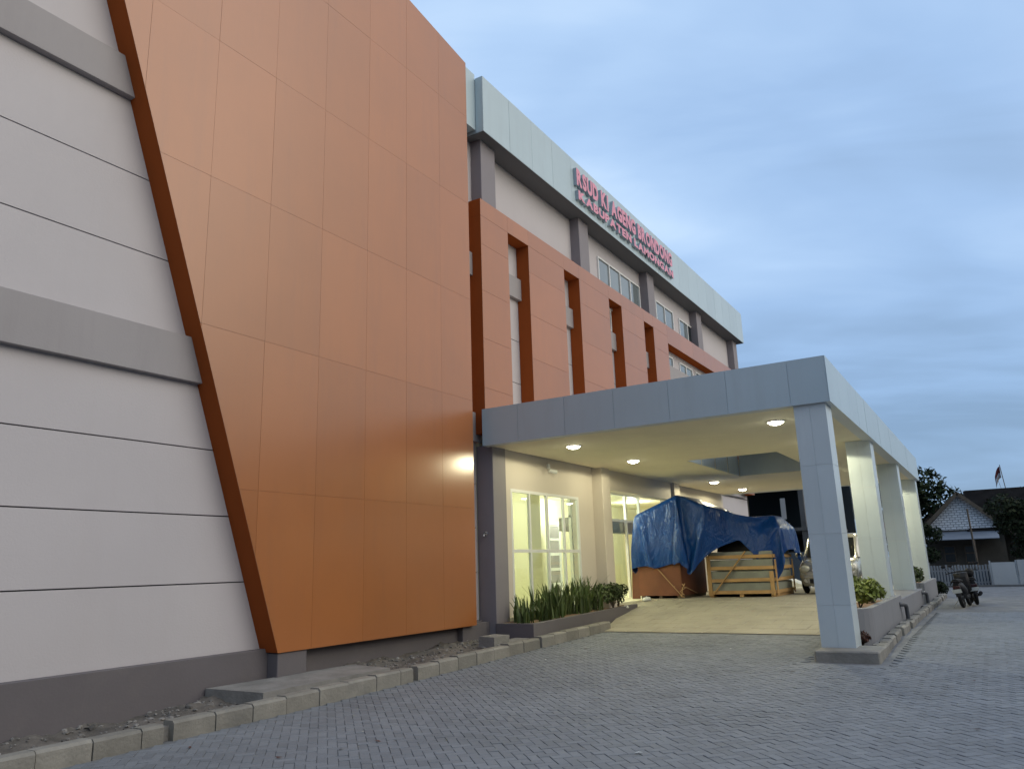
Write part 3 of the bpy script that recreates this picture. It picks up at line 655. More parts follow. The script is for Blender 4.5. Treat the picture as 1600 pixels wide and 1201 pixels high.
# planter row under the outer columns
pr = thing('planter', (20, 2.4, 0), 'grey planter wall under the second column, rounded at its near end', 'planter')
arc = [(15.35+.55*(1-math.cos(t)), 2.10+.7*(1-math.sin(t)) if False else 2.10+.55*(1-math.sin(t))) for t in np.linspace(0, math.pi/2, 8)]
outer = arc+[(20.75, 2.10)]
inner = [(20.75, 2.23), (15.95, 2.23), (15.55, 2.5), (15.5, 2.86), (15.35, 2.86)]
MB().prism(outer+inner, 'z', -.05, .68).build('planter_wall', M['planter'], pr)
MB().prism([(15.56,2.85),(15.56,2.52),(15.96,2.235),(20.17,2.235),(20.17,2.85)], 'z', 0, .6).build('soil', M['redsoil'], pr)
p2 = thing('planter', (23.4, 2.4, 0), 'flat topped grey wall between the second and third columns', 'planter')
MB().box(20.76, 26.75, 2.10, 2.87, -.05, .60, ch=.015).build('planter_wall', M['planter'], p2)
p3 = thing('planter', (29.4, 2.4, 0), 'farthest grey planter wall, before the last column', 'planter')
MB().box(27.6, 33.0, 2.10, 2.24, -.05, .74, ch=.012).box(27.6, 27.75, 2.241, 2.87, -.05, .74).build('planter_wall', M['planter'], p3)
MB().box(27.751, 33.0, 2.241, 2.87, 0, .64).build('soil', M['redsoil'], p3)
box('apron', M['slab'], p2, 15.2, 33.0, 2.005, 2.098, -.05, .10)
for k, xx_ in enumerate((20.45, 26.5)):
    t = thing('drain_pipe', (xx_, 2.05, .1), ['grey plastic drain pipe with elbow beside the second column', 'grey plastic drain pipe with elbow beside the third column'][k], 'pipe', 'drain pipes on the planter wall')
    MB().tube([(xx_-.25,2.1,.50),(xx_-.22,2.02,.50),(xx_-.06,2.0,.48)], .048, 10).build('elbow', M['pvc'], t); MB().tube([(xx_-.06,2.0,.48),(xx_,1.99,.42),(xx_+.02,1.985,.13)], .045, 10).build('pipe', M['pvc'], t)
MB().tube([(25.3,2.05,.14),(25.75,2.0,.15)], .05, 10).build('pipe', M['pvc'], t)

# ------------------------------------------------------------------ plants
def blades(c, n, h, spread, mb):
    for k in range(n):
        a = random.uniform(0, 6.28); r = random.uniform(0, spread); x, y = c[0]+r*math.cos(a), c[1]+r*math.sin(a)*.7
        hh = h*random.uniform(.4, 1.18); lean = random.choice((.08,.15,.25,.4,.62))*random.uniform(.6,1.2)*hh; w = random.uniform(.018, .034); a2 = random.uniform(0, 6.28); dx, dy = math.cos(a2), math.sin(a2); px_, py_ = -dy*w, dx*w
        pts = [(x, y, c[2], .7), (x+dx*lean*.2, y+dy*lean*.2, c[2]+hh*.4, 1.0), (x+dx*lean*.55, y+dy*lean*.55, c[2]+hh*.75, .8), (x+dx*lean, y+dy*lean, c[2]+hh, .08)]
        vs = []
        for X, Y, Z, s in pts: vs += [(X-px_*s, Y-py_*s, Z), (X+dx*.006, Y+dy*.006, Z), (X+px_*s, Y+py_*s, Z)]
        mb.add(vs, [f for i in range(3) for f in ((3*i,3*i+1,3*i+4,3*i+3),(3*i+1,3*i+2,3*i+5,3*i+4))])
lb = ['first short blade leaved plant at the pier end of the planter', 'second small blade leaved plant from the dark pier', 'third blade leaved plant from the pier, below the window corner', 'fourth blade leaved plant from the pier, under the first pane',
      'fifth blade leaved plant from the pier, under the first mullion', 'sixth blade leaved plant from the pier, under the second pane', 'seventh blade leaved plant from the pier, below the middle mullion', 'eighth blade leaved plant from the pier, under the third pane',
      'ninth blade leaved plant from the pier, before the louvred frame', 'tenth blade leaved plant from the pier, under the fourth pane', 'tall blade leaved plant by the right window jamb', 'last blade leaved plant beside the bushy shrubs']
for k in range(12):
    X = 14.98+k*.385; mb = MB(); hgt = (.42,.55,.50,.66,.74,.7,.78,.76,.8,.78,.82,.7)[k]
    for q in range(3): blades((X+random.uniform(-.12,.12), 9.05+.036*k+random.uniform(-.2,.28), .40), 15 if k > 1 else 9, hgt, .17, mb)
    tag(mb.build('blade_plant', M['blade'], fix=False), lb[k], 'plant', 'blade leaved plants under the porch window')
def leafcloud(centers, radii, n, size, mb, flat=.7, seed=0):
    r = np.random.default_rng(seed); nc = len(centers)
    for k in range(n):
        i = r.integers(nc); d = r.normal(0, 1, 3); d /= np.linalg.norm(d); rad = radii[i]*(r.uniform(.25, 1)**.4)
        p = np.array(centers[i])+d*rad*np.array([1, 1, flat])
        nrm = d+r.normal(0, .7, 3); nrm /= np.linalg.norm(nrm); a = np.cross(nrm, r.normal(0, 1, 3)); a /= np.linalg.norm(a); b = np.cross(nrm, a)
        s = size*r.uniform(.55, 1.3); mb.add([p-a*s, p-b*s*.45+a*s*.1, p+a*s, p+b*s*.45+a*s*.1+nrm*s*.15], [(0,1,2,3)])
def shrub(label, c, R, n, size, m, seed, group=None, name='shrub', stems=True):
    t = thing(name, c, label, 'shrub', group); r = random.Random(seed)
    cs = [(c[0]+r.uniform(-R,R)*.6, c[1]+r.uniform(-R,R)*.5, c[2]+R*r.uniform(.5,1.3)) for _ in range(6)]
    mb = MB(); leafcloud(cs, [R*r.uniform(.35,.6) for _ in cs], n, size, mb, .8, seed); mb.build('foliage', m, t, fix=False)
    st = MB()
    for q in cs: st.tube([c, (.5*c[0]+.5*q[0]+.03, .5*c[1]+.5*q[1], .5*c[2]+.5*q[2]), q], [.015,.011,.006], 5)
    st.build('stem', M['bark'], t); return t
gs = 'bushy shrubs at the ramp end of the planter'
shrub('olive green shrub beside the last blade leaved plant', (19.45, 9.42, .42), .42, 900, .05, M['shrub'], 1, gs)
shrub('taller sparse shrub against the pale entrance pier', (20.2, 9.25, .42), .48, 900, .05, M['shrub'], 2, gs)
shrub('dark low bushy shrub at the edge of the ramp', (20.95, 9.42, .43), .43, 1300, .045, M['leaf'], 3, gs)
shrub('yellow green shrub in the planter behind the front column', (17.3, 2.52, .58), .42, 900, .06, M['lime'], 4)
shrub('yellow green trailing shrub close to the second column', (19.0, 2.5, .58), .33, 700, .06, M['lime'], 5)
shrub('reddish brown low plant at the foot of the front column', (15.32, 2.30, .0), .2, 420, .035, M['redleaf'], 6)
shrub('green shrub in the farthest planter by the last column', (28.9, 2.5, .62), .42, 800, .06, M['shrub'], 7)
shrub('dark shrub at the far end of the kerb past the planter wall', (33.7, 2.2, .03), .42, 900, .06, M['leaf'], 8)

# ------------------------------------------------------------------ crates and tarpaulin
FZ = .505
bc = thing('plywood_crate', (24.9, 9.2, FZ), 'big reddish brown plywood crate under the blue tarpaulin', 'crate')
box('crate_body', M['ply'], bc, 23.7, 26.18, 8.50, 9.90, FZ+.09, 3.05)
for a in (8.55, 9.16, 9.75): box('skid', M['wood'], bc, 23.72, 26.16, a, a+.1, FZ, FZ+.089)
box('corner_batten', M['ply'], bc, 23.685, 23.699, 8.50, 8.60, FZ+.09, 3.0); box('corner_batten', M['ply'], bc, 23.7, 23.8, 8.486, 8.499, FZ+.09, 3.0)
rp_ = thing('rope', (23.68, 8.9, .6), 'tan rope tied diagonally across the brown plywood crate', 'rope')
MB().tube([(23.675,9.4,1.6),(23.67,9.0,1.15),(23.67,8.62,.72),(23.665,8.5,.56),(23.7,8.42,.55)], .018, 6).tube([(23.66,8.5,.56),(23.64,8.46,.8),(23.66,8.38,.95)], .016, 6).tube([(23.66,8.47,.95),(23.62,8.36,.82),(23.66,8.55,.72),(23.6,8.4,.62)], .014, 6).tube([(23.675,8.75,.87),(24.0,8.47,.83),(25.0,8.46,.62)], .014, 6).build('cord', M['rope'], rp_)
wc = thing('slatted_crate', (25.6, 6.9, FZ), 'open pale pine crate with diagonal brace around grey sheets', 'crate')
X0, X1, Y0, Y1 = 24.4, 26.9, 5.84, 7.88
for a in (Y0+.02, (Y0+Y1)/2-.05, Y1-.14): box('skid', M['pine'], wc, X0+.02, X1, a, a+.12, FZ, FZ+.09)
for z in (.60, .96, 1.31, 1.65):
    tlt = random.uniform(-.015,.015); MB().hexa([(X0,Y0,z),(X0+.028,Y0,z),(X0+.028,Y1,z+tlt),(X0,Y1,z+tlt),(X0,Y0,z+.1),(X0+.028,Y0,z+.1),(X0+.028,Y1,z+.1+tlt),(X0,Y1,z+.1+tlt)]).build('slat', M['pine'], wc)
    box('slat', M['pine'], wc, X0+.06, X1, Y0-.028, Y0-.001, z, z+.1)
    box('slat', M['pine'], wc, X0+.06, X1, Y1+.001, Y1+.028, z, z+.1)
for y in (Y0+.005, Y1-.125):
    MB().hexa([(X0-.03,y,FZ+.05),(X0-.002,y,FZ+.05),(X0-.002,y+.12,FZ+.05),(X0-.03,y+.12,FZ+.05),(X0-.03,y,1.76 if y>7 else 1.25),(X0-.002,y,1.76 if y>7 else 1.25),(X0-.002,y+.12,1.76 if y>7 else 1.25),(X0-.03,y+.12,1.76 if y>7 else 1.25)]).build('post', M['pine'], wc)
for x_ in (X0+.1, X1-.12): box('post', M['pine'], wc, x_, x_+.1, Y0-.057, Y0-.029, FZ+.05, 1.6)
MB().bar((X0-.047,7.68,.63),(X0-.047,6.62,1.86), .03, .1, up=(-1,0,0)).build('brace', M['pine'], wc)
pk = thing('sheet_stack', (25.6, 6.9, .7), 'grey wrapped sheets packed inside the pine crate', 'stack')
for k, (z0, z1) in enumerate(((.6,.93),(.945,1.28),(1.295,1.62),(1.635,1.86))): box('sheet', M['pack'], pk, X0+.07+.01*k, X1-.05, Y0+.03, Y1-.03, z0, z1, ch=.02)
mc = thing('wrapped_machine', (25.8, 6.7, 1.9), 'hidden machine housing resting on the grey sheets below the tarpaulin', 'machine')
MB().hexa([(24.85,5.8,1.87),(26.8,5.8,1.87),(26.8,7.65,1.87),(24.85,7.65,1.87),(24.95,5.9,2.62),(26.7,5.9,2.62),(26.7,7.5,2.62),(24.95,7.5,2.62)]).build('housing', M['black'], mc); box('cap', M['black'], mc, 25.25, 26.15, 6.05, 6.65, 2.62, 2.85)
TNX, TNY, TS = 84, 98, 200.0
TARP = [
133,3,1,1,0,0,-2,-2,-3,-3,-2,-2,0,4,8,8,8,-1,0,1,7,8,7,2,2,1,3,10,3,-1,0,5,10,11,10,11,10,11,11,10,11,10,11,10,10,10,10,8,9,10,1,2,10,10,7,6,11,8,9,10,10,10,11,
10,10,11,10,10,6,3,5,9,7,0,0,1,5,8,3,-1,1,4,9,8,127,3,3,3,2,1,0,0,-3,-3,-3,-3,-2,-1,0,5,8,7,-1,2,3,9,9,7,2,1,3,4,8,-2,2,3,10,11,10,11,10,11,11,10,11,10,11,11,
10,10,10,9,8,11,4,1,9,11,8,6,10,9,9,10,10,10,11,10,11,10,11,10,6,3,6,10,5,-1,-1,4,7,7,0,-1,5,9,8,8,122,2,3,3,3,3,2,2,1,-1,-2,-4,-3,-3,-3,-2,1,6,8,5,1,2,9,9,8,0,
5,4,5,1,0,4,9,10,11,10,11,11,10,11,11,11,10,11,10,11,10,9,8,10,8,0,9,11,9,6,10,9,9,10,10,11,10,11,10,11,10,10,7,3,7,10,3,-1,0,7,9,1,-1,5,8,9,8,8,118,2,2,1,3,4,
3,3,3,2,1,0,-2,-3,-3,-4,-4,-2,4,5,8,2,3,9,9,8,0,3,4,10,-2,2,8,10,11,10,11,11,10,11,11,11,10,11,11,10,11,9,8,10,9,1,9,11,9,6,11,9,9,10,10,11,10,11,10,11,11,9,7,
4,9,8,1,-2,5,10,0,1,5,9,8,9,8,8,115,1,2,2,2,1,4,3,3,4,2,2,1,0,-1,-2,-4,-4,-4,1,4,8,3,4,10,9,6,1,6,6,1,1,8,11,10,11,10,11,11,11,10,11,11,11,10,11,10,10,9,8,10,2,
10,10,10,7,10,9,9,11,10,10,11,11,10,11,10,10,6,5,10,6,-2,3,8,6,-1,5,8,9,8,9,8,9,112,1,2,2,2,1,2,2,3,4,3,3,3,2,1,0,-1,-2,-4,-5,-1,2,9,3,7,9,9,5,4,3,7,-1,8,11,10,
11,10,11,11,10,11,11,11,10,11,11,10,10,9,8,10,3,10,11,10,7,11,7,11,10,10,11,10,11,11,10,10,10,5,8,10,0,1,7,8,-1,5,9,9,8,9,8,9,7,109,2,1,2,2,2,1,2,2,2,4,3,4,3,2,
2,1,0,-1,-4,-4,-2,1,8,5,9,9,7,2,5,7,2,9,11,10,10,11,10,11,11,11,10,11,11,10,10,11,9,10,8,10,5,10,11,9,9,8,9,11,10,10,11,10,11,10,11,10,9,5,10,8,-1,4,9,0,6,9,9,
8,9,8,8,6,3,107,2,1,2,2,1,2,2,1,2,2,3,4,3,3,3,2,1,1,0,-2,-5,-1,2,6,9,9,8,2,7,7,4,11,9,10,11,11,10,11,10,11,11,10,11,11,9,10,9,10,9,8,9,10,10,8,11,7,11,10,10,10,
10,11,10,11,10,10,9,6,10,5,0,9,1,7,9,9,8,9,8,6,1,-1,-1,105,2,1,2,2,2,1,2,1,2,2,1,3,3,4,3,3,2,2,1,1,-1,-4,-1,5,7,10,8,2,10,4,9,10,10,10,11,10,11,10,11,10,11,10,
11,11,9,11,10,7,10,10,9,9,10,9,8,10,10,10,10,10,10,11,10,10,11,10,7,9,8,0,9,3,8,8,9,8,8,5,3,-4,-2,0,-1,104,1,2,2,1,2,1,1,2,1,2,2,1,2,4,3,4,3,3,1,2,1,1,-5,3,7,8,
8,5,10,6,10,10,10,11,10,11,10,11,10,10,11,10,10,10,11,10,10,8,9,10,10,9,9,9,9,10,10,10,10,10,11,10,10,10,10,11,7,10,0,10,5,9,8,8,8,5,3,-1,-3,-2,-4,0,-2,102,2,1,
1,1,2,1,1,2,1,2,2,1,2,2,2,4,4,3,4,2,1,1,3,-3,8,5,8,10,10,9,9,10,10,10,11,10,10,11,10,10,11,10,10,10,11,10,10,9,8,9,10,10,10,9,10,9,9,10,11,10,10,10,10,10,10,10,
9,3,9,9,8,8,8,5,3,0,-3,-3,-3,-2,-3,-2,-2,101,1,1,1,1,1,1,1,2,1,2,1,2,2,2,1,2,3,4,4,4,3,2,1,1,5,9,10,10,9,10,9,10,10,11,10,10,10,11,10,10,10,10,11,10,10,10,10,
10,8,10,9,10,9,10,10,9,10,10,10,10,10,10,11,9,10,10,7,9,9,8,8,7,1,-2,-1,-2,-2,-2,-2,-2,-2,-2,-3,99,1,1,1,0,1,1,1,2,1,2,1,2,2,1,2,2,2,2,3,4,4,4,3,5,7,8,10,10,10,
10,10,9,10,10,10,11,10,10,10,10,10,11,10,10,10,10,10,10,8,10,10,9,10,10,9,10,10,10,10,10,10,11,10,10,10,10,10,8,7,8,3,-4,-2,-2,-2,-1,0,0,0,0,1,3,-3,97,1,1,0,1,
1,2,1,2,2,3,2,2,2,2,2,2,2,4,4,4,3,3,4,7,7,7,7,9,10,10,10,10,10,10,10,10,11,10,10,10,10,10,10,11,10,10,10,9,10,10,10,9,10,9,10,10,10,10,10,10,10,10,10,10,10,10,
10,8,7,-1,0,0,0,3,-3,1,1,0,0,0,0,2,-3,96,0,1,0,2,2,2,3,2,2,2,2,2,2,2,2,2,4,4,4,3,4,4,6,7,7,7,7,7,8,10,9,11,10,10,10,10,11,10,10,10,10,10,10,11,10,10,10,10,10,
10,10,9,10,10,10,10,10,10,9,10,10,9,10,9,10,9,10,7,7,0,0,0,1,1,0,3,0,0,0,0,1,-2,-1,94,1,0,2,2,2,3,2,2,2,2,2,2,2,1,2,2,4,5,4,5,6,6,7,6,7,6,7,7,6,8,9,12,9,11,10,
10,10,10,10,11,10,10,10,10,10,10,11,10,10,10,11,9,10,10,10,9,10,9,9,9,10,9,9,9,10,10,10,7,5,5,1,1,0,1,1,0,0,0,0,-1,0,-1,-1,93,0,2,2,2,2,2,2,3,2,2,1,2,3,3,2,4,5,
5,4,5,6,6,7,6,7,6,5,6,7,6,10,10,11,10,10,10,10,10,10,11,10,10,10,10,10,10,10,11,10,10,11,10,9,9,9,9,9,10,9,9,9,9,10,10,9,10,10,7,7,1,0,0,1,1,1,0,1,0,1,0,0,0,-1,
91,1,2,2,2,2,3,2,2,3,1,3,3,2,3,3,5,5,4,5,6,7,6,6,7,6,6,5,5,2,10,10,10,10,10,10,10,10,10,10,10,10,10,11,10,10,10,10,10,10,10,10,10,9,9,9,9,9,9,9,10,9,9,10,10,9,
10,10,7,6,4,0,-1,0,0,0,1,0,1,0,1,1,0,0,90,1,2,2,2,2,3,2,2,3,3,2,2,3,3,4,5,6,6,5,6,6,5,6,5,4,4,1,7,9,10,10,10,10,10,10,10,10,10,10,10,10,10,10,10,10,10,10,10,10,
10,10,10,8,9,9,9,9,9,9,10,9,9,10,10,9,10,10,8,6,2,2,1,-1,0,-1,0,0,1,0,1,0,1,0,89,1,2,2,2,2,3,2,3,2,3,2,3,3,2,4,5,6,6,5,6,5,4,4,3,1,4,9,9,10,10,9,10,10,10,10,10,
10,10,10,10,10,10,10,10,10,10,10,10,10,10,10,10,8,8,9,9,9,9,9,9,10,9,10,9,10,10,10,8,6,3,1,1,0,0,0,0,-1,0,1,0,0,1,1,88,1,2,2,2,2,2,3,2,3,2,3,3,2,3,3,4,6,5,6,4,
4,3,1,2,6,10,9,9,10,10,9,10,10,10,10,10,10,10,10,10,10,10,10,10,10,10,10,10,10,10,9,10,8,8,8,9,9,9,10,9,9,10,10,9,10,10,10,8,7,3,1,0,0,1,0,0,0,0,0,0,0,1,0,87,1,
2,1,2,2,3,2,3,2,3,2,3,3,2,3,3,5,5,4,3,1,1,3,8,10,9,10,10,9,10,9,10,10,10,10,10,10,10,10,10,10,10,10,10,10,10,10,9,10,10,10,10,7,8,8,9,9,9,9,10,9,10,9,10,10,10,
10,8,7,3,2,0,0,0,1,0,0,0,0,0,0,0,1,86,1,1,2,2,2,2,3,2,2,3,3,2,3,2,3,2,3,3,2,1,2,3,9,10,10,9,10,10,9,10,9,10,10,10,10,10,10,10,10,10,10,10,10,10,9,10,10,10,10,
10,9,10,8,7,8,8,9,10,9,9,10,9,10,10,10,10,9,9,7,4,2,0,0,0,0,1,0,0,0,0,0,0,0,84,1,2,1,2,2,2,2,2,3,2,3,2,3,2,3,2,2,1,0,1,1,9,9,10,10,10,9,9,10,10,10,10,10,10,10,
10,10,10,10,10,9,10,10,10,10,10,10,10,10,9,10,10,8,7,7,9,9,9,9,10,9,10,10,10,10,10,9,10,7,5,2,0,0,0,0,0,1,0,0,0,0,0,0,82,1,1,1,1,2,1,2,3,2,2,3,2,3,2,2,2,2,1,1,
0,1,5,8,9,10,10,10,9,10,11,10,10,10,10,10,10,11,10,10,10,10,10,10,11,10,10,10,10,10,10,9,10,10,8,7,7,9,9,9,10,10,10,10,10,10,10,10,10,8,7,2,1,0,0,0,0,1,0,0,0,0,
0,0,80,0,1,1,0,1,1,2,2,1,3,2,2,3,2,3,2,2,1,1,1,1,1,4,5,8,11,10,10,10,11,10,10,11,10,11,10,11,10,11,10,10,11,10,11,10,11,10,11,10,11,9,10,10,10,8,7,8,8,10,10,10,
10,10,11,10,10,11,10,10,8,4,2,0,0,0,0,1,0,0,0,0,0,0,78,1,0,0,1,0,1,1,1,1,1,2,2,2,2,3,2,2,3,1,2,0,1,1,3,5,5,7,10,11,11,10,11,11,11,11,11,11,11,11,10,11,10,11,11,
11,11,11,11,11,11,11,9,10,11,10,9,7,7,10,10,10,10,11,11,10,11,11,11,11,9,7,3,1,0,0,0,1,0,0,0,0,0,0,25,13,12,12,11,6,0,0,1,0,1,1,1,1,2,1,3,2,2,3,2,2,1,0,0,2,4,5,
5,5,11,11,11,12,11,12,11,11,12,11,12,11,11,11,11,11,12,11,12,11,12,11,11,9,11,11,11,9,8,8,9,11,10,11,11,11,12,11,12,11,11,9,6,2,0,0,1,0,0,0,0,0,0,0,-10,6,3,17,
6,9,10,11,11,10,6,0,1,0,1,1,1,2,2,2,2,2,2,2,1,0,1,2,5,5,5,5,9,11,12,12,12,12,12,12,12,12,12,11,11,12,12,12,12,12,12,12,12,12,8,12,12,11,8,9,8,11,11,11,11,12,12,
12,12,11,12,11,9,4,2,0,0,0,0,0,0,0,0,0,-29,-4,2,3,13,2,7,8,9,10,11,12,11,10,10,4,1,1,0,2,1,2,2,2,2,2,0,1,1,3,5,4,6,5,8,12,13,12,13,12,13,12,13,12,12,12,12,12,
13,12,13,12,13,12,13,8,13,12,11,8,9,10,12,11,12,11,13,12,12,13,12,13,10,7,3,1,0,0,0,0,0,0,0,0,-31,1,1,-1,-1,-2,-3,4,4,6,8,9,10,11,12,11,12,10,9,7,3,1,2,1,2,2,2,
1,0,1,2,4,4,5,6,6,8,13,13,13,13,13,13,13,13,12,13,12,13,13,13,13,13,13,13,13,9,13,12,10,8,11,12,12,12,13,11,12,13,13,13,13,13,9,5,2,0,0,0,0,0,0,0,0,-51,4,4,3,3,
2,1,0,-2,-2,-4,5,5,8,8,10,11,12,12,12,11,10,7,5,3,2,3,4,2,1,0,2,3,4,5,5,6,7,10,13,14,13,14,13,14,13,13,13,13,14,13,14,13,13,13,14,13,10,13,10,10,11,13,12,12,13,
11,13,13,13,14,13,14,11,8,3,0,0,0,0,0,0,0,0,-75,4,4,5,4,4,4,3,4,2,2,0,-1,-3,2,6,6,9,10,11,12,12,13,11,9,6,4,3,4,7,5,0,2,3,4,4,6,6,6,8,14,13,14,14,14,14,14,14,
13,14,13,14,14,14,14,12,14,14,10,14,8,11,13,13,12,14,14,9,14,13,14,14,14,13,10,4,1,0,0,0,0,0,0,0,-83,-1,1,1,3,4,4,4,4,4,4,4,3,4,1,0,-2,4,9,5,9,10,12,12,13,12,9,
6,5,5,7,8,5,2,3,4,5,5,6,7,7,15,14,14,14,15,14,14,14,14,14,14,14,15,13,13,14,14,13,12,9,11,13,14,13,13,15,9,13,14,14,14,14,14,11,7,1,0,0,-1,0,0,0,0,-71,-4,-2,-2,
-2,-1,0,0,3,2,4,4,3,5,5,4,4,1,0,3,10,9,7,10,11,12,13,11,7,6,6,9,10,7,3,3,5,5,6,7,7,11,14,15,14,15,14,15,14,14,14,15,14,15,13,13,14,14,14,10,11,12,13,14,13,14,
15,9,13,13,14,14,15,14,12,8,2,0,-1,0,0,0,0,0,-59,-2,-4,-2,-4,-3,-3,-2,-1,-1,1,2,1,2,4,4,4,5,4,3,3,8,11,10,9,8,11,13,11,7,7,10,10,7,4,4,6,7,7,8,8,10,15,14,15,14,
15,15,14,14,15,14,15,14,14,12,14,13,15,11,10,13,13,15,13,14,14,9,13,13,14,13,15,14,13,8,3,-1,0,0,0,0,0,1,-57,4,0,-3,-4,-3,-4,-1,-2,-3,-1,-1,0,0,0,0,2,2,4,3,4,5,
8,12,12,11,10,9,13,8,9,11,8,8,5,6,8,8,8,9,9,11,15,14,15,14,15,15,14,15,14,15,14,14,15,11,13,14,14,12,10,14,12,15,13,15,14,8,12,14,13,13,15,14,13,9,3,-1,0,0,0,0,
1,0,-70,8,7,9,-1,-2,-8,-4,0,-1,0,-1,0,-1,-2,-2,-1,-1,0,1,1,2,4,8,12,13,12,11,11,12,11,8,10,8,6,9,9,9,10,9,11,11,15,14,15,14,15,15,14,15,14,15,14,14,15,11,13,13,
14,13,11,15,11,14,14,14,14,7,13,13,13,14,14,14,13,9,3,0,0,0,1,1,1,1,-77,5,5,7,14,3,0,-2,-2,-2,-10,2,1,-2,2,-1,-1,-2,-1,-1,-1,-1,1,1,2,11,13,12,13,13,12,11,9,9,
10,9,11,10,11,11,11,12,15,14,15,14,15,14,15,15,14,15,14,15,14,11,13,13,13,14,13,14,10,14,15,14,12,8,13,13,13,13,13,14,14,10,3,0,1,2,1,2,1,2,-85,6,4,7,5,3,15,3,
0,-1,-2,-1,-11,10,-1,0,-1,0,-1,-1,-1,-2,-2,1,0,1,2,12,12,13,14,13,11,11,11,11,11,12,12,12,12,13,14,15,14,15,15,14,15,14,15,15,14,15,13,12,13,13,12,15,14,14,10,
14,15,14,9,10,13,13,13,13,13,13,14,9,4,1,2,1,2,1,1,2,-93,5,5,4,2,5,4,19,5,2,-1,-1,-5,1,-8,1,1,3,2,1,1,0,0,0,0,0,0,0,3,12,15,14,13,13,13,12,13,13,13,13,14,13,15,
14,15,15,14,15,14,15,15,14,15,14,14,12,13,13,13,14,15,13,11,14,14,14,8,11,13,13,13,13,13,14,9,10,2,0,1,0,1,0,0,0,-98,6,2,1,4,3,4,5,3,22,4,1,-2,-5,-8,0,1,1,2,3,
2,1,1,0,0,0,0,0,0,4,10,16,15,14,14,15,14,14,15,14,14,14,15,15,14,15,15,14,15,15,14,15,14,15,14,13,12,13,13,14,15,14,10,15,14,13,8,11,13,13,13,13,14,10,12,1,0,
-1,1,0,0,1,0,0,-101,5,1,0,0,3,4,3,3,5,7,23,3,-4,-11,3,-1,0,0,2,2,2,0,0,1,0,0,1,2,3,9,14,15,14,15,15,14,15,15,14,15,15,14,15,15,14,15,14,15,15,14,15,15,14,14,13,
14,12,13,14,14,15,11,14,15,11,9,11,13,13,13,14,11,14,2,-1,-1,0,0,0,0,0,0,1,-104,4,-1,-2,1,2,3,3,4,3,4,8,9,19,0,-3,1,-5,-2,-1,0,3,2,2,0,1,1,0,1,3,7,15,14,15,15,
14,15,15,14,15,15,14,15,15,14,15,15,15,14,15,15,14,15,15,14,12,15,12,13,14,14,14,12,15,14,10,9,13,13,12,13,13,15,4,-2,-1,0,0,0,-1,0,0,0,1,-107,5,-5,-2,0,1,2,3,
4,5,4,4,7,9,10,13,0,-1,-2,-4,-3,0,2,3,1,1,1,1,1,2,7,14,15,14,15,15,15,14,15,15,14,15,15,15,14,15,15,15,14,15,15,14,15,15,14,13,14,13,13,14,14,13,14,14,14,9,11,
12,13,13,14,14,6,-1,-2,0,-1,0,0,0,0,0,0,0,-110,4,-2,-5,-1,0,1,3,3,4,5,6,5,6,8,10,8,8,0,-1,-4,-4,-2,3,2,2,1,1,2,2,5,14,15,15,15,14,15,15,15,14,15,15,15,14,15,15,
15,14,15,15,15,14,15,15,14,13,15,13,13,14,14,13,14,15,13,9,11,13,13,14,14,9,-2,-1,-1,-1,0,0,0,0,0,-1,0,0,-111,2,-2,-4,-2,0,1,1,2,4,4,6,6,6,5,6,9,9,9,2,0,-2,-5,
-4,3,2,2,2,2,2,4,14,15,15,14,15,15,15,14,15,15,15,15,14,15,15,15,14,15,15,15,15,14,15,14,14,14,15,12,14,14,13,15,15,12,8,13,13,14,14,10,-1,-1,-1,-1,0,0,-1,0,0,
0,0,0,0,-109,3,-3,-3,-3,-2,-1,0,2,2,4,5,5,6,6,5,5,7,9,8,6,1,-1,-3,-6,3,2,3,1,3,3,14,15,14,15,15,15,15,14,15,15,15,15,14,15,15,15,15,15,14,15,15,15,15,14,14,14,
15,12,15,14,13,15,14,10,11,13,14,15,11,-1,-1,-1,-1,0,-1,0,0,0,0,-1,0,0,0,-105,2,-3,-3,-4,-2,-2,0,1,2,3,3,5,4,5,5,5,5,5,8,8,7,3,1,-2,-7,3,3,2,3,3,13,15,15,14,15,
15,15,15,15,14,15,15,15,15,15,14,15,15,15,15,15,14,15,14,15,14,15,13,14,14,14,15,14,9,12,14,15,13,-1,-2,-1,0,-1,0,0,0,-1,0,0,0,0,0,-1,-101,1,-3,-3,-3,-3,-2,-1,
1,1,3,3,4,3,3,4,4,4,5,4,6,8,7,5,3,-1,-7,4,3,4,1,14,15,14,15,15,15,15,15,14,15,15,15,15,15,15,14,15,15,15,15,15,14,15,15,14,15,14,14,14,14,14,15,13,10,14,14,14,
-1,-1,-1,-1,0,0,0,-1,0,0,0,-1,0,0,0,-1,-97,-3,-2,-1,-3,-2,-2,-1,0,2,2,2,3,3,3,3,2,2,3,4,4,4,7,8,6,4,2,-6,6,4,1,14,14,15,15,15,14,15,15,15,15,15,14,15,15,15,15,
15,15,14,15,15,15,15,14,15,14,15,14,14,15,14,14,11,13,15,14,-1,-1,-1,0,0,-1,0,0,-1,0,0,0,-1,0,0,-1,0,-92,-3,-3,-3,-3,0,-2,-1,1,1,2,3,2,2,2,2,1,2,2,2,2,3,4,6,7,
7,0,8,-2,7,2,14,14,15,15,14,15,15,15,15,15,14,15,15,15,15,15,15,14,15,15,15,15,14,15,15,14,15,14,15,14,15,14,11,14,15,-1,0,-1,-1,0,0,0,-1,0,-1,0,0,-1,0,-1,0,-1,
0,-87,-3,-3,-3,-3,-2,-1,0,1,1,2,2,3,2,1,1,1,1,0,1,1,2,2,3,4,7,8,1,8,8,2,14,15,14,15,15,15,14,15,15,15,15,15,14,15,15,15,15,15,14,15,15,15,15,14,15,15,14,15,14,
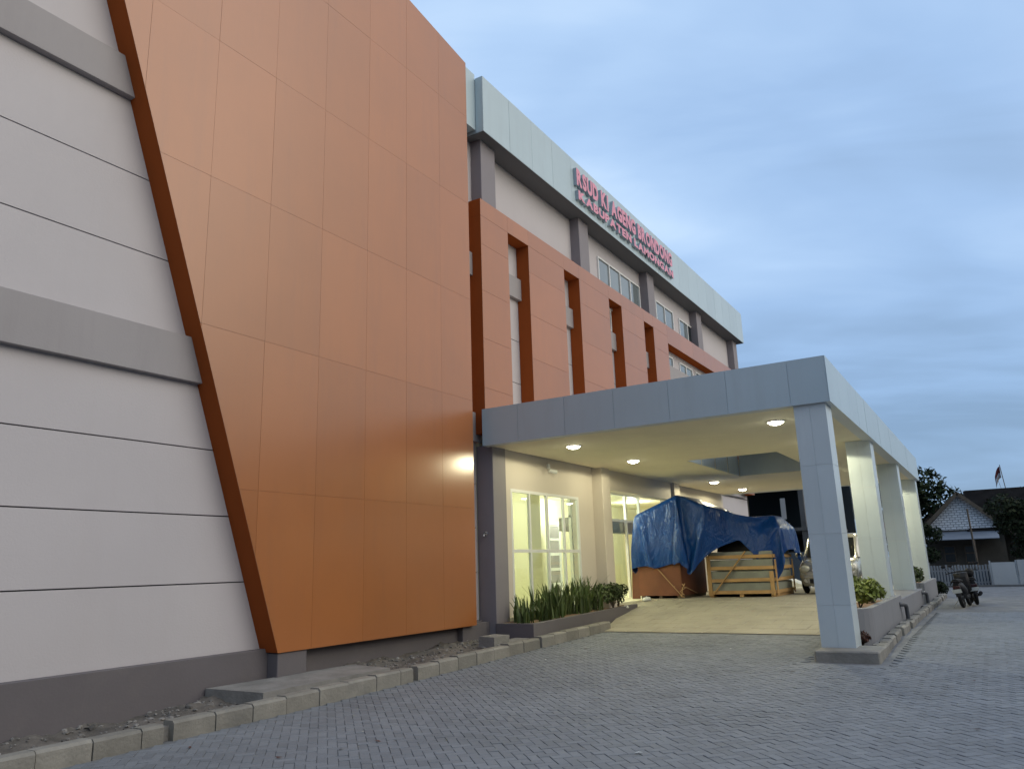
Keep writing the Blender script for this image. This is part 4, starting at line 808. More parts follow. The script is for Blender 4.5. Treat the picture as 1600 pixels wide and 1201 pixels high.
15,14,13,14,14,1,-1,-1,0,0,-1,0,-1,0,0,-1,0,-1,-1,0,-1,0,-1,0,-85,-2,-3,-3,-2,-2,0,0,2,2,2,2,2,2,1,1,0,0,0,0,-1,1,0,2,2,3,6,7,1,10,17,11,14,15,15,15,14,15,15,
15,15,14,15,15,15,15,14,15,15,15,15,14,15,15,15,14,15,15,14,15,14,15,14,14,0,0,-1,0,0,-1,0,0,-1,0,-1,0,-1,0,-1,0,0,0,-1,0,-86,-3,-3,-3,-2,-2,0,0,2,2,2,4,3,3,2,
1,1,1,1,0,0,-1,0,-1,0,1,1,5,7,12,17,14,15,14,15,15,15,14,15,15,15,14,15,15,15,15,14,15,15,15,14,15,15,15,14,15,15,15,15,15,15,15,14,-1,0,1,0,0,0,0,-1,0,0,0,0,0,
0,0,0,1,0,1,1,1,-90,-3,-3,-3,-2,-1,0,1,1,3,2,3,3,2,2,1,1,1,1,1,1,1,2,1,3,3,-1,-2,9,13,15,15,15,15,15,15,14,15,15,15,14,15,15,14,15,15,15,14,15,15,14,15,15,15,
14,15,15,15,15,15,15,16,13,5,0,0,0,0,0,0,0,0,0,0,0,0,-1,0,2,-1,0,0,0,1,-94,-3,-3,-2,-2,-1,1,1,2,3,3,3,3,3,2,2,2,2,2,2,3,2,0,0,-2,-3,1,3,10,13,15,15,15,15,15,14,
15,15,14,15,15,14,15,15,14,15,15,14,15,15,15,14,15,15,14,15,15,15,14,15,15,16,13,8,1,2,1,2,1,0,1,0,1,0,0,-1,0,-4,-2,-1,0,1,1,1,-97,-2,-2,-2,-1,0,1,3,3,3,4,4,3,
3,3,3,3,2,1,-1,-1,-2,-2,-1,0,3,1,4,10,14,15,14,15,15,14,15,15,14,15,14,15,15,14,15,15,14,15,15,14,15,14,15,15,14,15,15,14,15,15,14,15,15,13,9,-1,0,0,1,1,0,1,1,
1,2,2,3,2,2,0,0,-3,2,1,1,-96,-2,0,-1,1,1,2,3,3,3,3,4,4,3,2,0,0,-1,-3,-1,0,-1,0,1,0,1,3,6,11,14,14,15,14,15,15,14,15,14,15,15,14,15,14,15,15,14,15,14,15,15,14,
15,14,15,15,14,15,14,15,15,14,15,13,5,10,3,3,1,1,1,0,1,1,1,1,0,1,2,1,3,-2,1,1,1,-90,0,0,0,0,1,1,2,2,3,3,2,2,0,0,-1,-1,0,0,0,0,0,1,1,2,1,0,7,12,14,15,14,15,14,
15,14,15,14,15,15,14,15,14,15,14,15,14,15,15,14,15,14,15,14,15,15,14,15,14,15,14,14,13,8,-1,3,7,5,5,4,4,3,3,0,1,1,0,1,1,0,1,0,0,1,-82,-1,-2,-2,-5,1,1,2,3,2,2,1,
0,1,0,1,0,1,0,1,1,1,2,1,0,0,1,8,12,14,15,14,15,14,15,14,15,14,15,14,15,14,15,14,15,14,15,14,15,15,14,15,14,15,14,15,14,15,14,15,14,14,12,5,6,-4,0,4,5,6,5,5,5,5,
4,3,3,2,2,2,2,0,1,0,-80,-3,-3,-4,-3,2,1,2,0,1,1,1,2,1,2,1,1,1,2,1,2,1,0,0,0,0,2,8,13,14,15,14,15,14,15,14,14,15,14,15,14,15,14,15,14,15,14,15,14,15,14,15,14,15,
14,15,14,15,14,14,15,14,12,6,3,2,-4,-1,1,3,5,5,5,6,5,5,5,5,4,3,4,3,3,2,-81,-2,-3,-3,-3,1,0,-1,0,1,2,2,2,2,3,2,1,2,2,2,0,0,0,0,0,0,3,9,13,14,14,15,14,15,14,15,
14,14,15,14,15,14,15,14,15,14,15,14,14,15,14,15,14,15,14,15,14,14,15,14,15,14,11,6,0,3,3,-4,-2,0,1,4,4,5,5,5,6,5,5,5,5,4,4,4,-81,-2,-3,-2,-2,-3,-2,0,0,2,2,3,3,
3,3,2,3,2,0,1,0,0,0,0,0,0,3,10,13,15,14,14,15,14,15,14,14,15,14,15,14,14,15,14,15,14,15,14,15,14,14,15,14,15,14,15,14,14,15,14,14,14,11,6,1,0,3,2,-2,-3,-1,0,2,
3,4,5,4,6,5,5,5,5,5,5,-81,-3,-4,-3,-3,-2,-1,0,1,2,3,4,3,3,4,3,1,1,0,1,0,0,0,0,-1,1,4,10,14,14,14,15,14,15,14,14,15,14,14,15,14,15,14,15,14,14,15,14,15,14,14,15,
14,15,14,14,15,14,14,15,14,14,11,5,1,0,0,3,2,-1,-2,-2,-1,1,2,3,3,5,4,5,5,5,5,5,-83,-3,-3,-4,-3,-1,-1,1,2,2,4,3,4,3,3,2,1,1,0,1,0,-1,0,-1,1,1,5,10,14,14,15,14,
14,15,14,15,14,14,15,14,14,15,14,15,14,14,15,14,15,14,14,15,14,15,14,14,15,14,14,15,14,14,10,5,1,0,0,1,2,2,-1,-2,-1,-1,0,1,2,3,3,4,4,4,5,5,-84,-4,-3,-2,-3,-1,0,
1,2,3,3,4,3,2,2,2,1,1,1,-1,0,0,0,1,1,0,6,11,13,15,14,14,15,14,14,15,14,14,15,14,15,14,14,15,14,14,15,14,15,14,14,15,14,14,15,14,14,15,14,14,15,13,11,4,1,0,0,0,
1,2,2,-1,-1,-2,-1,0,1,2,2,2,3,3,4,4,-86,-2,-2,-2,-2,0,-1,1,2,2,3,3,2,3,2,1,1,1,1,0,0,0,1,0,-1,3,6,11,14,14,14,15,14,14,15,14,14,15,14,14,15,14,14,15,14,14,15,
14,15,14,14,15,14,14,15,14,14,15,14,14,14,14,10,4,1,0,0,0,0,1,2,1,0,-1,-1,-1,0,1,1,1,2,2,3,2,-85,-1,-2,-2,-1,-1,-1,0,1,2,2,2,3,2,1,2,1,1,0,1,0,0,1,0,2,2,6,12,
14,14,15,14,14,15,14,14,14,15,14,14,15,14,14,15,14,14,15,14,14,15,14,15,14,14,14,15,14,14,15,14,14,14,9,4,0,0,0,1,0,0,1,1,2,0,-1,-1,-1,1,1,1,1,1,2,2,-82,-2,-2,
-2,-2,-1,-1,-1,1,1,1,2,2,2,2,1,2,1,1,1,0,1,0,0,1,4,7,12,14,15,14,14,14,15,14,14,15,14,14,15,14,14,15,14,14,14,15,14,14,15,14,14,15,14,14,15,14,14,14,15,14,13,
10,3,0,0,0,0,1,0,0,1,1,1,0,0,-1,0,1,1,1,1,1,1,-81,-1,-3,-2,-2,-2,-2,-1,0,1,1,2,2,2,2,3,2,2,1,2,1,1,1,0,0,1,8,12,15,14,14,14,15,14,14,15,14,14,14,15,14,14,15,14,
14,14,15,14,14,15,14,14,15,14,14,14,15,14,14,15,14,13,9,3,0,0,0,0,0,1,0,0,1,1,1,0,-1,1,1,1,1,1,1,1,-80,-2,-2,-3,-2,-3,-1,-1,-1,1,1,2,2,3,3,3,3,3,1,1,0,1,0,0,0,
1,9,13,14,14,14,15,14,14,14,15,14,14,15,14,14,14,15,14,14,14,15,14,14,15,14,14,14,15,14,14,15,14,14,14,15,12,9,4,1,0,-1,0,0,0,0,0,1,0,1,0,1,1,1,1,1,1,1,1,-81,
-2,-2,-2,-3,-2,-2,-1,0,0,2,2,2,3,2,2,2,1,0,0,1,1,1,1,1,5,9,13,14,14,15,14,14,14,15,14,14,14,15,14,14,14,15,14,14,14,15,14,14,15,14,14,14,15,14,14,14,15,14,14,
15,12,10,1,0,0,0,1,0,0,1,0,1,0,1,1,1,1,1,1,1,1,1,1,-82,-2,-2,-3,-2,-2,-2,-2,-1,0,1,2,2,2,2,2,2,1,1,2,2,2,1,2,2,3,9,14,14,15,14,14,14,15,14,14,14,15,14,14,14,15,
14,14,14,14,15,14,14,14,15,14,14,14,15,14,14,15,14,14,15,12,8,6,3,2,1,1,0,1,-1,0,-1,0,0,0,0,1,0,1,1,1,1,1,-85,-2,-2,-3,-2,-3,-2,-2,-1,-1,1,1,2,2,3,2,2,2,2,2,2,
2,2,2,3,4,10,14,14,15,14,14,15,14,14,14,15,14,14,14,14,15,14,14,14,14,15,14,14,14,15,14,14,14,14,15,14,14,15,15,14,12,8,1,5,4,3,3,3,2,1,1,0,0,-1,-1,0,-1,0,0,0,
0,1,1,-89,-2,-3,-2,-3,-3,-3,-2,-1,0,0,2,2,3,3,3,3,3,3,3,2,2,2,2,5,4,9,14,14,14,15,14,14,14,14,15,14,14,14,14,15,14,14,14,14,14,15,14,14,14,14,15,14,14,14,14,15,
14,14,15,15,13,7,0,0,0,3,2,3,6,4,4,3,3,2,1,0,-1,0,-1,-1,-1,0,0,-95,-1,-3,-3,-3,-3,-2,-2,0,0,1,3,3,4,4,4,4,4,4,3,2,3,2,0,6,2,9,13,14,14,15,14,14,14,14,14,14,14,
15,14,14,14,14,14,15,14,14,14,14,14,14,15,14,14,14,14,14,14,15,13,15,14,5,3,1,0,-2,0,1,2,3,4,6,5,4,5,4,3,1,1,-1,0,-1,-2,-100,-2,-2,-3,-2,-2,-1,0,1,2,3,3,4,4,4,
5,4,3,4,1,1,-1,7,2,0,9,8,13,14,14,14,14,14,14,14,14,14,14,14,14,14,14,15,14,14,14,14,14,14,14,14,14,14,14,14,14,14,13,14,14,14,10,12,-3,0,2,1,-1,-1,0,0,1,3,4,5,
4,5,6,6,5,3,2,0,0,-100,-1,-3,-1,-1,0,0,0,1,2,3,4,4,4,4,4,1,0,0,1,2,5,2,4,10,-1,14,13,14,14,13,14,14,14,14,14,14,14,14,14,14,14,14,14,14,14,14,14,14,13,14,14,14,
14,14,14,14,12,14,12,13,13,5,12,-4,-5,-1,1,1,0,-1,0,0,1,2,3,4,5,6,5,6,6,5,5,-100,0,0,0,0,0,0,1,1,2,2,4,2,2,0,1,1,1,3,2,5,2,7,11,-7,11,12,14,14,13,14,14,14,13,
14,14,14,14,14,14,13,14,14,14,14,14,14,13,14,14,14,14,14,13,14,14,13,14,12,10,13,10,13,2,11,-5,-6,-3,-1,0,0,0,0,0,0,0,2,3,4,4,6,6,6,5,-94,0,0,0,1,0,0,0,1,1,0,
-1,1,0,1,2,2,3,3,3,5,10,12,-11,3,15,12,14,13,14,13,14,14,14,13,14,14,14,13,14,14,14,13,14,14,14,13,14,14,14,13,14,14,14,13,14,14,12,12,9,12,7,12,12,-1,11,-5,-6,
-5,-3,-1,0,0,0,0,0,0,0,1,3,5,3,6,5,-88,1,0,0,0,-1,-1,-2,-3,-2,-1,0,1,2,3,3,3,3,3,8,11,13,-14,-3,11,15,13,13,14,13,14,13,14,14,13,14,14,13,14,14,13,14,14,13,14,
14,13,14,14,13,14,14,13,14,13,14,14,12,11,7,11,7,8,11,10,0,11,-4,-7,-6,-4,-3,-1,0,0,0,0,0,0,0,0,3,3,4,-81,0,0,-2,-3,-4,-4,-3,-3,-1,0,2,2,3,3,3,3,5,10,12,14,-15,
-9,7,16,12,14,13,13,14,13,14,13,14,13,14,14,13,14,13,14,13,14,14,13,14,13,14,13,14,13,14,14,13,14,13,13,11,12,5,11,6,7,13,4,8,2,10,-2,-6,-7,-5,-5,-2,-1,0,0,0,1,
0,-1,0,1,2,-77,-2,-5,-3,-5,-4,-3,-2,-1,0,1,3,2,3,2,4,7,11,12,15,-16,-12,1,13,16,13,13,14,13,13,14,13,14,13,14,13,13,14,13,14,13,14,13,14,13,14,13,14,13,14,13,
13,14,13,14,13,13,10,12,4,9,5,7,13,0,9,6,4,11,-1,-6,-7,-5,-5,-5,-2,-1,0,0,0,1,0,-1,1,-81,-5,-3,-4,-4,-3,-1,-1,1,1,1,1,2,2,5,9,12,21,8,-11,-20,-5,9,20,12,13,13,
13,13,14,13,14,13,13,14,13,13,14,13,13,14,13,14,13,13,14,13,13,14,13,14,13,13,14,13,13,12,9,13,2,8,5,7,11,7,-3,10,4,7,11,1,-6,-6,-6,-5,-5,-5,-2,-1,0,0,0,0,0,
-87,-4,-3,-2,-2,-1,-1,0,0,0,0,2,3,5,11,12,23,7,-10,-23,-9,4,13,21,13,13,13,13,13,13,14,13,13,13,14,13,13,13,14,13,13,14,13,13,13,14,13,13,14,13,13,13,14,13,13,
13,11,9,13,1,6,4,8,10,11,-6,3,9,4,9,10,3,-4,-7,-6,-5,-5,-5,-4,-2,-1,-1,0,0,-91,-2,-2,-1,0,-1,-1,-1,-1,0,1,3,7,12,27,9,5,-9,-25,-11,-2,12,24,12,12,14,13,13,13,
13,13,13,13,14,13,13,13,13,13,14,13,13,13,13,14,13,13,13,13,13,14,13,13,13,13,13,10,9,13,0,3,5,8,9,12,2,-8,6,8,5,9,10,5,-3,-7,-6,-6,-5,-5,-4,-4,-1,-2,-1,-92,-1,
0,-1,-1,-2,-1,-1,0,1,3,9,11,29,8,4,-9,-28,-12,-5,7,13,26,12,13,13,13,13,13,13,13,14,13,13,13,13,13,13,13,13,13,13,13,14,13,13,13,13,13,13,13,13,13,13,13,12,10,
9,13,1,-4,8,9,7,13,6,-4,-8,9,6,7,9,10,7,-1,-7,-7,-6,-6,-4,-5,-4,-2,-2,-91,0,-1,-1,-2,-1,-1,0,1,5,10,9,29,7,4,-9,-30,-12,-9,3,12,29,12,12,13,13,13,13,13,13,13,
13,13,13,13,13,13,13,13,13,13,13,13,13,13,13,13,13,13,13,13,13,13,13,12,11,9,10,13,-3,-6,10,10,7,12,9,1,-6,-8,9,7,7,10,10,7,2,-7,-6,-6,-6,-6,-5,-4,-2,-90,0,-2,
-1,-1,-1,1,2,7,9,28,8,7,2,-9,-31,-12,-11,0,8,13,31,12,13,12,13,13,13,13,12,13,13,13,13,13,13,13,13,12,13,13,13,13,13,13,13,13,13,12,13,13,13,13,13,12,10,9,10,
12,-9,-5,12,11,6,12,11,5,-5,-10,-2,9,7,8,10,9,8,5,-6,-6,-6,-6,-6,-6,-5,-89,-1,-1,-1,0,2,3,9,8,26,7,6,1,-8,-33,-11,-12,-3,4,12,32,12,13,13,12,13,13,12,13,13,13,
13,12,13,13,13,13,12,13,13,13,13,12,13,13,13,13,12,13,13,13,13,12,13,12,9,9,11,10,-9,-8,12,11,7,11,11,9,-2,-10,-9,2,9,8,8,10,9,8,7,-3,-6,-6,-6,-6,-6,-88,-1,0,1,
2,6,9,22,8,7,5,0,-8,-12,-31,-12,-5,1,9,12,32,12,13,13,12,13,12,13,13,13,12,13,13,12,13,13,12,13,13,13,12,13,13,12,13,13,12,13,13,13,12,13,13,12,11,9,8,12,8,-10,
-10,12,12,10,7,12,10,5,-11,-10,-6,5,9,8,8,9,9,9,8,0,-4,-6,-6,-6,-87,1,2,3,9,8,19,7,7,4,-1,-8,-12,-30,-12,-6,-1,4,13,31,12,13,12,13,12,13,12,13,13,12,13,12,13,
13,12,13,12,13,13,12,13,12,13,13,12,13,12,13,13,12,13,12,13,12,10,9,9,12,5,-10,-10,9,12,12,6,12,10,8,-5,-10,-10,-4,6,9,9,8,9,9,8,8,4,-2,-6,-6,-83,3,7,8,16,7,7,
6,4,-2,-9,-12,-26,-12,-8,-3,3,10,12,29,12,13,12,13,12,13,12,13,12,13,12,13,12,13,12,13,12,13,12,13,12,13,12,13,12,13,12,13,12,13,12,13,12,12,10,8,9,12,3,-11,
-10,8,12,12,7,12,8,10,2,-10,-10,-9,-2,7,9,9,8,9,8,9,8,6,1,-4,-75,9,8,12,8,6,6,3,-3,-9,-12,-24,-12,-8,-4,2,5,13,27,11,13,12,12,13,12,13,12,12,13,12,13,12,12,13,
12,13,12,13,12,12,13,12,13,12,12,13,12,13,12,12,13,12,12,11,10,8,9,13,-1,-11,-10,8,11,12,7,11,9,10,8,-7,-10,-10,-9,0,8,9,9,8,9,8,9,8,7,4,-60,10,8,7,6,5,2,-3,
-10,-12,-20,-12,-9,-5,1,4,10,11,25,12,12,12,13,12,12,12,13,12,12,13,12,12,13,12,12,13,12,12,13,12,12,13,12,12,13,12,12,13,12,12,12,12,12,11,9,8,10,11,-2,-11,
-11,7,12,10,11,8,10,8,10,1,-10,-10,-10,-8,1,9,9,8,9,8,9,8,9,7,-47,7,7,7,5,1,-5,-10,-12,-18,-11,-9,-5,-1,3,7,12,21,12,12,12,13,12,12,12,12,13,12,12,12,13,12,12,
12,12,13,12,12,12,13,12,12,12,12,13,12,12,12,13,12,12,12,11,10,9,8,11,10,-4,-12,-10,5,12,11,10,7,11,8,10,8,-8,-10,-10,-10,-7,3,9,8,9,8,9,8,9,8,-37,7,7,4,0,-6,
-10,-12,-15,-11,-9,-6,-1,1,5,11,12,19,11,13,12,12,12,12,12,12,12,13,12,12,12,12,12,12,13,12,12,12,12,12,12,12,13,12,12,12,12,12,12,12,12,12,11,10,8,8,12,8,-6,
-11,-11,4,12,11,11,6,11,8,10,10,-1,-10,-10,-10,-10,-6,4,9,9,8,9,8,9,8,-436,-6,-6,-6,-6,-6,-6,-5,-5,-3,-3,-3,-3,-2,0,2,2,5,5,8,-5,-3,-4,-5,-5,-4,-5,1,5,5,6,5,1,
0,0,-1,0,0,0,-1,0,0,-1,0,-1,-2,-3,-3,-2,2,5,6,1,-2,-4,-5,0,3,3,2,1,1,0,0,1,0,-1,-2,-5,-5,-5,-1,3,5,5,5,6,5,-8,-5,-5,-4,0,1,-421,-6,-5,-6,-6,-6,-6,-6,-5,-6,-5,
-4,-3,-3,-3,-2,2,-2,5,5,7,-2,-3,-4,-5,-5,-4,-4,2,6,5,6,2,0,-1,0,-1,0,1,0,0,0,0,-1,-1,-1,-2,-4,-3,0,5,6,2,-1,-4,-5,0,3,3,2,1,0,0,0,1,0,-1,-2,-4,-6,-4,0,4,5,5,5,
6,-5,-6,-4,-4,-1,2,1,-407,-6,-5,-6,-5,-6,-6,-6,-6,-6,-6,-5,-5,-5,-3,-3,-4,-2,-1,4,5,7,-1,-3,-3,-5,-5,-4,-4,5,6,5,4,0,-1,-1,0,1,0,1,0,0,-1,-1,1,-1,-2,-3,-4,-2,5,
5,3,-1,-2,-5,-1,3,3,2,1,-1,-1,0,1,1,0,-2,-5,-5,-4,1,5,5,5,6,-2,-6,-5,-4,0,1,2,1,-395,-6,-5,-5,-6,-5,-6,-5,-6,-6,-6,-7,-6,-5,-6,-4,-3,-3,-4,-2,2,5,6,0,-2,-4,-5,
-5,-5,1,6,5,5,0,-1,-1,0,1,1,0,-1,1,0,-1,-1,1,-2,-2,-4,-3,3,6,3,0,-3,-4,-1,3,3,2,-1,-1,0,0,1,1,0,-2,-5,-5,-3,3,5,5,6,2,-7,-5,-4,0,1,1,1,1,-385,-5,-5,-6,-5,-5,-6,
-5,-5,-6,-6,-6,-6,-7,-6,-6,-5,-4,-3,-4,-3,1,5,5,0,-3,-4,-5,-4,-4,6,5,5,0,-2,0,0,1,1,0,-1,0,1,0,-2,1,0,-3,-3,-4,3,5,3,0,-2,-5,0,3,4,0,-2,-1,0,0,2,1,0,-2,-5,-5,
-1,4,5,6,4,-6,-5,-4,-1,1,1,1,1,1,-376,-5,-5,-6,-5,-5,-5,-6,-5,-5,-6,-5,-6,-6,-7,-6,-6,-6,-5,-4,-3,-4,0,5,5,-3,-2,-4,-5,-5,4,6,4,0,-2,1,-1,1,1,0,-1,0,1,0,-1,-1,
2,-3,-3,-4,2,6,2,0,-2,-4,1,4,1,0,-2,-1,0,0,1,1,1,-2,-6,-4,1,6,5,5,-4,-5,-5,0,1,1,1,0,2,2,-368,-5,-6,-5,-5,-5,-6,-5,-5,-5,-6,-5,-5,-6,-6,-6,-7,-6,-6,-5,-4,-5,-3,
1,5,1,-3,-3,-6,-4,4,6,2,0,-2,2,-1,1,0,0,-1,0,0,1,0,-2,2,-3,-2,-4,3,5,0,1,-2,-4,4,2,0,-2,-1,1,0,-1,1,1,1,-3,-5,-2,3,5,6,-3,-5,-4,0,1,0,1,1,2,3,6,-362,-5,-5,-5,
-5,-5,-6,-5,-5,-6,-5,-5,-5,-6,-5,-6,-6,-6,-6,-7,-6,-3,-6,-3,3,3,-2,-3,-6,-3,4,6,0,-2,2,0,-1,1,0,-1,1,-1,0,1,0,-2,2,-3,-2,-3,4,4,-2,2,-3,-1,4,-1,1,-3,2,0,-1,-1,
1,0,2,-4,-4,0,5,6,-2,-5,-3,1,0,0,1,2,2,5,5,5,-356,-5,-5,-5,-5,-5,-5,-6,-5,-5,-6,-5,-5,-6,-5,-5,-5,-6,-6,-7,-6,-6,-4,-6,-3,3,0,-3,-5,-2,6,2,-2,2,0,0,0,0,0,0,0,0,
-1,0,1,-2,0,1,-4,2,-1,4,-2,2,-3,3,-2,2,-2,1,1,-1,-1,-1,2,1,0,-5,-2,3,5,0,-4,-2,0,0,1,2,3,4,0,3,5,5,-351,-5,-5,-4,-6,-5,-5,-6,-5,-5,-6,-5,-5,-5,-5,-5,-5,-6,-5,
-6,-6,-6,-6,-4,-7,-3,3,-3,-5,0,5,-2,2,0,0,0,0,0,0,0,0,0,0,1,-2,0,2,0,-4,3,1,-3,3,-3,2,-1,1,-2,2,0,-1,0,-1,0,2,0,-1,-4,1,5,0,-4,-1,1,0,2,3,5,4,2,2,0,5,3,-346,-4,
-5,-6,-6,-6,-5,-6,-5,-5,-5,-5,-5,-5,-5,-4,-5,-5,-5,-5,-6,-6,-6,-5,-6,-3,-6,-2,0,2,-2,3,-1,1,0,1,0,0,0,0,0,0,1,-2,1,1,-2,2,-4,5,-4,3,-2,1,-2,1,-2,2,-2,0,-1,0,0,
-1,2,0,-2,-1,4,-2,-2,1,1,1,3,6,5,2,1,2,1,1,0,0,-340,-5,-6,-6,-6,-6,-5,-6,-5,-5,-5,-5,-5,-5,-4,-5,-5,-4,-5,-4,-5,-5,-6,-6,-5,-6,-3,-2,0,-2,-1,5,-1,2,-1,1,0,0,0,
0,1,0,-2,1,1,0,-1,-4,0,5,-3,4,-1,-4,2,-3,1,-3,0,1,0,-1,-2,0,-1,-1,-1,3,0,-1,1,1,3,5,4,2,-4,-2,-1,0,0,0,0,1,-334,-6,-6,-6,-6,-6,-6,-5,-6,-5,-5,-4,-5,-5,-4,-5,-4,
-5,-5,-4,-5,-4,-5,-4,-5,-5,-4,-1,-1,0,-1,-1,3,-1,1,0,0,-1,1,0,0,-1,1,0,0,0,0,-2,-2,5,-2,3,-5,1,-2,3,-3,0,0,0,-1,-1,-1,-1,-1,-1,0,0,2,2,2,4,-2,0,1,2,1,1,1,1,1,1,
1,1,-328,-6,-6,-7,-6,-5,-5,-4,-5,-4,-4,-5,-4,-5,-4,-5,-5,-4,-5,-4,-5,-5,-4,-4,-5,-4,-4,-4,-3,-1,0,1,1,0,-1,0,-1,0,0,1,0,0,0,0,0,0,0,-1,-2,3,2,-1,-3,0,3,-2,-1,
-1,0,-1,-1,0,0,0,1,0,1,0,2,2,2,1,1,2,1,1,1,1,1,1,1,1,1,1,-321,-6,-7,-6,-4,-4,-4,-4,-5,-4,-4,-5,-4,-5,-4,-5,-5,-4,-5,-4,-5,-4,-5,-4,-4,-4,-5,-4,-4,-3,-2,-1,-1,1,
0,0,0,0,0,0,1,0,0,0,0,0,0,0,0,0,0,0,2,1,-1,-1,0,-1,1,0,1,0,1,1,1,1,0,1,2,1,2,1,2,1,1,1,1,1,1,1,1,1,1,1,-314,-6,-6,-3,-4,-4,-4,-5,-4,-4,-4,-5,-5,-4,-5,-4,-5,-4,
-4,-5,-4,-4,-4,-5,-4,-4,-4,-4,-5,-4,-4,-2,0,0,1,0,0,0,0,0,0,0,0,0,1,0,0,0,0,0,0,0,1,1,0,1,1,1,1,0,1,1,1,0,1,1,1,1,1,2,1,1,2,1,1,1,1,1,1,2,1,1,1,1,-305,-7,-3,-4,
-4,-4,-4,-4,-4,-4,-4,-5,-5,-4,-4,-4,-4,-5,-4,-4,-5,-4,-4,-4,-5,-4,-4,-4,-4,-4,-4,-1,-1,0,0,1,0,0,0,0,0,0,1,0,0,0,0,0,1,0,0,0,1,1,1,1,0,1,1,1,0,1,1,1,1,1,0,1,2,
1,1,1,1,2,1,1,1,1,2,1,1,1,1,1,-297,-5,-3,-4,-3,-4,-4,-4,-3,-4,-5,-4,-4,-4,-5,-4,-4,-4,-5,-4,-4,-4,-4,-5,-4,-4,-4,-5,-4,-5,-1,-1,0,0,0,0,0,1,0,0,0,0,0,0,0,1,0,0,
0,0,1,0,1,0,1,1,1,1,0,1,1,1,1,0,1,1,1,1,1,1,2,1,1,1,1,1,2,1,1,1,1,1,2,1,-288,-5,-2,-3,-4,-3,-4,-3,-4,-4,-4,-4,-5,-3,-4,-4,-5,-4,-4,-4,-4,-5,-4,-4,-5,-5,-5,-7,
-2,-1,-1,0,0,0,0,0,0,0,0,0,0,0,1,0,0,0,0,0,1,0,0,1,0,1,1,0,1,1,1,1,0,1,1,1,1,1,0,1,2,1,1,1,1,1,2,1,1,1,1,2,1,1,1,1,-279,-4,-2,-3,-3,-4,-3,-3,-4,-4,-4,-4,-4,-4,
-4,-4,-4,-4,-4,-4,-5,-4,-5,-6,-6,-7,-5,0,-1,-1,0,0,-1,0,0,0,0,1,0,0,0,0,0,0,0,1,0,0,0,1,0,0,1,1,0,1,1,0,1,1,1,1,0,1,1,1,1,1,1,1,1,2,1,1,1,1,1,2,1,1,1,1,1,2,
-270,-3,-3,-3,-3,-3,-3,-3,-3,-4,-4,-4,-4,-4,-4,-4,-4,-4,-5,-4,-5,-5,-7,-7,-7,-3,1,-2,0,0,-1,0,0,0,0,0,0,0,0,0,0,1,0,0,0,0,0,1,0,0,0,1,0,1,1,0,1,1,1,0,1,1,1,1,1,
1,0,1,1,2,1,1,1,1,1,2,1,1,1,1,2,1,1,1,-261,-3,-3,-2,-3,-3,-3,-3,-3,-4,-3,-4,-4,-4,-4,-4,-5,-4,-5,-5,-6,-7,-8,-7,0,0,-1,0,-1,0,0,0,0,0,0,0,0,0,0,0,0,0,0,0,1,0,0,
0,0,1,0,0,1,1,0,1,1,0,1,1,1,1,0,1,1,1,1,1,1,1,1,1,2,1,1,1,1,1,2,1,1,1,1,1,-252,-3,-3,-2,-2,-3,-3,-3,-3,-3,-4,-4,-4,-4,-4,-4,-5,-5,-5,-7,-8,-7,-6,0,0,-1,0,0,0,
-1,0,0,0,0,0,0,0,0,0,0,0,1,0,0,0,0,0,1,0,0,0,1,0,1,1,0,1,1,1,0,1,1,1,1,1,1,0,1,1,1,2,1,1,1,1,1,2,1,1,1,1,2,1,1,-243,-3,-2,-2,-2,-3,-2,-3,-3,-3,-3,-4,-4,-4,-4,
-5,-5,-6,-6,-8,-8,-6,-1,0,0,0,0,0,-1,0,0,0,0,0,0,0,0,0,0,0,0,0,0,0,1,0,0,0,0,0,1,0,1,0,1,1,0,1,1,1,1,0,1,1,1,1,1,1,1,1,1,1,1,1,2,1,1,1,1,2,1,1,1,1,-229,-4,-3,
-3,-2,-2,-2,-2,-2,-2,-3,-3,-4,-4,-4,-5,-5,-6,-7,-7,-8,-7,-1,-1,0,0,0,0,0,-1,0,0,0,0,0,0,0,0,0,0,0,1,0,0,0,0,0,0,1,0,0,1,0,1,0,1,0,1,1,1,1,1,0,1,1,1,1,1,1,1,1,1,
1,2,1,1,1,1,2,1,1,1,1,2,-209,-6,-5,-4,-4,-2,-3,-1,-2,-1,-2,-2,-2,-3,-4,-4,-5,-5,-6,-8,-7,-8,-7,-2,0,0,1,0,0,-1,0,0,0,0,0,0,0,0,0,0,0,0,0,0,0,1,0,0,0,0,0,0,1,1,
0,1,0,1,1,1,1,0,1,1,1,1,1,1,1,1,1,1,1,2,1,1,1,2,1,1,1,2,1,1,-183,-7,-6,-6,-5,-5,-4,-3,-3,-2,-2,-1,-1,-1,-2,-3,-3,-4,-5,-6,-7,-8,-9,-8,-4,0,0,1,0,0,0,0,0,0,0,0,
0,0,0,0,0,-1,0,1,0,0,0,0,0,1,0,0,0,0,1,1,0,1,1,0,1,1,1,1,1,1,1,1,1,1,1,1,1,2,1,1,1,2,1,1,2,1,1,2,-143,-9,-8,-9,-7,-8,-6,-6,-5,-5,-4,-2,-3,-1,-1,-1,-1,-2,-2,-4,
-5,-7,-7,-9,-10,-6,-3,0,0,1,1,0,-1,0,1,0,-1,0,0,0,0,0,0,0,0,0,0,1,0,0,0,0,0,0,1,0,1,1,1,0,1,1,1,1,1,1,1,1,1,1,1,1,1,1,2,1,2,1,1,2,1,1,2,1,-108,-8,-5,-11,-6,-8,
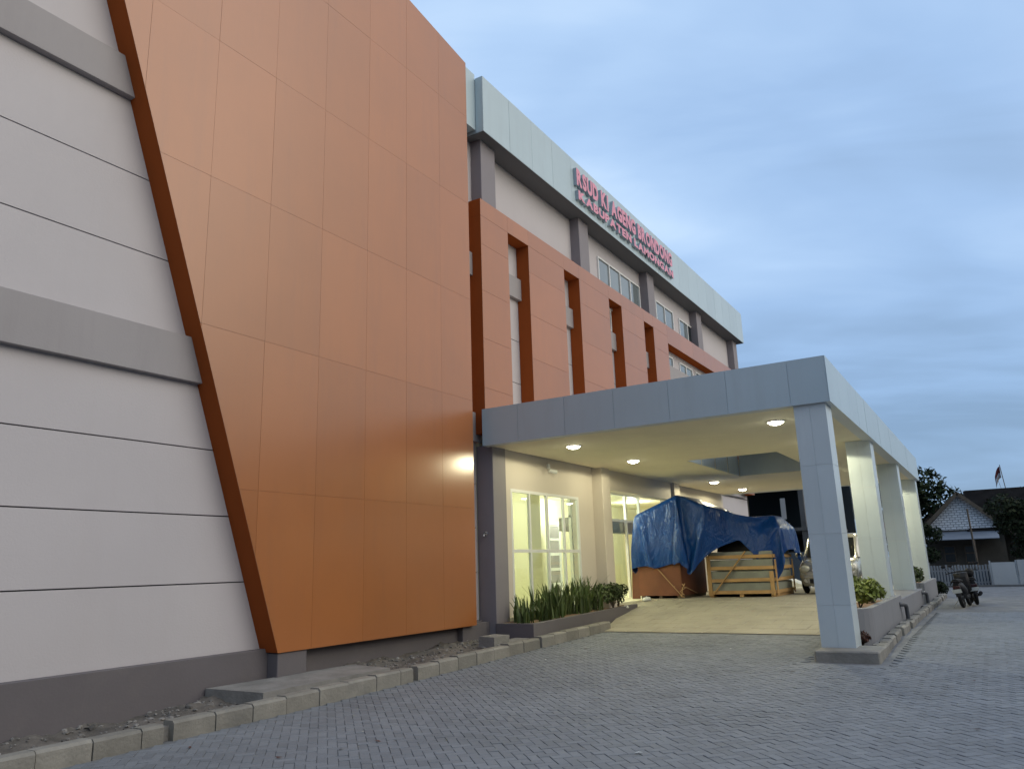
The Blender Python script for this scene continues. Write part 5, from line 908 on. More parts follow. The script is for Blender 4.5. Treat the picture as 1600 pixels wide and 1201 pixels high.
-8,-7,-8,-7,-7,-6,-5,-4,-4,-2,-2,0,-1,-1,-2,-3,-5,-7,-9,-10,-9,-5,-2,0,1,1,0,0,0,0,0,0,0,0,0,0,0,-1,0,1,0,0,0,0,0,1,0,0,-1,1,0,1,1,1,1,0,1,1,1,1,1,1,1,1,1,2,1,
1,2,1,1,2,1,2,1,2,1,1,-72,-7,-7,-6,-10,-6,-8,-8,-7,-8,-8,-8,-8,-7,-7,-6,-4,-4,-3,-1,-1,0,-2,-2,-5,-7,-10,-11,-8,-5,0,1,1,1,0,0,0,0,0,0,0,0,0,0,-1,0,0,0,1,0,0,0,
0,0,1,-1,0,1,1,0,1,1,1,1,1,1,1,1,1,1,1,1,2,1,2,1,1,2,1,2,1,2,1,2,-36,-7,-7,-7,-8,-8,-8,-8,-7,-8,-8,-8,-8,-8,-8,-8,-7,-8,-6,-5,-4,-2,-1,0,-1,-3,-5,-9,-10,-11,-7,
-1,1,1,1,0,0,0,0,0,0,0,0,0,1,-2,0,1,0,0,0,0,0,1,0,0,-1,0,1,1,1,1,1,1,1,0,2,1,1,1,1,1,1,2,1,2,1,2,2,1,2,1,2,1,-10,-5,-5,-6,-6,-7,-8,-8,-9,-8,-8,-8,-7,-8,-8,-9,
-8,-8,-8,-8,-8,-6,-5,-3,-1,0,-1,-4,-6,-11,-10,-9,-2,1,1,1,0,0,0,0,0,1,0,0,0,0,-1,-1,1,0,0,0,0,-1,2,0,1,-1,-1,1,1,1,1,1,2,-1,2,2,1,1,1,1,1,2,1,2,2,1,2,1,2,2,1,2,
0,-5,-4,-1,-4,-5,-5,-5,-6,-7,-8,-9,-9,-8,-8,-8,-8,-8,-8,-8,-9,-8,-8,-7,-6,-3,-1,0,-2,-6,-10,-10,-9,-2,2,1,0,1,0,0,0,0,0,0,1,0,0,-1,-1,1,0,0,0,0,-1,2,1,0,-1,0,1,
1,1,1,1,1,0,2,2,1,1,1,2,1,1,2,2,1,2,2,1,2,2,1,23,-8,-7,-7,-7,-6,-5,-5,-4,-2,-4,-6,-6,-7,-8,-9,-9,-8,-9,-7,-8,-8,-9,-8,-9,-7,-5,-2,-1,-1,-5,-11,-10,-6,0,2,1,0,0,
0,1,0,0,0,0,0,0,1,-1,-1,1,0,0,0,-3,3,1,1,0,-1,1,1,1,1,1,1,-1,3,2,1,1,2,1,1,1,2,2,1,2,2,2,1,2,2,37,-5,-5,-6,-6,-7,-8,-7,-7,-7,-6,-6,-5,-3,-4,-5,-7,-8,-9,-9,-8,
-8,-8,-8,-9,-8,-8,-6,-3,-1,-2,-8,-11,-6,0,1,1,0,1,0,0,0,0,0,0,1,0,0,0,-2,1,-1,0,1,-3,2,3,1,0,-1,1,1,1,0,2,0,-1,3,2,2,2,1,1,1,2,1,2,2,1,2,2,2,1,2,46,-6,-5,-6,-4,
-6,-5,-7,-6,-7,-8,-7,-7,-7,-7,-6,-5,-2,-6,-8,-8,-9,-8,-9,-8,-8,-8,-8,-5,-2,-2,-7,-10,-3,0,2,0,1,0,0,0,0,0,0,0,0,1,0,0,-1,0,-1,-1,1,-2,3,2,2,1,-2,1,1,1,0,2,0,-1,
3,2,2,2,1,1,2,1,2,1,2,2,2,1,2,2,1,58,-8,-8,-6,-5,-5,-5,-7,-7,-4,-6,-6,-7,-7,-7,-7,-8,-7,-7,-6,-7,-4,-7,-8,-8,-9,-8,-8,-8,-2,-2,-9,-2,-4,2,1,-1,1,0,0,0,0,0,0,0,
0,0,0,0,1,-1,-1,-2,1,-1,3,3,2,1,-2,2,-1,2,0,2,-1,0,3,2,2,2,2,1,1,1,2,2,2,1,2,2,1,2,2,56,2,-3,-8,-7,-6,-6,-4,-8,-7,-6,-7,-6,-6,-4,-6,-6,-7,-8,-7,-8,-7,-7,-7,-7,
-6,-8,-8,-8,-8,-4,0,-5,0,2,-1,0,0,0,0,0,0,0,0,0,0,0,0,0,0,-1,0,-2,1,0,3,3,2,2,-1,1,-2,3,0,1,-2,2,3,2,2,2,2,1,1,2,2,1,2,2,1,2,2,1,2,46,3,4,2,-2,-7,-7,-6,-6,-7,
-6,-7,-7,-5,-7,-6,-6,-6,-6,-7,-6,-7,-8,-7,-8,-7,-8,-7,-8,-7,-5,-2,0,0,0,0,0,0,0,-1,0,0,0,0,0,-1,0,0,0,0,-1,0,-1,1,1,4,2,3,2,-1,1,-3,3,1,0,-2,3,3,2,2,2,2,2,1,1,
2,2,1,2,2,1,2,1,2,39,0,3,3,3,8,-3,-7,-7,-7,-6,-7,-6,-7,-7,-7,-6,-7,-7,-6,-6,-7,-5,-7,-7,-7,-8,-7,-7,-8,-6,-1,0,0,-1,0,0,0,0,0,-1,0,0,0,0,-1,0,0,0,0,-1,0,0,0,2,
4,3,2,3,0,-1,-3,4,0,-1,-1,4,3,2,2,2,2,2,1,2,2,1,2,1,2,1,2,1,2,39,-2,-2,3,7,6,5,2,-5,-7,-7,-7,-6,-7,-7,-7,-6,-7,-6,-7,-7,-7,-6,-7,-7,-7,-7,-6,-7,-7,-6,-2,0,0,0,
0,0,-1,0,0,0,0,-1,0,0,0,0,-1,0,0,0,-1,0,0,2,4,3,2,3,0,-1,-3,4,0,-2,1,3,4,2,2,2,2,1,1,2,3,1,1,1,1,1,0,1,0,49,0,-4,-7,1,3,5,5,8,-2,-5,-7,-7,-6,-7,-7,-7,-7,-6,-7,
-6,-7,-7,-7,-7,-6,-7,-7,-7,-7,-5,-2,0,-1,0,0,0,0,0,-1,0,0,0,0,-1,0,0,0,0,-1,0,0,0,0,2,2,3,3,3,0,-1,-2,3,0,-2,1,4,3,2,2,2,2,1,2,2,0,0,0,0,1,0,1,0,1,58,2,-5,-7,
-7,0,1,5,7,7,1,-3,-6,-7,-6,-8,-6,-7,-7,-7,-6,-7,-7,-6,-7,-7,-7,-7,-6,-7,-6,-2,0,0,0,0,-1,0,0,0,0,-1,0,0,0,0,-1,0,0,0,0,-1,0,0,2,3,2,3,2,1,-3,0,3,-1,-2,3,4,3,2,
2,2,1,2,0,2,-2,0,0,0,0,1,0,0,1,67,3,-8,-9,-2,-2,-2,-3,4,6,7,3,0,-4,-7,-7,-7,-7,-6,-7,-7,-6,-7,-7,-7,-6,-7,-7,-7,-7,-5,-2,-1,0,0,0,0,0,-1,0,0,0,0,-1,0,0,0,0,-1,
0,0,0,-1,1,1,3,1,4,2,1,-4,2,2,-2,-1,4,3,3,2,2,2,2,-1,2,-2,-1,0,0,0,0,0,1,0,0,74,6,-12,-8,-4,-3,-2,-2,-2,2,4,7,5,3,-2,-6,-7,-7,-7,-7,-6,-7,-7,-6,-7,-7,-6,-7,-7,
-7,-6,-2,0,0,0,-1,0,0,0,0,0,-1,0,0,0,-1,0,0,0,0,-1,0,0,0,2,2,1,3,3,0,-3,2,2,-3,1,4,3,2,2,2,1,-1,3,-2,-1,0,-1,0,0,0,1,0,0,0,78,11,-10,-12,-3,-4,-3,-2,-2,-2,0,2,
5,6,5,1,-4,-7,-7,-7,-6,-6,-7,-7,-6,-7,-7,-6,-7,-7,-6,-2,-1,0,0,0,0,0,-1,0,0,0,0,-1,0,0,0,-1,0,0,0,0,-1,0,2,2,1,2,3,1,-3,2,1,-3,2,4,3,2,2,1,-2,4,-2,-1,-1,0,0,0,
0,0,0,0,0,0,92,-8,-4,-4,-4,-3,-2,-4,-3,-2,-3,-1,1,3,5,5,4,-1,-5,-7,-7,-7,-6,-6,-7,-6,-7,-7,-6,-7,-7,-2,0,0,0,-1,0,0,0,0,-1,0,0,0,0,-1,0,0,0,-1,0,0,0,0,1,2,1,1,
4,1,-4,3,0,-2,3,4,2,2,0,-1,3,-1,-2,-1,0,0,0,0,0,0,0,0,0,0,104,-11,-1,-2,-3,-5,-4,-4,-4,-4,-3,-2,-2,-1,1,3,6,4,2,-3,-6,-7,-7,-6,-5,-7,-6,-7,-7,-7,-6,-3,0,0,0,0,
0,-1,0,0,0,0,-1,0,0,0,0,-1,0,0,0,-1,0,0,1,2,1,0,4,1,-3,2,0,-1,3,4,2,0,-2,3,-1,-1,-1,-1,0,0,0,0,0,0,0,0,0,0,112,-9,-2,-2,-1,-3,-3,-4,-5,-4,-4,-4,-4,-3,-2,-1,2,3,
5,4,0,-4,-7,-7,-7,-4,-6,-7,-6,-7,-7,-3,1,0,0,-1,0,0,0,0,-1,0,0,0,-1,0,0,0,0,-1,0,0,0,-1,2,1,1,0,3,1,-3,2,-1,1,4,3,0,-2,2,-1,-1,-1,-1,0,0,0,0,0,0,0,0,0,0,0,121,
-6,-5,-2,-2,-1,-2,-3,-3,-4,-4,-5,-4,-5,-4,-3,-2,-1,1,4,5,2,-1,-6,-7,-7,-3,-7,-6,-7,-7,-2,0,0,0,0,0,-1,0,0,0,0,-1,0,0,0,-1,0,0,0,-1,0,0,0,1,1,1,-1,3,1,-3,2,-1,2,
4,1,-2,1,-1,-1,-1,-1,0,0,0,0,0,0,-1,0,0,0,0,0,128,0,-4,-6,-3,-3,-2,-1,-2,-3,-3,-4,-4,-4,-4,-5,-4,-4,-2,-1,1,3,5,1,-5,-6,-7,-3,-6,-6,-7,-2,1,0,-1,0,0,0,0,-1,0,0,
0,0,-1,0,0,0,-1,0,0,0,-1,0,1,1,1,-1,2,1,-2,1,-1,4,2,-2,0,-1,-1,-1,-1,0,0,0,0,-1,0,0,0,0,0,0,-1,0,134,0,-1,-2,-4,-5,-2,-2,-2,-2,-3,-3,-3,-3,-4,-4,-5,-4,-5,-3,-3,
-2,2,3,4,-3,-8,0,-6,-5,-7,-2,1,0,0,0,0,-1,0,0,0,-1,0,0,0,-1,0,0,0,-1,0,0,0,-1,1,1,0,-1,2,1,-2,0,2,3,-2,-2,0,-2,0,-1,0,0,0,-1,0,0,0,-1,0,0,-1,0,0,-1,136,-1,0,-1,
-1,-1,-2,-2,-3,-2,-3,-2,-3,-3,-3,-4,-3,-4,-4,-5,-4,-4,-3,-2,2,4,-1,-8,3,-5,-7,-1,2,-1,0,0,0,0,0,-1,0,0,0,-1,0,0,0,-1,0,0,0,-1,0,0,0,0,1,-1,1,1,-1,0,2,0,-4,-1,
-1,0,-1,0,0,-1,0,0,-1,0,-1,0,-1,0,-1,0,0,-1,122,0,0,-1,0,-1,0,0,-1,0,0,-1,-1,-2,-1,-2,-2,-2,-3,-3,-4,-4,-5,-4,-4,-1,1,3,-6,-2,1,0,1,0,0,0,-1,0,0,0,-1,0,0,0,0,
-1,0,0,0,-1,0,0,-1,0,0,0,0,0,0,0,0,0,0,-5,0,-1,-1,0,0,-1,0,-1,0,0,-1,0,0,-1,0,0,-1,0,0,0,108,0,-1,0,0,-1,0,0,0,-1,0,-2,-1,-1,0,-1,0,-1,0,0,0,0,0,-2,-2,-4,-4,1,
1,0,1,1,1,-1,0,0,0,0,-1,0,0,0,-1,0,0,-1,0,0,0,-1,0,0,-1,0,0,-1,0,-1,-1,-1,-1,-2,-1,0,0,-1,0,0,0,0,0,-1,0,0,0,0,-1,0,0,0,1,0,0,0,95,0,0,-1,0,-1,0,0,0,-1,0,0,-1,
0,-1,0,-1,-1,-1,-1,-1,0,-1,2,2,5,4,6,3,2,0,-1,0,0,-1,0,0,-1,0,0,-1,0,0,0,-1,0,0,-1,0,0,-1,0,0,-1,0,0,-1,0,-1,-1,0,-2,-3,-2,0,-1,0,0,0,0,0,-1,0,0,0,0,0,0,-1,1,0,
1,0,0,82,0,0,-1,0,-1,0,-1,0,-1,0,-1,-1,0,0,0,0,1,2,3,3,5,5,4,4,4,5,5,3,1,0,0,-1,0,0,-1,0,0,0,-1,0,0,-1,0,0,0,-1,0,0,-1,0,0,-1,0,0,-1,0,-1,0,0,-1,0,-3,-4,-1,-1,
-1,-1,-1,-1,-1,0,-1,-1,0,0,0,4,1,1,1,0,0,0,68,0,-1,0,-1,0,-1,0,0,0,1,1,2,2,3,4,4,4,5,5,4,4,4,5,4,5,4,5,3,1,-1,0,0,-1,0,0,0,-1,0,0,0,-1,0,0,-1,0,0,0,-1,0,0,-1,0,
0,-1,0,-1,0,0,-1,0,-1,-2,-3,-1,-1,-2,-1,-1,-1,-1,-1,0,-1,0,0,-1,-1,-2,-4,-6,1,0,-1,54,0,0,0,1,1,1,3,2,4,3,4,5,4,5,5,4,5,4,4,4,5,4,5,5,4,5,4,3,0,0,0,-1,0,0,-1,0,
0,0,-1,0,0,-1,0,0,0,-1,0,0,-1,0,0,-1,0,0,-1,0,0,-1,0,0,-1,-2,-4,-2,-5,-4,-4,-4,-2,-2,-2,2,-5,-4,-2,-2,-1,-1,-1,-5,1,-2,-1,44,2,2,3,4,4,5,5,4,5,5,4,5,5,4,4,4,5,
4,5,4,5,5,4,5,4,5,4,3,0,0,-1,0,0,-1,0,0,-1,0,0,0,-1,0,0,-1,0,0,0,-1,0,0,-1,0,0,-1,0,-1,0,0,-1,0,-1,-2,-4,-5,-5,-1,-3,-4,-4,-4,-5,-5,-4,-5,-4,-3,-4,-3,-3,-2,-1,
-2,0,50,5,4,5,5,5,4,5,5,4,5,4,5,4,4,5,4,5,5,4,5,4,4,5,5,5,4,4,3,0,-1,0,-1,0,0,0,-1,0,0,-1,0,0,0,-1,0,0,-1,0,0,-1,0,0,-1,0,0,-1,0,0,-1,0,0,-1,-3,-5,-5,-4,-6,-4,
-4,-2,-3,-3,-4,-4,-4,-5,-5,-5,-5,-4,-5,-4,-4,-3,64,5,5,5,5,4,5,4,5,4,5,4,4,5,4,5,4,5,4,5,4,5,5,4,5,5,5,3,2,0,0,-1,0,0,-1,0,0,0,-1,0,0,-1,0,0,0,-1,0,0,-1,0,0,-1,
0,0,-1,0,0,-1,0,0,0,-2,-3,-5,-5,-5,-4,-6,-6,-5,-3,-4,-3,-2,-3,-3,-4,-5,-4,-5,-4,-5,-5,-5,78,5,5,5,5,4,5,4,5,4,4,4,5,5,4,5,4,5,4,5,4,5,5,5,4,5,5,3,2,0,-1,0,0,-1,
0,0,-1,0,0,0,-1,0,0,-1,0,0,-1,0,0,0,-1,0,0,-1,0,0,-1,0,0,-1,0,-1,-3,-5,-6,-5,-5,-5,-5,-6,-6,-4,-5,-4,-3,-3,-2,-4,-3,-4,-4,-4,-4,-5,93,5,4,5,5,4,5,4,4,4,5,5,4,5,
4,4,5,5,4,5,5,4,5,5,4,5,5,3,2,0,-1,0,-1,0,0,-1,0,0,-1,0,0,0,-1,0,0,-1,0,0,-1,0,0,0,-1,0,0,-1,0,0,-1,0,0,-2,-3,-5,-6,-5,-5,-5,-6,-5,-5,-6,-5,-5,-5,-4,-4,-3,-3,
-3,-4,-3,-4,-4,107,5,4,5,4,4,5,4,5,5,4,4,5,4,5,4,5,5,4,5,5,4,5,5,4,5,5,3,1,0,0,-1,0,0,-1,0,0,-1,0,0,-1,0,0,-1,0,0,0,-1,0,0,-1,0,0,-1,0,0,0,-1,0,0,0,-2,-4,-5,-5,
-6,-5,-6,-5,-5,-5,-6,-5,-6,-5,-5,-5,-5,-4,-4,-3,-3,-3,-4,121,4,5,4,4,5,5,4,5,4,5,4,5,4,5,4,5,5,4,5,5,5,4,5,5,4,5,3,1,0,-1,0,0,-1,0,0,-1,0,0,-1,0,0,-1,0,0,-1,0,
0,0,-1,0,0,-1,0,0,-1,0,0,0,-1,0,-2,-3,-6,-5,-6,-5,-5,-6,-5,-5,-6,-5,-6,-5,-6,-5,-5,-5,-5,-5,-4,-3,-4,134,5,4,5,5,4,5,4,4,5,4,5,5,4,5,5,4,5,5,4,5,5,4,5,5,4,5,3,
1,-1,0,0,-1,0,-1,0,0,-1,0,0,0,-1,0,0,-1,0,0,-1,0,0,0,-1,0,0,-1,0,0,0,-1,0,0,-2,-4,-5,-6,-5,-6,-5,-6,-5,-5,-6,-5,-5,-6,-6,-5,-6,-5,-5,-6,-5,-4,-5,148,5,4,5,4,5,
4,5,4,5,4,5,5,4,5,5,4,5,5,4,5,5,4,5,5,4,5,3,0,0,0,-1,0,-1,0,0,-1,0,0,-1,0,0,-1,0,0,0,-1,0,0,-1,0,0,0,-1,0,0,-1,0,0,0,-1,-2,-4,-5,-6,-5,-5,-6,-5,-6,-5,-5,-6,-5,
-6,-5,-6,-5,-6,-5,-6,-5,-6,-5,162,5,4,4,5,4,5,5,4,5,5,4,5,5,4,5,4,5,5,4,5,5,4,5,5,4,5,2,1,0,-1,0,-1,0,0,-1,0,0,-1,0,0,-1,0,0,-1,0,0,0,-1,0,0,-1,0,0,0,-1,0,0,0,
-1,0,-2,-4,-6,-5,-6,-5,-6,-5,-5,-6,-5,-6,-5,-6,-5,-5,-6,-6,-5,-6,-5,-6,-5,176,4,5,4,5,5,4,5,5,4,5,4,5,4,5,4,5,5,4,5,5,5,4,5,5,4,5,2,1,-1,0,-1,0,0,-1,0,0,-1,0,0,
-1,0,0,-1,0,0,-1,0,0,-1,0,0,0,-1,0,0,0,-1,0,0,-1,-2,-4,-6,-5,-5,-6,-5,-6,-5,-6,-5,-5,-6,-5,-6,-5,-6,-5,-6,-5,-6,-5,-6,190,4,5,5,4,5,4,5,5,4,5,4,5,4,5,4,5,5,4,4,
5,5,5,4,5,5,5,2,0,0,-1,0,0,-1,0,-1,0,0,-1,0,0,-1,0,0,0,-1,0,0,-1,0,0,-1,0,0,0,-1,0,0,0,0,-1,-3,-4,-5,-6,-5,-6,-5,-5,-6,-5,-6,-5,-5,-6,-5,-6,-5,-6,-5,-6,-5,-6,
-5,204,4,5,5,4,5,5,4,5,4,5,4,5,4,5,4,4,5,5,4,5,5,5,4,5,5,4,2,1,-1,0,-1,0,0,-1,0,0,-1,0,0,-1,0,0,-1,0,0,-1,0,0,0,-1,0,0,-1,0,0,0,0,-1,0,-1,-2,-5,-5,-5,-6,-5,-6,
-5,-5,-6,-5,-6,-5,-6,-5,-5,-6,-5,-6,-5,-6,-6,-5,218,4,5,5,4,5,5,4,5,4,5,4,5,4,5,4,4,4,3,3,5,6,5,6,6,5,4,2,0,0,-1,0,0,-1,0,0,-1,0,0,-1,0,0,-1,0,0,-1,0,0,-1,0,0,
0,-1,0,0,0,-1,0,0,0,-1,-3,-4,-6,-5,-6,-5,-5,-6,-5,-6,-5,-5,-6,-5,-6,-5,-6,-5,-6,-5,-6,-5,-6,231,5,5,4,5,4,5,4,5,4,5,4,4,4,3,4,4,4,3,6,6,5,6,5,6,6,4,2,0,-1,0,0,
-1,0,-1,0,0,-1,0,0,-1,0,0,-1,0,0,0,-1,0,0,-1,0,0,0,-1,0,0,0,0,0,-1,-3,-6,-5,-7,-6,-6,-6,-5,-5,-5,-5,-5,-5,-5,-5,-5,-6,-5,-6,-5,-6,-5,-6,244,5,4,4,4,5,4,3,4,4,3,
4,2,4,5,4,5,6,5,6,6,6,6,6,6,6,4,2,0,-1,0,-1,0,-1,0,0,-1,0,0,-1,0,0,0,-1,0,0,-1,0,0,-1,0,0,0,-1,0,0,0,0,0,0,-2,-3,-6,-7,-5,-6,-6,-6,-6,-6,-6,-6,-6,-5,-5,-4,-4,
-5,-5,-5,-5,-5,-5,-6,254,4,4,3,4,3,3,2,4,3,5,4,6,5,6,6,6,5,6,5,6,6,5,7,5,6,5,2,-1,-1,0,0,-1,0,0,-1,0,0,-1,0,0,-1,0,0,0,-1,0,0,0,-1,0,0,0,-1,0,0,0,0,0,0,-1,-4,
-6,-7,-7,-7,-7,-7,-6,-3,-5,-5,-6,-5,-6,-6,-5,-5,-5,-4,-4,-5,-4,-6,260,4,2,3,3,4,3,5,6,5,6,6,6,5,5,4,4,5,2,6,6,7,7,9,6,7,4,-3,0,-1,0,0,0,0,-1,0,0,0,0,0,-1,0,0,0,
0,-1,0,0,0,0,0,-1,0,0,0,0,0,0,0,0,0,-4,-6,-7,-7,-7,-7,-7,-7,-7,-6,-5,-3,-4,-4,-5,-5,-6,-6,-5,-4,-5,-4,-4,265,5,4,5,5,5,6,5,5,4,4,3,2,5,6,2,5,6,8,7,8,7,7,8,5,2,
-5,2,-1,0,0,0,0,0,0,0,0,0,0,0,0,0,0,0,0,0,0,-1,0,0,0,0,0,0,0,1,0,-1,0,1,0,-6,-2,-6,-7,-6,-7,-8,-7,-7,-7,-7,-7,-5,-5,-4,-4,0,-3,-4,-5,-6,-5,-4,282,3,5,4,2,-2,6,
6,3,2,3,4,5,6,7,7,8,7,6,8,8,7,5,3,1,-6,0,2,-1,0,-1,1,0,0,0,0,0,0,0,0,0,0,0,0,0,0,0,0,0,0,0,0,0,0,0,-1,0,2,1,-2,-3,3,-7,-1,-4,-5,-7,-7,-7,-7,-7,-7,-7,-7,-7,-6,
-6,-3,-4,-2,1,-2,-3,-5,297,4,0,0,-4,1,7,2,4,5,6,7,8,7,7,6,7,8,8,7,5,3,2,0,-4,-4,3,1,-1,-1,-1,1,0,0,0,0,0,0,0,0,0,0,0,0,0,0,0,0,0,0,0,0,-1,1,1,-2,0,2,2,-3,-3,5,
-2,-7,0,-4,-2,-6,-7,-7,-7,-7,-7,-7,-7,-8,-6,-7,-5,-5,-3,-2,2,-1,299,1,-1,-1,1,5,5,7,7,8,7,7,7,5,7,8,8,7,5,3,3,1,-1,-3,-5,0,3,0,-1,-1,-1,1,0,0,0,0,0,0,0,0,0,0,0,
0,0,0,0,0,0,0,0,-1,1,1,-1,-1,0,2,4,-4,-4,6,-2,-1,-6,1,-5,-1,-4,-6,-7,-7,-7,-7,-7,-7,-7,-7,-7,-7,-4,-6,-4,-1,294,2,3,5,6,7,8,7,7,6,5,7,7,8,8,7,5,3,3,2,1,-2,-2,
-5,-4,3,2,0,-2,0,-1,1,0,0,0,0,0,0,0,0,0,0,0,0,0,0,0,0,0,0,0,0,0,1,-1,-1,1,2,4,-5,-3,5,-4,3,-1,-6,2,-6,-1,-2,-5,-7,-6,-7,-7,-7,-7,-7,-7,-7,-7,-7,-6,-6,298,7,7,7,
8,6,6,4,7,7,7,8,8,7,5,3,3,3,1,0,-2,-2,-4,-5,1,2,1,-1,-1,-1,0,1,0,0,0,0,0,0,0,0,0,0,0,0,0,0,0,0,0,0,0,0,0,0,0,-1,2,3,2,-4,-4,5,-4,1,4,-2,-5,2,-6,-2,-1,-4,-5,-6,
-7,-7,-7,-7,-7,-7,-7,-7,-7,-7,314,7,7,6,4,6,6,7,7,8,8,7,5,3,3,3,2,1,-1,-3,-2,-2,-5,-3,3,2,0,-1,-1,-1,1,0,0,0,0,0,0,0,0,0,0,0,0,0,0,0,0,0,0,0,0,0,0,0,-1,1,2,3,2,
-5,-4,5,-4,-3,7,2,-3,-3,1,-6,-2,0,-3,-5,-5,-6,-7,-7,-7,-7,-7,-6,-7,-7,329,4,5,6,6,7,8,8,7,8,4,3,3,3,2,2,0,-2,-3,-3,0,-4,-5,1,3,1,0,-1,-1,-1,1,0,0,0,0,0,0,0,0,0,
0,0,0,0,0,0,0,0,0,0,0,0,0,0,-1,1,3,3,2,-5,-5,6,-5,-6,8,4,1,-3,-3,1,-5,-3,1,-3,-4,-4,-5,-7,-7,-6,-7,-7,-7,-7,339,5,7,7,8,7,8,7,4,3,3,3,3,2,0,0,-3,-3,-3,1,-3,-5,
-3,4,2,0,-1,-1,0,-1,1,0,0,0,0,0,0,0,0,0,0,0,0,0,0,0,0,0,0,0,0,0,0,0,0,1,3,3,1,-4,-5,5,-5,-7,6,5,4,-1,-3,-2,1,-3,-5,2,-2,-5,-4,-3,-6,-6,-7,-7,-7,-6,351,8,8,7,8,
7,4,3,3,3,2,2,1,0,-1,-2,-4,-3,1,-1,-6,-4,2,3,1,0,-1,-1,0,0,0,0,0,0,0,0,0,0,0,0,0,0,0,0,0,0,0,0,0,0,0,0,0,-1,1,2,3,4,0,-5,-5,5,-4,-8,2,8,3,3,-1,-3,-1,0,-3,-5,2,
0,-4,-3,-5,-5,-5,-7,-6,-7,368,7,8,7,3,3,3,3,2,3,1,1,-1,-2,-2,-4,-3,0,1,-5,-5,-1,3,2,1,0,-1,-1,0,0,0,0,0,0,0,0,0,0,0,0,0,0,0,0,0,0,0,0,0,0,0,0,0,0,1,2,3,4,0,-5,
-5,4,-4,-8,0,8,4,3,2,-2,-2,-1,0,-3,-4,1,1,-3,-3,-4,-5,-4,-7,-6,384,7,3,3,2,3,3,2,2,1,0,-1,-3,-3,-4,-3,1,1,-3,-5,-4,3,2,2,0,-1,-1,0,0,0,0,0,0,0,0,0,0,0,0,0,0,0,
0,0,0,0,0,0,0,0,0,0,0,0,1,3,4,3,-1,-5,-4,3,-3,-8,-3,8,5,4,3,0,-2,-2,-1,0,-2,-4,1,0,-1,-2,-4,-4,-5,-6,394,3,3,3,2,3,2,1,0,-1,-1,-3,-3,-4,-3,0,2,-1,-5,-6,1,3,2,1,
0,-1,-1,0,0,0,0,0,0,0,0,0,0,0,0,0,0,0,0,0,0,0,0,0,0,0,0,0,0,1,1,3,4,3,-2,-4,-4,1,-2,-8,-5,6,7,5,1,4,-1,-2,-2,0,-1,-1,-3,-2,-1,1,-1,-2,-3,-4,400,3,3,2,2,2,0,0,
-1,-2,-3,-3,-4,-3,0,1,1,-5,-6,-2,4,2,2,0,-1,0,-1,0,0,0,0,0,0,0,0,0,0,0,0,0,0,0,0,0,0,0,0,0,0,0,0,0,0,1,2,3,4,2,-3,-3,-4,1,-2,-7,-7,5,8,4,1,3,3,0,-2,-2,0,-1,-2,
-2,-3,-3,0,1,0,-2,406,3,2,1,1,0,0,-2,-2,-3,-3,-5,-3,1,1,1,-3,-5,-5,2,4,1,1,0,-1,-1,0,0,0,0,0,0,0,0,0,0,0,0,0,0,0,0,0,0,0,0,0,0,0,0,0,0,1,1,2,4,3,2,-4,-3,-3,-2,
0,-5,-9,3,7,6,1,1,4,3,-1,-1,-2,-1,-1,-1,-2,-3,-5,-2,1,0,411,2,1,1,-1,-1,-2,-2,-3,-4,-4,-3,0,2,1,-2,-5,-6,0,4,2,1,1,-1,0,-1,0,0,0,0,0,0,0,0,0,0,0,0,0,0,0,0,0,0,
0,0,0,0,0,0,0,0,1,2,2,4,3,1,-4,-3,-2,-3,-1,-2,-11,1,7,6,4,0,1,4,2,0,-2,-1,-1,-1,-2,-1,-3,-6,-3,-1,415,1,-1,-1,-1,-2,-3,-3,-4,-4,-3,1,2,1,-1,-4,-6,-3,3,3,2,0,0,
0,-1,0,0,0,0,0,0,0,0,0,0,0,0,0,0,0,0,0,0,0,0,0,0,0,0,0,0,1,1,2,3,3,3,0,-4,-2,-3,-3,-1,-2,-10,-2,8,6,4,2,-1,2,3,2,0,-1,-2,-1,-1,-1,-2,-2,-5,-6,417,-1,-2,-1,-3,
-2,-3,-4,-4,-3,1,1,2,0,-4,-5,-5,1,4,2,1,0,0,0,-1,0,0,0,0,0,0,0,0,0,0,0,0,0,0,0,0,0,0,0,0,0,0,0,0,0,1,0,2,2,3,3,3,-1,-4,-2,-3,-3,-1,-2,-9,-4,8,6,4,3,0,-1,2,4,1,
0,-1,-1,-2,-1,-1,-1,-2,-4,416,-2,-2,-2,-3,-3,-4,-4,-2,0,2,2,0,-2,-5,-7,0,3,3,1,1,0,0,-1,0,0,0,0,0,0,0,0,0,0,0,0,0,0,0,0,0,0,0,0,0,0,0,0,0,0,1,1,1,3,3,3,3,-2,-4,
-2,-2,-4,0,-4,-5,-9,7,9,2,4,1,-1,0,3,3,1,0,-1,-1,-1,-1,-2,-1,-2,414,-3,-2,-3,-3,-4,-4,-2,1,2,1,1,-1,-5,-7,-2,3,4,1,1,0,0,0,-1,0,0,0,0,0,0,0,0,0,0,0,0,0,0,0,0,0,
0,0,0,0,0,0,0,0,1,1,1,1,3,3,3,2,-2,-4,-2,-2,-4,-1,-1,-6,-9,4,9,3,4,3,-1,-1,1,3,3,0,0,-1,-1,-1,-1,-1,-2,411,-3,-2,-4,-4,-3,-2,1,1,2,1,0,-5,-6,-4,2,3,2,1,0,1,0,
-1,0,0,0,0,0,0,0,0,0,0,0,0,0,0,0,0,0,0,0,0,0,0,0,0,1,0,0,1,1,2,3,3,3,2,-3,-4,-1,-3,-4,-1,-1,-5,-10,2,9,5,2,4,0,0,-1,1,3,3,0,0,-1,-1,-1,-1,-1,-207,8,9,8,9,8,9,9,
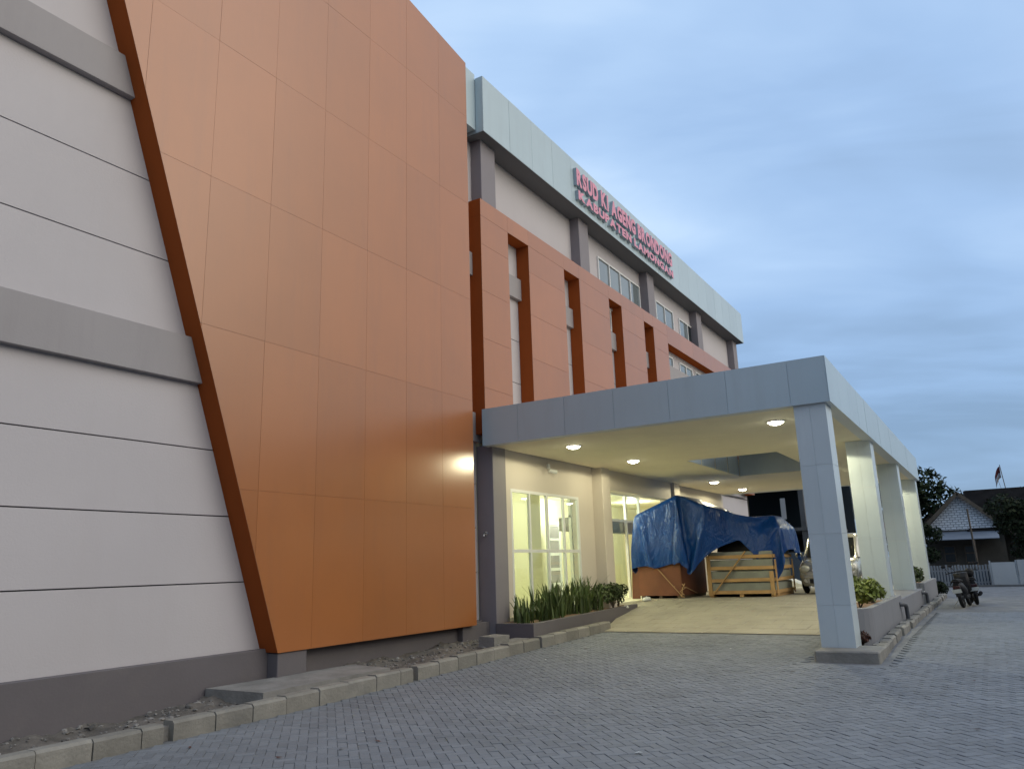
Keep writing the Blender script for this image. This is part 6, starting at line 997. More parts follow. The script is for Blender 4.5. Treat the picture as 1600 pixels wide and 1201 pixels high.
8,9,9,9,9,8,7,6,6,4,4,5,4,5,5,5,5,5,5,2,0,-2,-1,-1,0,1,0,0,0,1,0,0,1,0,1,0,1,1,1,1,1,0,-1,-1,-1,-1,0,-1,-1,-2,-3,-2,-2,-1,-2,-2,-1,-2,-1,-1,-1,-1,-1,-2,-4,-5,
-4,-5,-5,-4,-6,-6,-5,-6,-6,-6,-205,8,9,8,9,8,9,9,8,9,9,9,9,8,9,8,6,7,4,5,5,5,5,5,5,5,5,5,1,-2,-1,0,0,0,0,0,1,0,0,1,0,1,0,0,1,1,1,1,1,1,-1,-1,-1,-1,-1,0,-1,-3,
-2,-2,-2,-2,-1,-2,-2,-1,-2,-1,-1,-1,0,-3,-5,-4,-5,-5,-4,-6,-5,-6,-6,-6,-6,-7,-202,8,9,9,8,9,9,8,9,9,8,9,9,9,9,8,9,7,7,5,5,6,4,5,5,5,5,5,5,-1,-1,-1,0,0,1,0,0,0,
1,0,0,1,0,1,0,1,1,1,1,1,0,-1,-1,-1,-1,0,-2,-2,-3,-2,-1,-2,-2,-1,-2,-1,-2,-1,-1,-1,-1,-4,-4,-5,-5,-4,-5,-6,-6,-6,-6,-6,-7,-6,-197,8,9,9,8,9,9,8,9,9,8,9,9,9,8,9,
9,9,8,8,5,6,5,5,5,5,5,4,5,2,-1,0,0,0,0,0,0,1,0,0,1,0,1,0,1,0,1,1,2,1,-1,-1,-1,-1,-1,0,-1,-3,-2,-2,-2,-2,-1,-2,-1,-2,-1,-2,-1,-1,-1,-4,-5,-5,-4,-5,-6,-6,-6,-6,
-6,-7,-6,-7,-190,9,8,9,8,9,9,8,9,9,8,9,9,9,8,9,9,9,9,8,8,7,5,5,5,5,5,5,4,4,0,-1,0,0,0,1,0,0,1,0,0,1,0,1,0,1,0,1,2,1,0,-1,-1,-1,-1,-1,-1,-2,-3,-2,-1,-2,-2,-2,-1,
-1,-2,-1,-1,-1,-3,-4,-5,-5,-4,-6,-6,-6,-6,-6,-7,-6,-6,-7,-181,9,9,8,9,8,9,9,8,9,9,8,9,9,8,9,9,9,9,8,9,8,7,5,5,5,5,5,4,5,0,0,0,0,0,0,0,1,0,1,0,0,1,0,1,0,1,1,1,1,
0,-1,-1,-1,-1,0,-2,-3,-2,-1,-2,-2,-2,-1,-2,-1,-2,-1,-1,-1,-3,-5,-5,-5,-5,-6,-5,-7,-6,-7,-6,-6,-7,-6,-169,8,9,9,8,9,8,9,9,8,9,9,8,9,9,8,9,8,9,9,9,8,9,6,5,5,5,5,
4,5,1,-1,0,0,1,0,0,0,1,0,0,1,0,1,0,1,0,1,2,1,0,-1,-2,-1,0,-1,-3,-2,-1,-2,-2,-2,-1,-2,-1,-2,-1,-2,-1,-2,-4,-4,-5,-5,-6,-6,-6,-6,-7,-6,-6,-7,-7,-8,-156,9,8,9,8,9,
8,9,9,8,9,8,9,9,8,9,8,9,8,9,9,9,8,8,6,5,5,5,4,4,1,0,0,0,0,0,1,0,0,1,0,1,0,0,1,0,1,1,1,1,0,-1,-2,0,-1,-1,-3,-2,-1,-2,-2,-2,-1,-2,-1,-2,-1,-1,-1,-4,-4,-5,-5,-5,
-6,-6,-7,-6,-6,-7,-7,-8,-9,-10,-141,8,9,8,9,8,9,8,9,8,9,8,9,8,9,8,9,8,9,8,9,9,8,9,7,5,5,5,4,4,0,0,0,0,1,0,0,1,0,0,1,0,1,0,0,1,0,0,3,-1,1,-1,-1,-1,-1,-3,-1,-2,
-2,-2,-1,-2,-1,-2,-1,-2,-1,-1,-2,-4,-5,-4,-6,-6,-6,-6,-7,-6,-8,-8,-10,-10,-9,-10,-126,9,8,9,8,8,9,8,9,8,8,9,8,9,8,9,8,9,8,8,9,8,9,8,8,7,5,4,5,2,1,0,0,0,0,1,0,0,
1,0,0,1,0,0,1,0,0,1,2,-2,0,1,-2,0,-2,-2,-1,-2,-2,-2,-1,-2,-1,-2,-1,-2,-1,-1,-3,-5,-4,-6,-6,-6,-6,-7,-7,-9,-9,-10,-10,-10,-9,-10,-110,8,9,8,8,8,8,9,8,8,9,8,9,8,
8,9,8,9,8,8,9,8,9,8,8,6,7,5,3,0,3,-1,1,0,0,1,0,0,1,0,0,1,0,1,-1,0,2,0,1,-2,1,-2,1,-3,1,-3,-1,-2,-1,-2,-1,-2,-1,-2,-1,-2,-1,-2,-6,-3,-5,-6,-6,-6,-8,-9,-9,-9,-10,
-10,-10,-10,-10,-10,-95,9,8,8,8,8,8,8,8,9,8,8,9,8,8,9,8,8,9,8,8,9,8,8,9,7,6,2,2,4,2,-1,1,0,1,-1,1,0,1,0,0,0,2,-1,0,0,1,2,0,-3,2,-3,-1,1,-3,0,-3,0,-1,-3,-1,-1,
-1,-2,0,-2,-1,-5,-5,-4,-6,-6,-7,-9,-10,-10,-9,-10,-10,-10,-10,-10,-11,-9,-80,8,8,8,8,8,8,8,8,8,8,9,8,8,9,8,8,8,9,8,8,9,8,9,7,7,5,3,2,2,2,3,-1,1,0,1,0,0,1,0,0,1,
0,0,0,0,0,1,2,-3,1,-2,0,-2,0,-4,0,-2,-1,-2,-1,-2,-1,-1,-1,-1,-2,-4,-6,-7,-6,-9,-9,-10,-10,-10,-10,-10,-10,-10,-11,-10,-9,-10,-66,7,8,8,8,8,8,8,8,7,8,7,8,8,8,8,
8,9,8,8,8,9,8,9,6,7,5,6,4,2,2,1,1,0,1,1,0,1,0,0,1,0,0,0,0,0,0,1,1,-1,-2,0,0,-2,-3,-1,-1,-2,-1,-1,-2,-1,-2,-2,-3,-3,-3,-3,-7,-7,-10,-10,-10,-10,-9,-10,-10,-10,
-10,-10,-10,-10,-10,-10,-54,8,8,7,8,7,7,8,7,8,8,7,8,8,8,8,8,8,8,9,8,8,8,7,6,6,6,7,6,4,3,3,1,0,1,0,0,1,0,0,0,0,1,0,0,0,0,0,0,0,0,-1,-3,-3,0,-2,-1,-2,-2,-2,-3,-3,
-3,-4,-4,-4,-2,-3,-8,-7,-10,-10,-10,-10,-10,-10,-10,-10,-10,-10,-10,-10,-10,-10,-42,8,7,7,7,7,8,7,7,8,7,8,8,8,8,8,8,8,8,8,8,7,7,6,6,6,6,7,6,7,6,3,1,0,0,1,0,0,1,
0,0,0,0,1,0,0,0,0,0,0,0,-2,-2,-3,-2,-3,-3,-3,-4,-4,-4,-4,-4,-4,-4,-2,-3,-3,-7,-8,-9,-10,-10,-10,-10,-10,-10,-10,-10,-10,-10,-10,-9,-10,-31,8,6,7,7,7,7,8,7,7,8,
8,8,7,7,7,8,8,7,8,8,7,6,6,6,7,7,7,7,6,7,2,2,0,0,-1,0,1,0,0,0,0,0,0,0,0,0,0,0,0,0,-1,-3,-5,-4,-4,-4,-4,-4,-5,-4,-3,-4,-3,-3,-2,-2,-3,-7,-7,-10,-10,-10,-10,-10,
-10,-9,-10,-10,-10,-10,-10,-10,-10,-20,7,7,6,7,7,7,7,7,7,8,7,7,7,7,8,7,8,8,7,7,6,6,7,6,7,7,7,8,8,-1,3,1,0,-1,1,0,-1,0,0,0,0,0,0,0,0,0,0,0,0,0,-1,-3,-6,-4,-4,-5,
-4,-4,-4,-3,-4,-3,-3,-3,-2,-1,-3,-6,-8,-10,-10,-9,-10,-10,-10,-10,-10,-10,-10,-10,-9,-10,-10,-10,7,7,6,7,6,7,7,7,7,7,7,8,6,7,7,7,7,7,7,7,7,7,7,7,8,8,7,7,-4,4,1,
0,0,0,0,0,0,0,0,0,0,0,0,0,0,0,0,0,0,0,-1,-3,-6,-4,-5,-4,-4,-4,-4,-4,-3,-4,-2,-3,-1,-2,-2,-6,-8,-9,-10,-10,-10,-10,-10,-9,-10,-10,-10,-10,-10,-10,-10,0,7,7,6,6,
7,7,6,7,7,7,7,7,7,7,7,7,7,7,7,7,7,8,7,7,7,8,4,-4,3,0,3,0,0,0,0,0,0,0,0,0,0,0,0,0,0,0,0,0,0,0,-1,-3,-6,-5,-5,-4,-4,-4,-4,-4,-3,-3,-2,-3,-1,-1,-2,-6,-7,-10,-10,
-9,-10,-10,-10,-10,-10,-10,-9,-10,-10,-10,-10,11,6,7,6,6,7,6,7,6,7,7,7,7,7,7,7,7,7,7,7,8,7,7,7,6,8,1,-4,2,0,3,3,0,0,0,0,0,0,0,0,0,0,0,0,0,0,0,0,0,0,0,-1,-2,-7,
-6,-4,-5,-4,-4,-4,-3,-3,-3,-2,-2,-1,-1,-2,-5,-8,-9,-10,-10,-10,-10,-9,-10,-10,-10,-10,-10,-10,-9,-10,21,6,7,6,6,6,7,6,7,7,6,7,7,7,7,7,7,8,7,7,7,7,6,7,5,-1,-3,2,
0,3,4,1,0,0,0,0,0,0,0,0,0,0,0,0,0,0,0,0,0,0,1,-1,-3,-6,-7,-5,-5,-4,-4,-3,-4,-3,-2,-2,-2,-1,0,-2,-5,-7,-10,-9,-10,-10,-10,-10,-10,-9,-10,-10,-10,-10,-10,-10,31,
6,7,6,6,6,6,7,6,7,7,7,7,7,7,7,7,7,8,7,6,6,7,1,-3,-1,1,1,4,4,0,2,0,0,0,0,0,0,0,0,0,0,0,0,0,0,0,0,2,-2,1,-1,-3,-6,-7,-6,-5,-4,-3,-4,-3,-3,-2,-2,-2,0,0,-2,-5,-7,
-9,-10,-9,-10,-10,-10,-10,-10,-10,-9,-10,-10,-10,-10,39,6,6,6,7,6,6,6,6,7,7,7,7,7,7,7,7,8,7,6,6,7,2,-5,-1,1,1,3,4,1,0,2,1,0,0,0,0,0,1,-1,0,0,0,0,0,0,0,0,0,3,-3,
1,-2,-6,-7,-7,-5,-5,-4,-3,-3,-3,-2,-2,-1,-1,0,-1,-4,-7,-8,-10,-10,-10,-10,-10,-10,-10,-10,-10,-9,-10,-10,-10,39,7,6,7,6,6,6,6,6,6,6,7,7,7,8,7,7,8,7,7,6,7,3,-1,
-4,-1,0,2,4,2,-1,2,1,1,0,0,0,0,0,2,-2,0,0,0,0,0,0,0,0,0,4,-4,0,-3,-7,-7,-7,-5,-4,-4,-3,-3,-2,-2,-2,0,0,-1,-3,-6,-7,-10,-10,-10,-10,-11,-10,-10,-10,-10,-10,-10,
-10,-10,34,6,7,7,7,6,7,6,6,5,6,6,7,7,7,7,8,7,8,7,7,7,7,4,-2,-4,-2,-1,2,4,1,-1,1,2,1,0,0,0,0,0,2,-2,0,0,0,0,0,0,0,0,0,5,-5,0,-3,-7,-7,-8,-5,-5,-3,-4,-2,-2,-2,-1,
0,0,-1,-4,-7,-10,-10,-10,-11,-10,-11,-10,-11,-10,-10,-11,-10,-11,24,6,8,7,7,7,7,7,7,6,6,6,6,6,6,7,7,7,8,8,8,7,7,7,6,2,-3,-5,-2,0,2,3,-1,0,2,1,0,0,0,0,0,3,-3,0,
0,0,0,0,0,0,0,0,6,-4,-2,-2,-7,-7,-9,-6,-4,-4,-3,-3,-2,-1,0,0,0,-2,-6,-8,-11,-11,-10,-11,-11,-11,-11,-11,-11,-10,-11,-11,7,7,8,8,8,8,8,7,8,7,8,7,6,6,6,6,6,6,7,8,
8,9,7,7,7,8,5,0,-5,-4,-2,1,2,0,0,1,1,0,0,0,0,0,4,-4,0,0,0,0,0,0,0,0,0,7,-4,-1,-2,-8,-8,-8,-6,-5,-4,-4,-2,-2,-1,0,0,0,-3,-7,-10,-11,-11,-12,-11,-11,-12,-11,-11,
-12,-11,-11,-17,9,9,5,9,9,9,9,9,9,9,8,9,8,7,7,6,6,6,6,7,8,8,9,8,6,8,8,3,-2,-6,-3,0,1,0,0,0,1,0,0,0,0,0,4,-3,-2,0,-1,0,-1,0,0,1,0,9,-1,-2,-4,-9,-8,-8,-6,-5,-4,
-4,-2,-2,0,0,0,-1,-5,-8,-11,-12,-12,-12,-11,-12,-12,-12,-12,-12,-12,-42,10,9,10,8,7,9,9,9,10,10,9,10,9,10,9,8,8,8,6,6,7,6,8,9,8,8,7,8,7,0,-5,-4,-2,1,0,0,-1,1,0,
0,0,-1,0,5,-3,-2,-1,-1,-1,-1,-1,0,1,1,9,2,-3,-6,-10,-8,-7,-5,-5,-5,-4,-2,-1,-1,0,1,-3,-6,-10,-12,-13,-12,-12,-13,-12,-13,-12,-12,-13,-72,11,11,11,11,10,9,9,9,9,
10,10,10,10,11,10,10,10,10,9,8,7,7,6,7,8,9,8,8,7,9,3,-4,-4,-3,0,0,-1,0,0,0,0,-1,0,-1,5,0,-4,-2,-1,-1,-1,1,-3,1,1,9,4,-5,-9,-9,-7,-6,-5,-5,-2,-7,-2,-2,0,0,0,-4,
-9,-12,-13,-13,-13,-12,-13,-13,-13,-13,-13,-101,12,12,12,11,12,11,11,10,10,10,10,10,11,10,11,11,10,11,11,10,10,9,8,7,7,7,8,9,8,8,9,5,-4,-4,-2,-1,-1,0,-1,0,-1,0,
0,-1,-1,4,2,-4,-2,-1,-1,-2,2,-4,0,1,10,3,-10,-8,-8,-5,-6,-6,0,-8,-5,-2,-2,0,0,-2,-7,-11,-13,-13,-14,-13,-14,-13,-14,-13,-13,-129,12,13,13,12,13,13,12,12,12,11,
11,11,10,11,11,11,11,11,12,11,11,11,10,10,8,7,7,8,9,9,8,9,4,-4,-4,-2,-1,-1,0,-1,-1,0,0,-1,0,-2,2,4,-5,-1,-1,-1,-1,3,-7,0,2,9,-1,-11,-9,-5,-4,-7,-3,-2,-9,-4,-3,
-2,0,0,-5,-10,-13,-14,-14,-13,-14,-14,-14,-14,-14,-147,12,12,12,13,12,13,13,13,13,13,13,12,12,12,11,11,11,12,11,12,11,12,11,11,11,9,8,8,8,9,9,8,8,0,-5,-3,-1,-1,
0,-1,-1,0,-1,0,-1,-1,0,1,3,-5,0,-1,0,3,-6,-4,-1,4,8,-11,-8,-6,-3,-7,-4,0,-10,-6,-3,-4,-1,0,-3,-9,-13,-14,-14,-14,-14,-14,-15,-14,-14,-159,14,13,13,13,12,13,12,
13,13,12,13,13,13,14,12,13,12,11,12,11,12,12,12,11,12,11,10,9,7,8,10,9,8,1,-5,-3,-1,-1,0,-1,-1,0,-1,0,-1,0,-1,0,3,-3,1,-1,-2,4,-6,-5,-3,0,10,-9,-9,-5,-2,-7,-4,
1,-10,-7,-5,-4,-3,0,-2,-8,-12,-15,-14,-14,-15,-14,-14,-15,-14,-158,13,13,13,14,13,13,13,13,13,12,13,12,13,13,12,13,14,12,13,11,12,12,11,12,13,11,12,9,8,8,10,9,
5,0,-5,-2,-1,0,-1,0,-1,0,-1,-1,0,-1,0,-1,2,-2,2,1,-3,3,-7,-6,-4,-1,10,-11,-7,-5,-1,-7,-2,0,-11,-7,-5,-5,-4,-1,-2,-7,-12,-14,-15,-14,-15,-14,-15,-14,-15,-151,12,
12,13,13,14,13,12,13,14,13,13,13,13,13,12,13,12,12,13,13,13,12,12,11,12,12,12,12,8,8,9,5,6,-5,-2,-1,0,-1,0,0,-1,0,-1,0,-1,0,-1,0,-1,1,1,2,-3,2,-8,-7,-4,-3,9,
-11,-1,-8,-3,-5,0,-2,-12,-7,-6,-5,-5,-3,-1,-7,-11,-15,-14,-14,-15,-14,-15,-14,-15,-143,12,11,12,13,13,13,13,12,13,13,13,13,13,14,13,13,13,13,12,13,12,12,13,12,
12,12,12,12,12,8,4,8,-1,-3,0,-1,0,0,-1,0,0,-1,0,0,0,-1,0,0,-1,0,1,2,-3,0,-9,-6,-6,-3,7,-9,1,-9,-4,-3,1,-5,-12,-7,-6,-6,-5,-4,-2,-6,-12,-14,-14,-15,-14,-15,-14,
-15,-14,-137,13,12,12,11,12,13,13,13,13,13,12,13,13,13,13,14,13,13,13,13,13,12,13,12,13,12,12,13,12,10,4,0,0,0,0,0,0,-1,0,0,0,0,0,0,0,-1,0,0,0,0,0,1,-2,-3,-9,
-6,-6,-5,5,-7,3,-10,-4,-2,2,-8,-12,-6,-7,-6,-6,-5,-4,-5,-11,-14,-15,-14,-14,-15,-14,-15,-14,-130,12,12,12,13,11,12,13,13,13,13,12,13,13,12,13,13,13,13,13,13,13,
14,12,13,13,13,12,12,13,10,5,0,0,0,0,0,0,-1,0,0,0,0,0,0,0,0,-1,0,0,0,0,0,-1,-5,-8,-7,-6,-7,0,-2,5,-10,-4,0,0,-11,-10,-7,-6,-7,-6,-6,-5,-5,-11,-14,-15,-14,-15,
-14,-15,-14,-15,-122,11,12,12,12,12,12,12,12,13,13,13,13,12,13,13,13,13,12,13,13,13,13,13,13,13,13,13,13,12,10,4,0,1,-1,0,0,0,0,0,0,0,0,0,0,-1,0,0,0,0,0,0,0,-1,
-5,-8,-7,-6,-6,-3,1,4,-10,-3,1,-3,-11,-10,-7,-6,-7,-6,-6,-4,-11,-10,-14,-15,-15,-14,-15,-14,-15,-15,-116,10,12,13,12,13,12,12,11,13,13,13,12,13,12,13,13,13,13,
13,13,13,13,13,13,13,12,13,13,13,10,3,1,0,0,0,0,0,0,0,0,-1,0,0,0,0,0,0,0,0,0,0,-1,-1,-4,-6,-8,-6,-6,-3,1,3,-10,-2,2,-6,-12,-9,-6,-7,-7,-6,-4,-10,-7,-15,-14,-15,
-15,-14,-15,-14,-15,-15,-110,9,13,12,13,13,12,12,12,11,13,12,13,13,13,12,13,13,13,13,13,13,13,13,13,13,13,13,13,12,11,3,1,0,0,-1,0,0,0,0,0,0,0,0,0,0,0,-1,0,0,0,
0,0,-1,-4,-7,-5,-8,-5,-3,3,-1,-9,-1,2,-8,-12,-8,-7,-7,-7,-4,-9,-4,-15,-14,-15,-15,-14,-15,-15,-14,-15,-15,-103,7,13,11,13,13,13,13,12,12,11,13,12,13,13,13,12,
13,13,13,13,13,13,13,13,13,13,13,13,13,11,3,0,0,0,0,0,0,0,0,0,0,0,-1,0,0,0,0,0,0,0,0,0,-1,-4,-7,-3,-8,-6,-3,4,-3,-8,1,-1,-10,-11,-7,-7,-7,-7,-6,-3,-14,-14,-15,
-15,-14,-15,-15,-14,-15,-15,-14,-94,5,9,12,13,13,13,13,13,13,12,12,12,12,13,13,12,13,13,13,13,13,13,13,13,13,13,13,13,13,11,4,0,0,0,0,0,0,0,-1,0,0,0,0,0,0,0,0,
0,0,-1,0,0,0,-5,-6,-2,-7,-7,-3,5,-6,-5,1,-3,-11,-10,-7,-7,-6,-6,-3,-13,-14,-15,-15,-14,-15,-15,-14,-15,-15,-15,-14,-82,-1,11,8,13,13,13,13,13,13,13,13,12,12,12,
13,12,13,13,13,13,13,13,13,13,13,13,13,13,13,12,4,0,0,-1,0,0,0,0,0,0,0,0,0,0,0,-1,0,0,0,0,0,0,0,-5,-6,-2,-5,-7,-3,4,-6,-4,1,-5,-12,-9,-7,-6,-5,-3,-11,-15,-15,
-14,-15,-15,-15,-14,-15,-15,-15,-14,-15,-77,-12,15,14,13,13,13,13,14,13,13,13,13,12,12,12,13,12,13,13,13,13,13,13,13,13,13,13,13,13,12,5,-1,0,0,0,0,0,0,0,0,0,
-1,0,0,0,0,0,0,0,0,0,-1,0,-4,-5,-3,-3,-7,-3,3,-6,-3,1,-8,-11,-8,-6,-5,-3,-10,-15,-14,-15,-15,-15,-15,-14,-15,-15,-15,-14,-15,-15,-84,-4,14,15,14,14,14,14,13,13,
14,13,13,13,13,12,12,13,12,13,13,13,13,13,12,13,13,13,13,13,13,5,-1,0,0,0,0,-1,0,0,0,0,0,0,0,0,0,0,-1,0,0,0,0,0,-4,-5,-3,-1,-7,-4,4,-6,-2,-1,-10,-10,-7,-4,-3,
-9,-15,-14,-15,-15,-15,-14,-15,-15,-15,-15,-14,-15,-15,-15,-92,5,14,15,15,14,15,14,14,14,13,14,13,13,14,13,12,13,12,12,13,13,13,13,13,12,13,13,13,13,13,5,-2,0,
0,0,0,0,0,0,0,0,0,0,-1,0,0,0,0,0,0,0,0,0,-4,-4,-3,-1,-6,-4,3,-5,-1,-4,-11,-8,-5,-2,-8,-14,-15,-15,-15,-14,-15,-15,-15,-15,-15,-14,-15,-15,-15,-15,-96,11,14,15,
15,14,15,14,15,14,14,14,14,14,13,14,13,13,12,13,12,13,12,13,13,13,13,12,13,13,13,5,-2,0,0,0,0,0,0,0,-1,0,0,0,0,0,0,0,0,0,-1,0,0,0,-3,-4,-2,0,-6,-4,3,-5,-1,-7,
-10,-6,-2,-5,-15,-15,-15,-15,-14,-15,-15,-15,-15,-15,-14,-15,-15,-15,-15,-15,-95,15,14,13,14,15,15,14,15,14,15,14,14,15,14,13,14,14,13,13,12,13,12,13,13,12,13,
13,12,13,13,5,-3,0,0,0,-1,0,0,0,0,0,0,0,0,0,0,-1,0,0,0,0,0,0,-2,-4,-2,0,-5,-3,2,-4,-3,-9,-7,-3,-3,-15,-15,-15,-15,-14,-15,-15,-15,-15,-15,-14,-15,-15,-15,-15,
-15,-15,-93,15,15,14,15,14,14,15,14,15,15,14,15,14,14,15,14,14,14,13,13,13,13,12,13,12,13,12,14,11,13,4,-4,0,0,0,0,0,0,0,0,0,0,-1,0,0,0,0,0,0,0,0,0,0,-3,-2,-2,
0,-4,-3,1,-3,-5,-8,-3,-3,-14,-15,-15,-15,-15,-14,-15,-15,-15,-15,-15,-14,-15,-15,-15,-15,-15,-14,-90,15,15,15,14,15,15,14,15,14,15,14,15,14,15,14,15,14,14,14,
14,14,13,13,13,12,12,13,12,12,13,2,-4,0,0,0,0,0,0,-1,0,0,0,0,0,0,0,0,0,-1,0,0,0,0,0,-3,-2,1,-4,-2,0,-3,-8,-3,-1,-15,-15,-14,-15,-15,-15,-15,-14,-15,-15,-15,-15,
-14,-15,-15,-15,-15,-14,-15,-88,15,15,15,15,14,15,15,15,14,15,15,15,14,15,15,14,15,14,15,14,14,14,14,14,13,12,12,15,11,4,6,-5,1,0,-1,0,0,0,0,0,0,0,0,-1,0,0,0,0,
0,0,0,0,0,-1,0,-2,-1,-1,-2,-2,-3,-4,-1,-15,-14,-15,-15,-15,-14,-15,-15,-15,-14,-15,-15,-15,-15,-14,-15,-15,-15,-14,-15,-84,15,14,15,15,14,15,15,15,14,15,14,15,
14,15,15,15,14,15,15,15,14,15,15,14,15,13,13,14,10,4,0,-1,0,0,0,0,0,0,0,0,0,0,0,0,0,0,-1,0,0,0,0,0,0,0,1,-1,0,0,-1,0,-3,-5,-15,-15,-14,-15,-15,-14,-15,-15,-14,
-15,-15,-15,-14,-15,-15,-15,-14,-15,-15,-14,-15,-80,14,15,15,14,15,15,14,15,15,14,15,15,14,15,15,14,15,15,14,15,14,14,14,14,14,14,14,12,9,3,-1,-1,0,1,0,0,0,0,0,
0,0,0,0,1,0,0,0,0,0,0,0,0,0,0,0,0,0,0,1,0,0,-10,-15,-15,-15,-15,-15,-14,-15,-15,-14,-15,-15,-14,-15,-15,-14,-15,-14,-15,-14,-15,-15,-77,15,15,14,15,15,14,15,14,
15,15,14,15,14,15,14,15,14,14,14,14,14,14,13,14,14,14,14,11,7,1,-1,0,0,0,0,1,0,0,0,0,0,0,0,0,1,0,0,0,0,0,0,0,0,1,0,0,0,1,0,1,-2,-8,-13,-16,-14,-15,-14,-15,-15,
-14,-15,-15,-14,-15,-15,-14,-14,-14,-15,-15,-14,-15,-14,-73,15,14,15,14,15,14,15,14,15,14,14,14,14,14,14,14,14,14,13,14,14,14,14,14,13,14,13,11,5,0,0,0,0,0,0,0,
1,0,0,0,0,0,0,0,0,0,1,0,0,0,0,0,0,0,1,0,0,0,0,1,-2,-6,-12,-15,-15,-14,-14,-15,-15,-14,-15,-14,-15,-14,-14,-15,-14,-14,-15,-13,-14,-15,-14,-70,14,15,14,15,14,14,
14,14,14,14,13,14,14,14,13,14,14,14,13,14,14,14,14,13,14,14,12,10,4,0,0,0,0,0,0,0,0,0,1,0,0,0,0,0,0,0,0,1,0,0,0,0,0,0,0,1,0,0,0,0,-1,-7,-13,-11,-13,-14,-14,-14,
-14,-15,-14,-15,-13,-14,-15,-14,-14,-15,-14,-14,-14,-15,-14,-68,14,14,14,14,13,14,13,14,14,14,13,14,14,13,14,14,14,13,14,14,14,13,14,14,13,14,12,9,3,-1,0,1,0,0,
0,0,0,0,0,0,1,0,0,0,0,0,0,0,1,0,0,0,0,0,0,0,1,0,0,0,-2,-7,-11,-13,-14,-12,-14,-13,-13,-13,-14,-13,-14,-14,-14,-14,-14,-14,-14,-15,-14,-14,-15,-69,14,13,14,13,
14,13,14,14,13,14,14,13,14,14,14,13,14,14,13,14,14,13,14,14,13,14,12,7,3,-1,0,0,1,0,0,0,0,0,0,0,0,1,0,0,0,0,0,0,0,0,1,0,0,0,0,0,0,1,0,0,-2,-8,-12,-13,-13,-13,
-13,-13,-13,-14,-13,-13,-13,-13,-13,-14,-13,-14,-13,-14,-14,-14,-14,-72,14,14,13,14,13,14,13,14,14,13,14,14,13,14,14,13,14,13,14,14,13,14,14,13,14,14,11,7,1,0,
0,0,0,0,1,0,0,0,0,0,0,0,0,1,0,0,0,0,0,0,0,1,0,0,0,0,0,0,0,1,-3,-8,-12,-13,-13,-13,-13,-14,-13,-13,-13,-13,-13,-13,-13,-13,-14,-13,-13,-13,-13,-14,-13,-75,14,13,
14,14,13,14,13,14,14,13,14,14,13,14,13,14,14,13,14,13,14,14,13,14,14,13,11,6,1,0,0,0,0,0,0,1,0,0,0,0,0,0,0,0,1,0,0,0,0,0,0,0,0,1,0,0,0,0,0,1,-3,-9,-12,-13,-13,
-13,-14,-13,-13,-13,-13,-14,-13,-13,-13,-13,-13,-13,-13,-13,-13,-13,-13,-78,14,13,14,13,14,14,13,14,13,14,14,13,14,13,14,13,14,14,13,14,14,13,14,13,14,13,11,5,
1,0,0,0,0,0,0,0,0,1,0,0,0,0,0,0,0,0,1,0,0,0,0,0,0,0,1,0,0,0,0,0,-3,-8,-13,-13,-13,-14,-13,-13,-13,-13,-14,-13,-13,-13,-13,-13,-13,-13,-13,-13,-13,-13,-13,-81,
13,14,14,13,14,13,14,14,13,14,13,14,13,14,13,14,14,13,14,13,14,14,13,14,13,13,10,5,0,0,1,0,0,0,0,0,0,0,1,0,0,0,0,0,0,0,0,1,0,0,0,0,0,0,0,0,1,0,0,0,-3,-9,-13,
-13,-13,-14,-13,-13,-13,-13,-13,-14,-13,-13,-13,-13,-13,-13,-13,-13,-13,-13,-13,-84,13,14,13,14,13,14,14,13,14,13,14,13,14,13,14,13,14,14,13,14,13,14,13,14,14,
12,10,4,0,0,0,0,1,0,0,0,0,0,0,0,1,0,0,0,0,0,0,0,0,1,0,0,0,0,0,0,0,0,1,0,-4,-9,-13,-13,-13,-13,-14,-13,-13,-13,-13,-14,-13,-13,-13,-13,-14,-13,-13,-13,-13,-13,
-13,-88,14,13,14,13,14,14,13,13,14,14,13,14,13,14,13,14,13,14,14,13,14,13,14,13,14,12,9,4,0,0,0,0,0,1,0,0,0,0,0,0,0,1,0,0,0,0,0,0,0,0,1,0,0,0,0,0,0,0,0,1,-5,-9,
-13,-13,-13,-13,-14,-13,-13,-13,-13,-14,-13,-13,-13,-13,-13,-14,-13,-13,-13,-13,-13,-91,14,13,14,13,13,14,13,14,13,14,14,13,14,13,14,13,14,13,14,13,14,13,14,14,
13,12,9,3,0,0,0,0,0,0,0,1,0,0,0,0,0,0,0,1,0,0,0,0,0,0,0,0,1,0,0,0,0,0,0,0,-4,-10,-12,-14,-13,-13,-13,-14,-13,-13,-13,-13,-14,-13,-13,-13,-13,-13,-14,-13,-13,
-13,-13,-94,13,14,13,13,14,13,14,13,14,14,13,14,13,14,13,14,13,14,13,14,13,14,13,14,13,12,8,3,-1,1,0,0,0,0,0,0,1,0,0,0,0,0,0,0,1,0,0,0,0,0,0,0,0,0,1,0,0,0,0,0,
-5,-9,-13,-13,-14,-13,-13,-13,-14,-13,-13,-13,-13,-13,-14,-13,-13,-13,-13,-13,-14,-13,-13,-98,14,13,13,14,13,14,13,14,13,14,14,13,14,13,14,13,14,13,14,13,14,13,
14,13,13,12,7,2,0,0,1,0,0,0,0,0,0,1,0,0,0,0,0,0,0,0,1,0,0,0,0,0,0,0,0,0,1,0,0,-1,-4,-10,-13,-13,-13,-14,-13,-13,-13,-14,-13,-13,-13,-13,-13,-14,-13,-13,-13,-13,
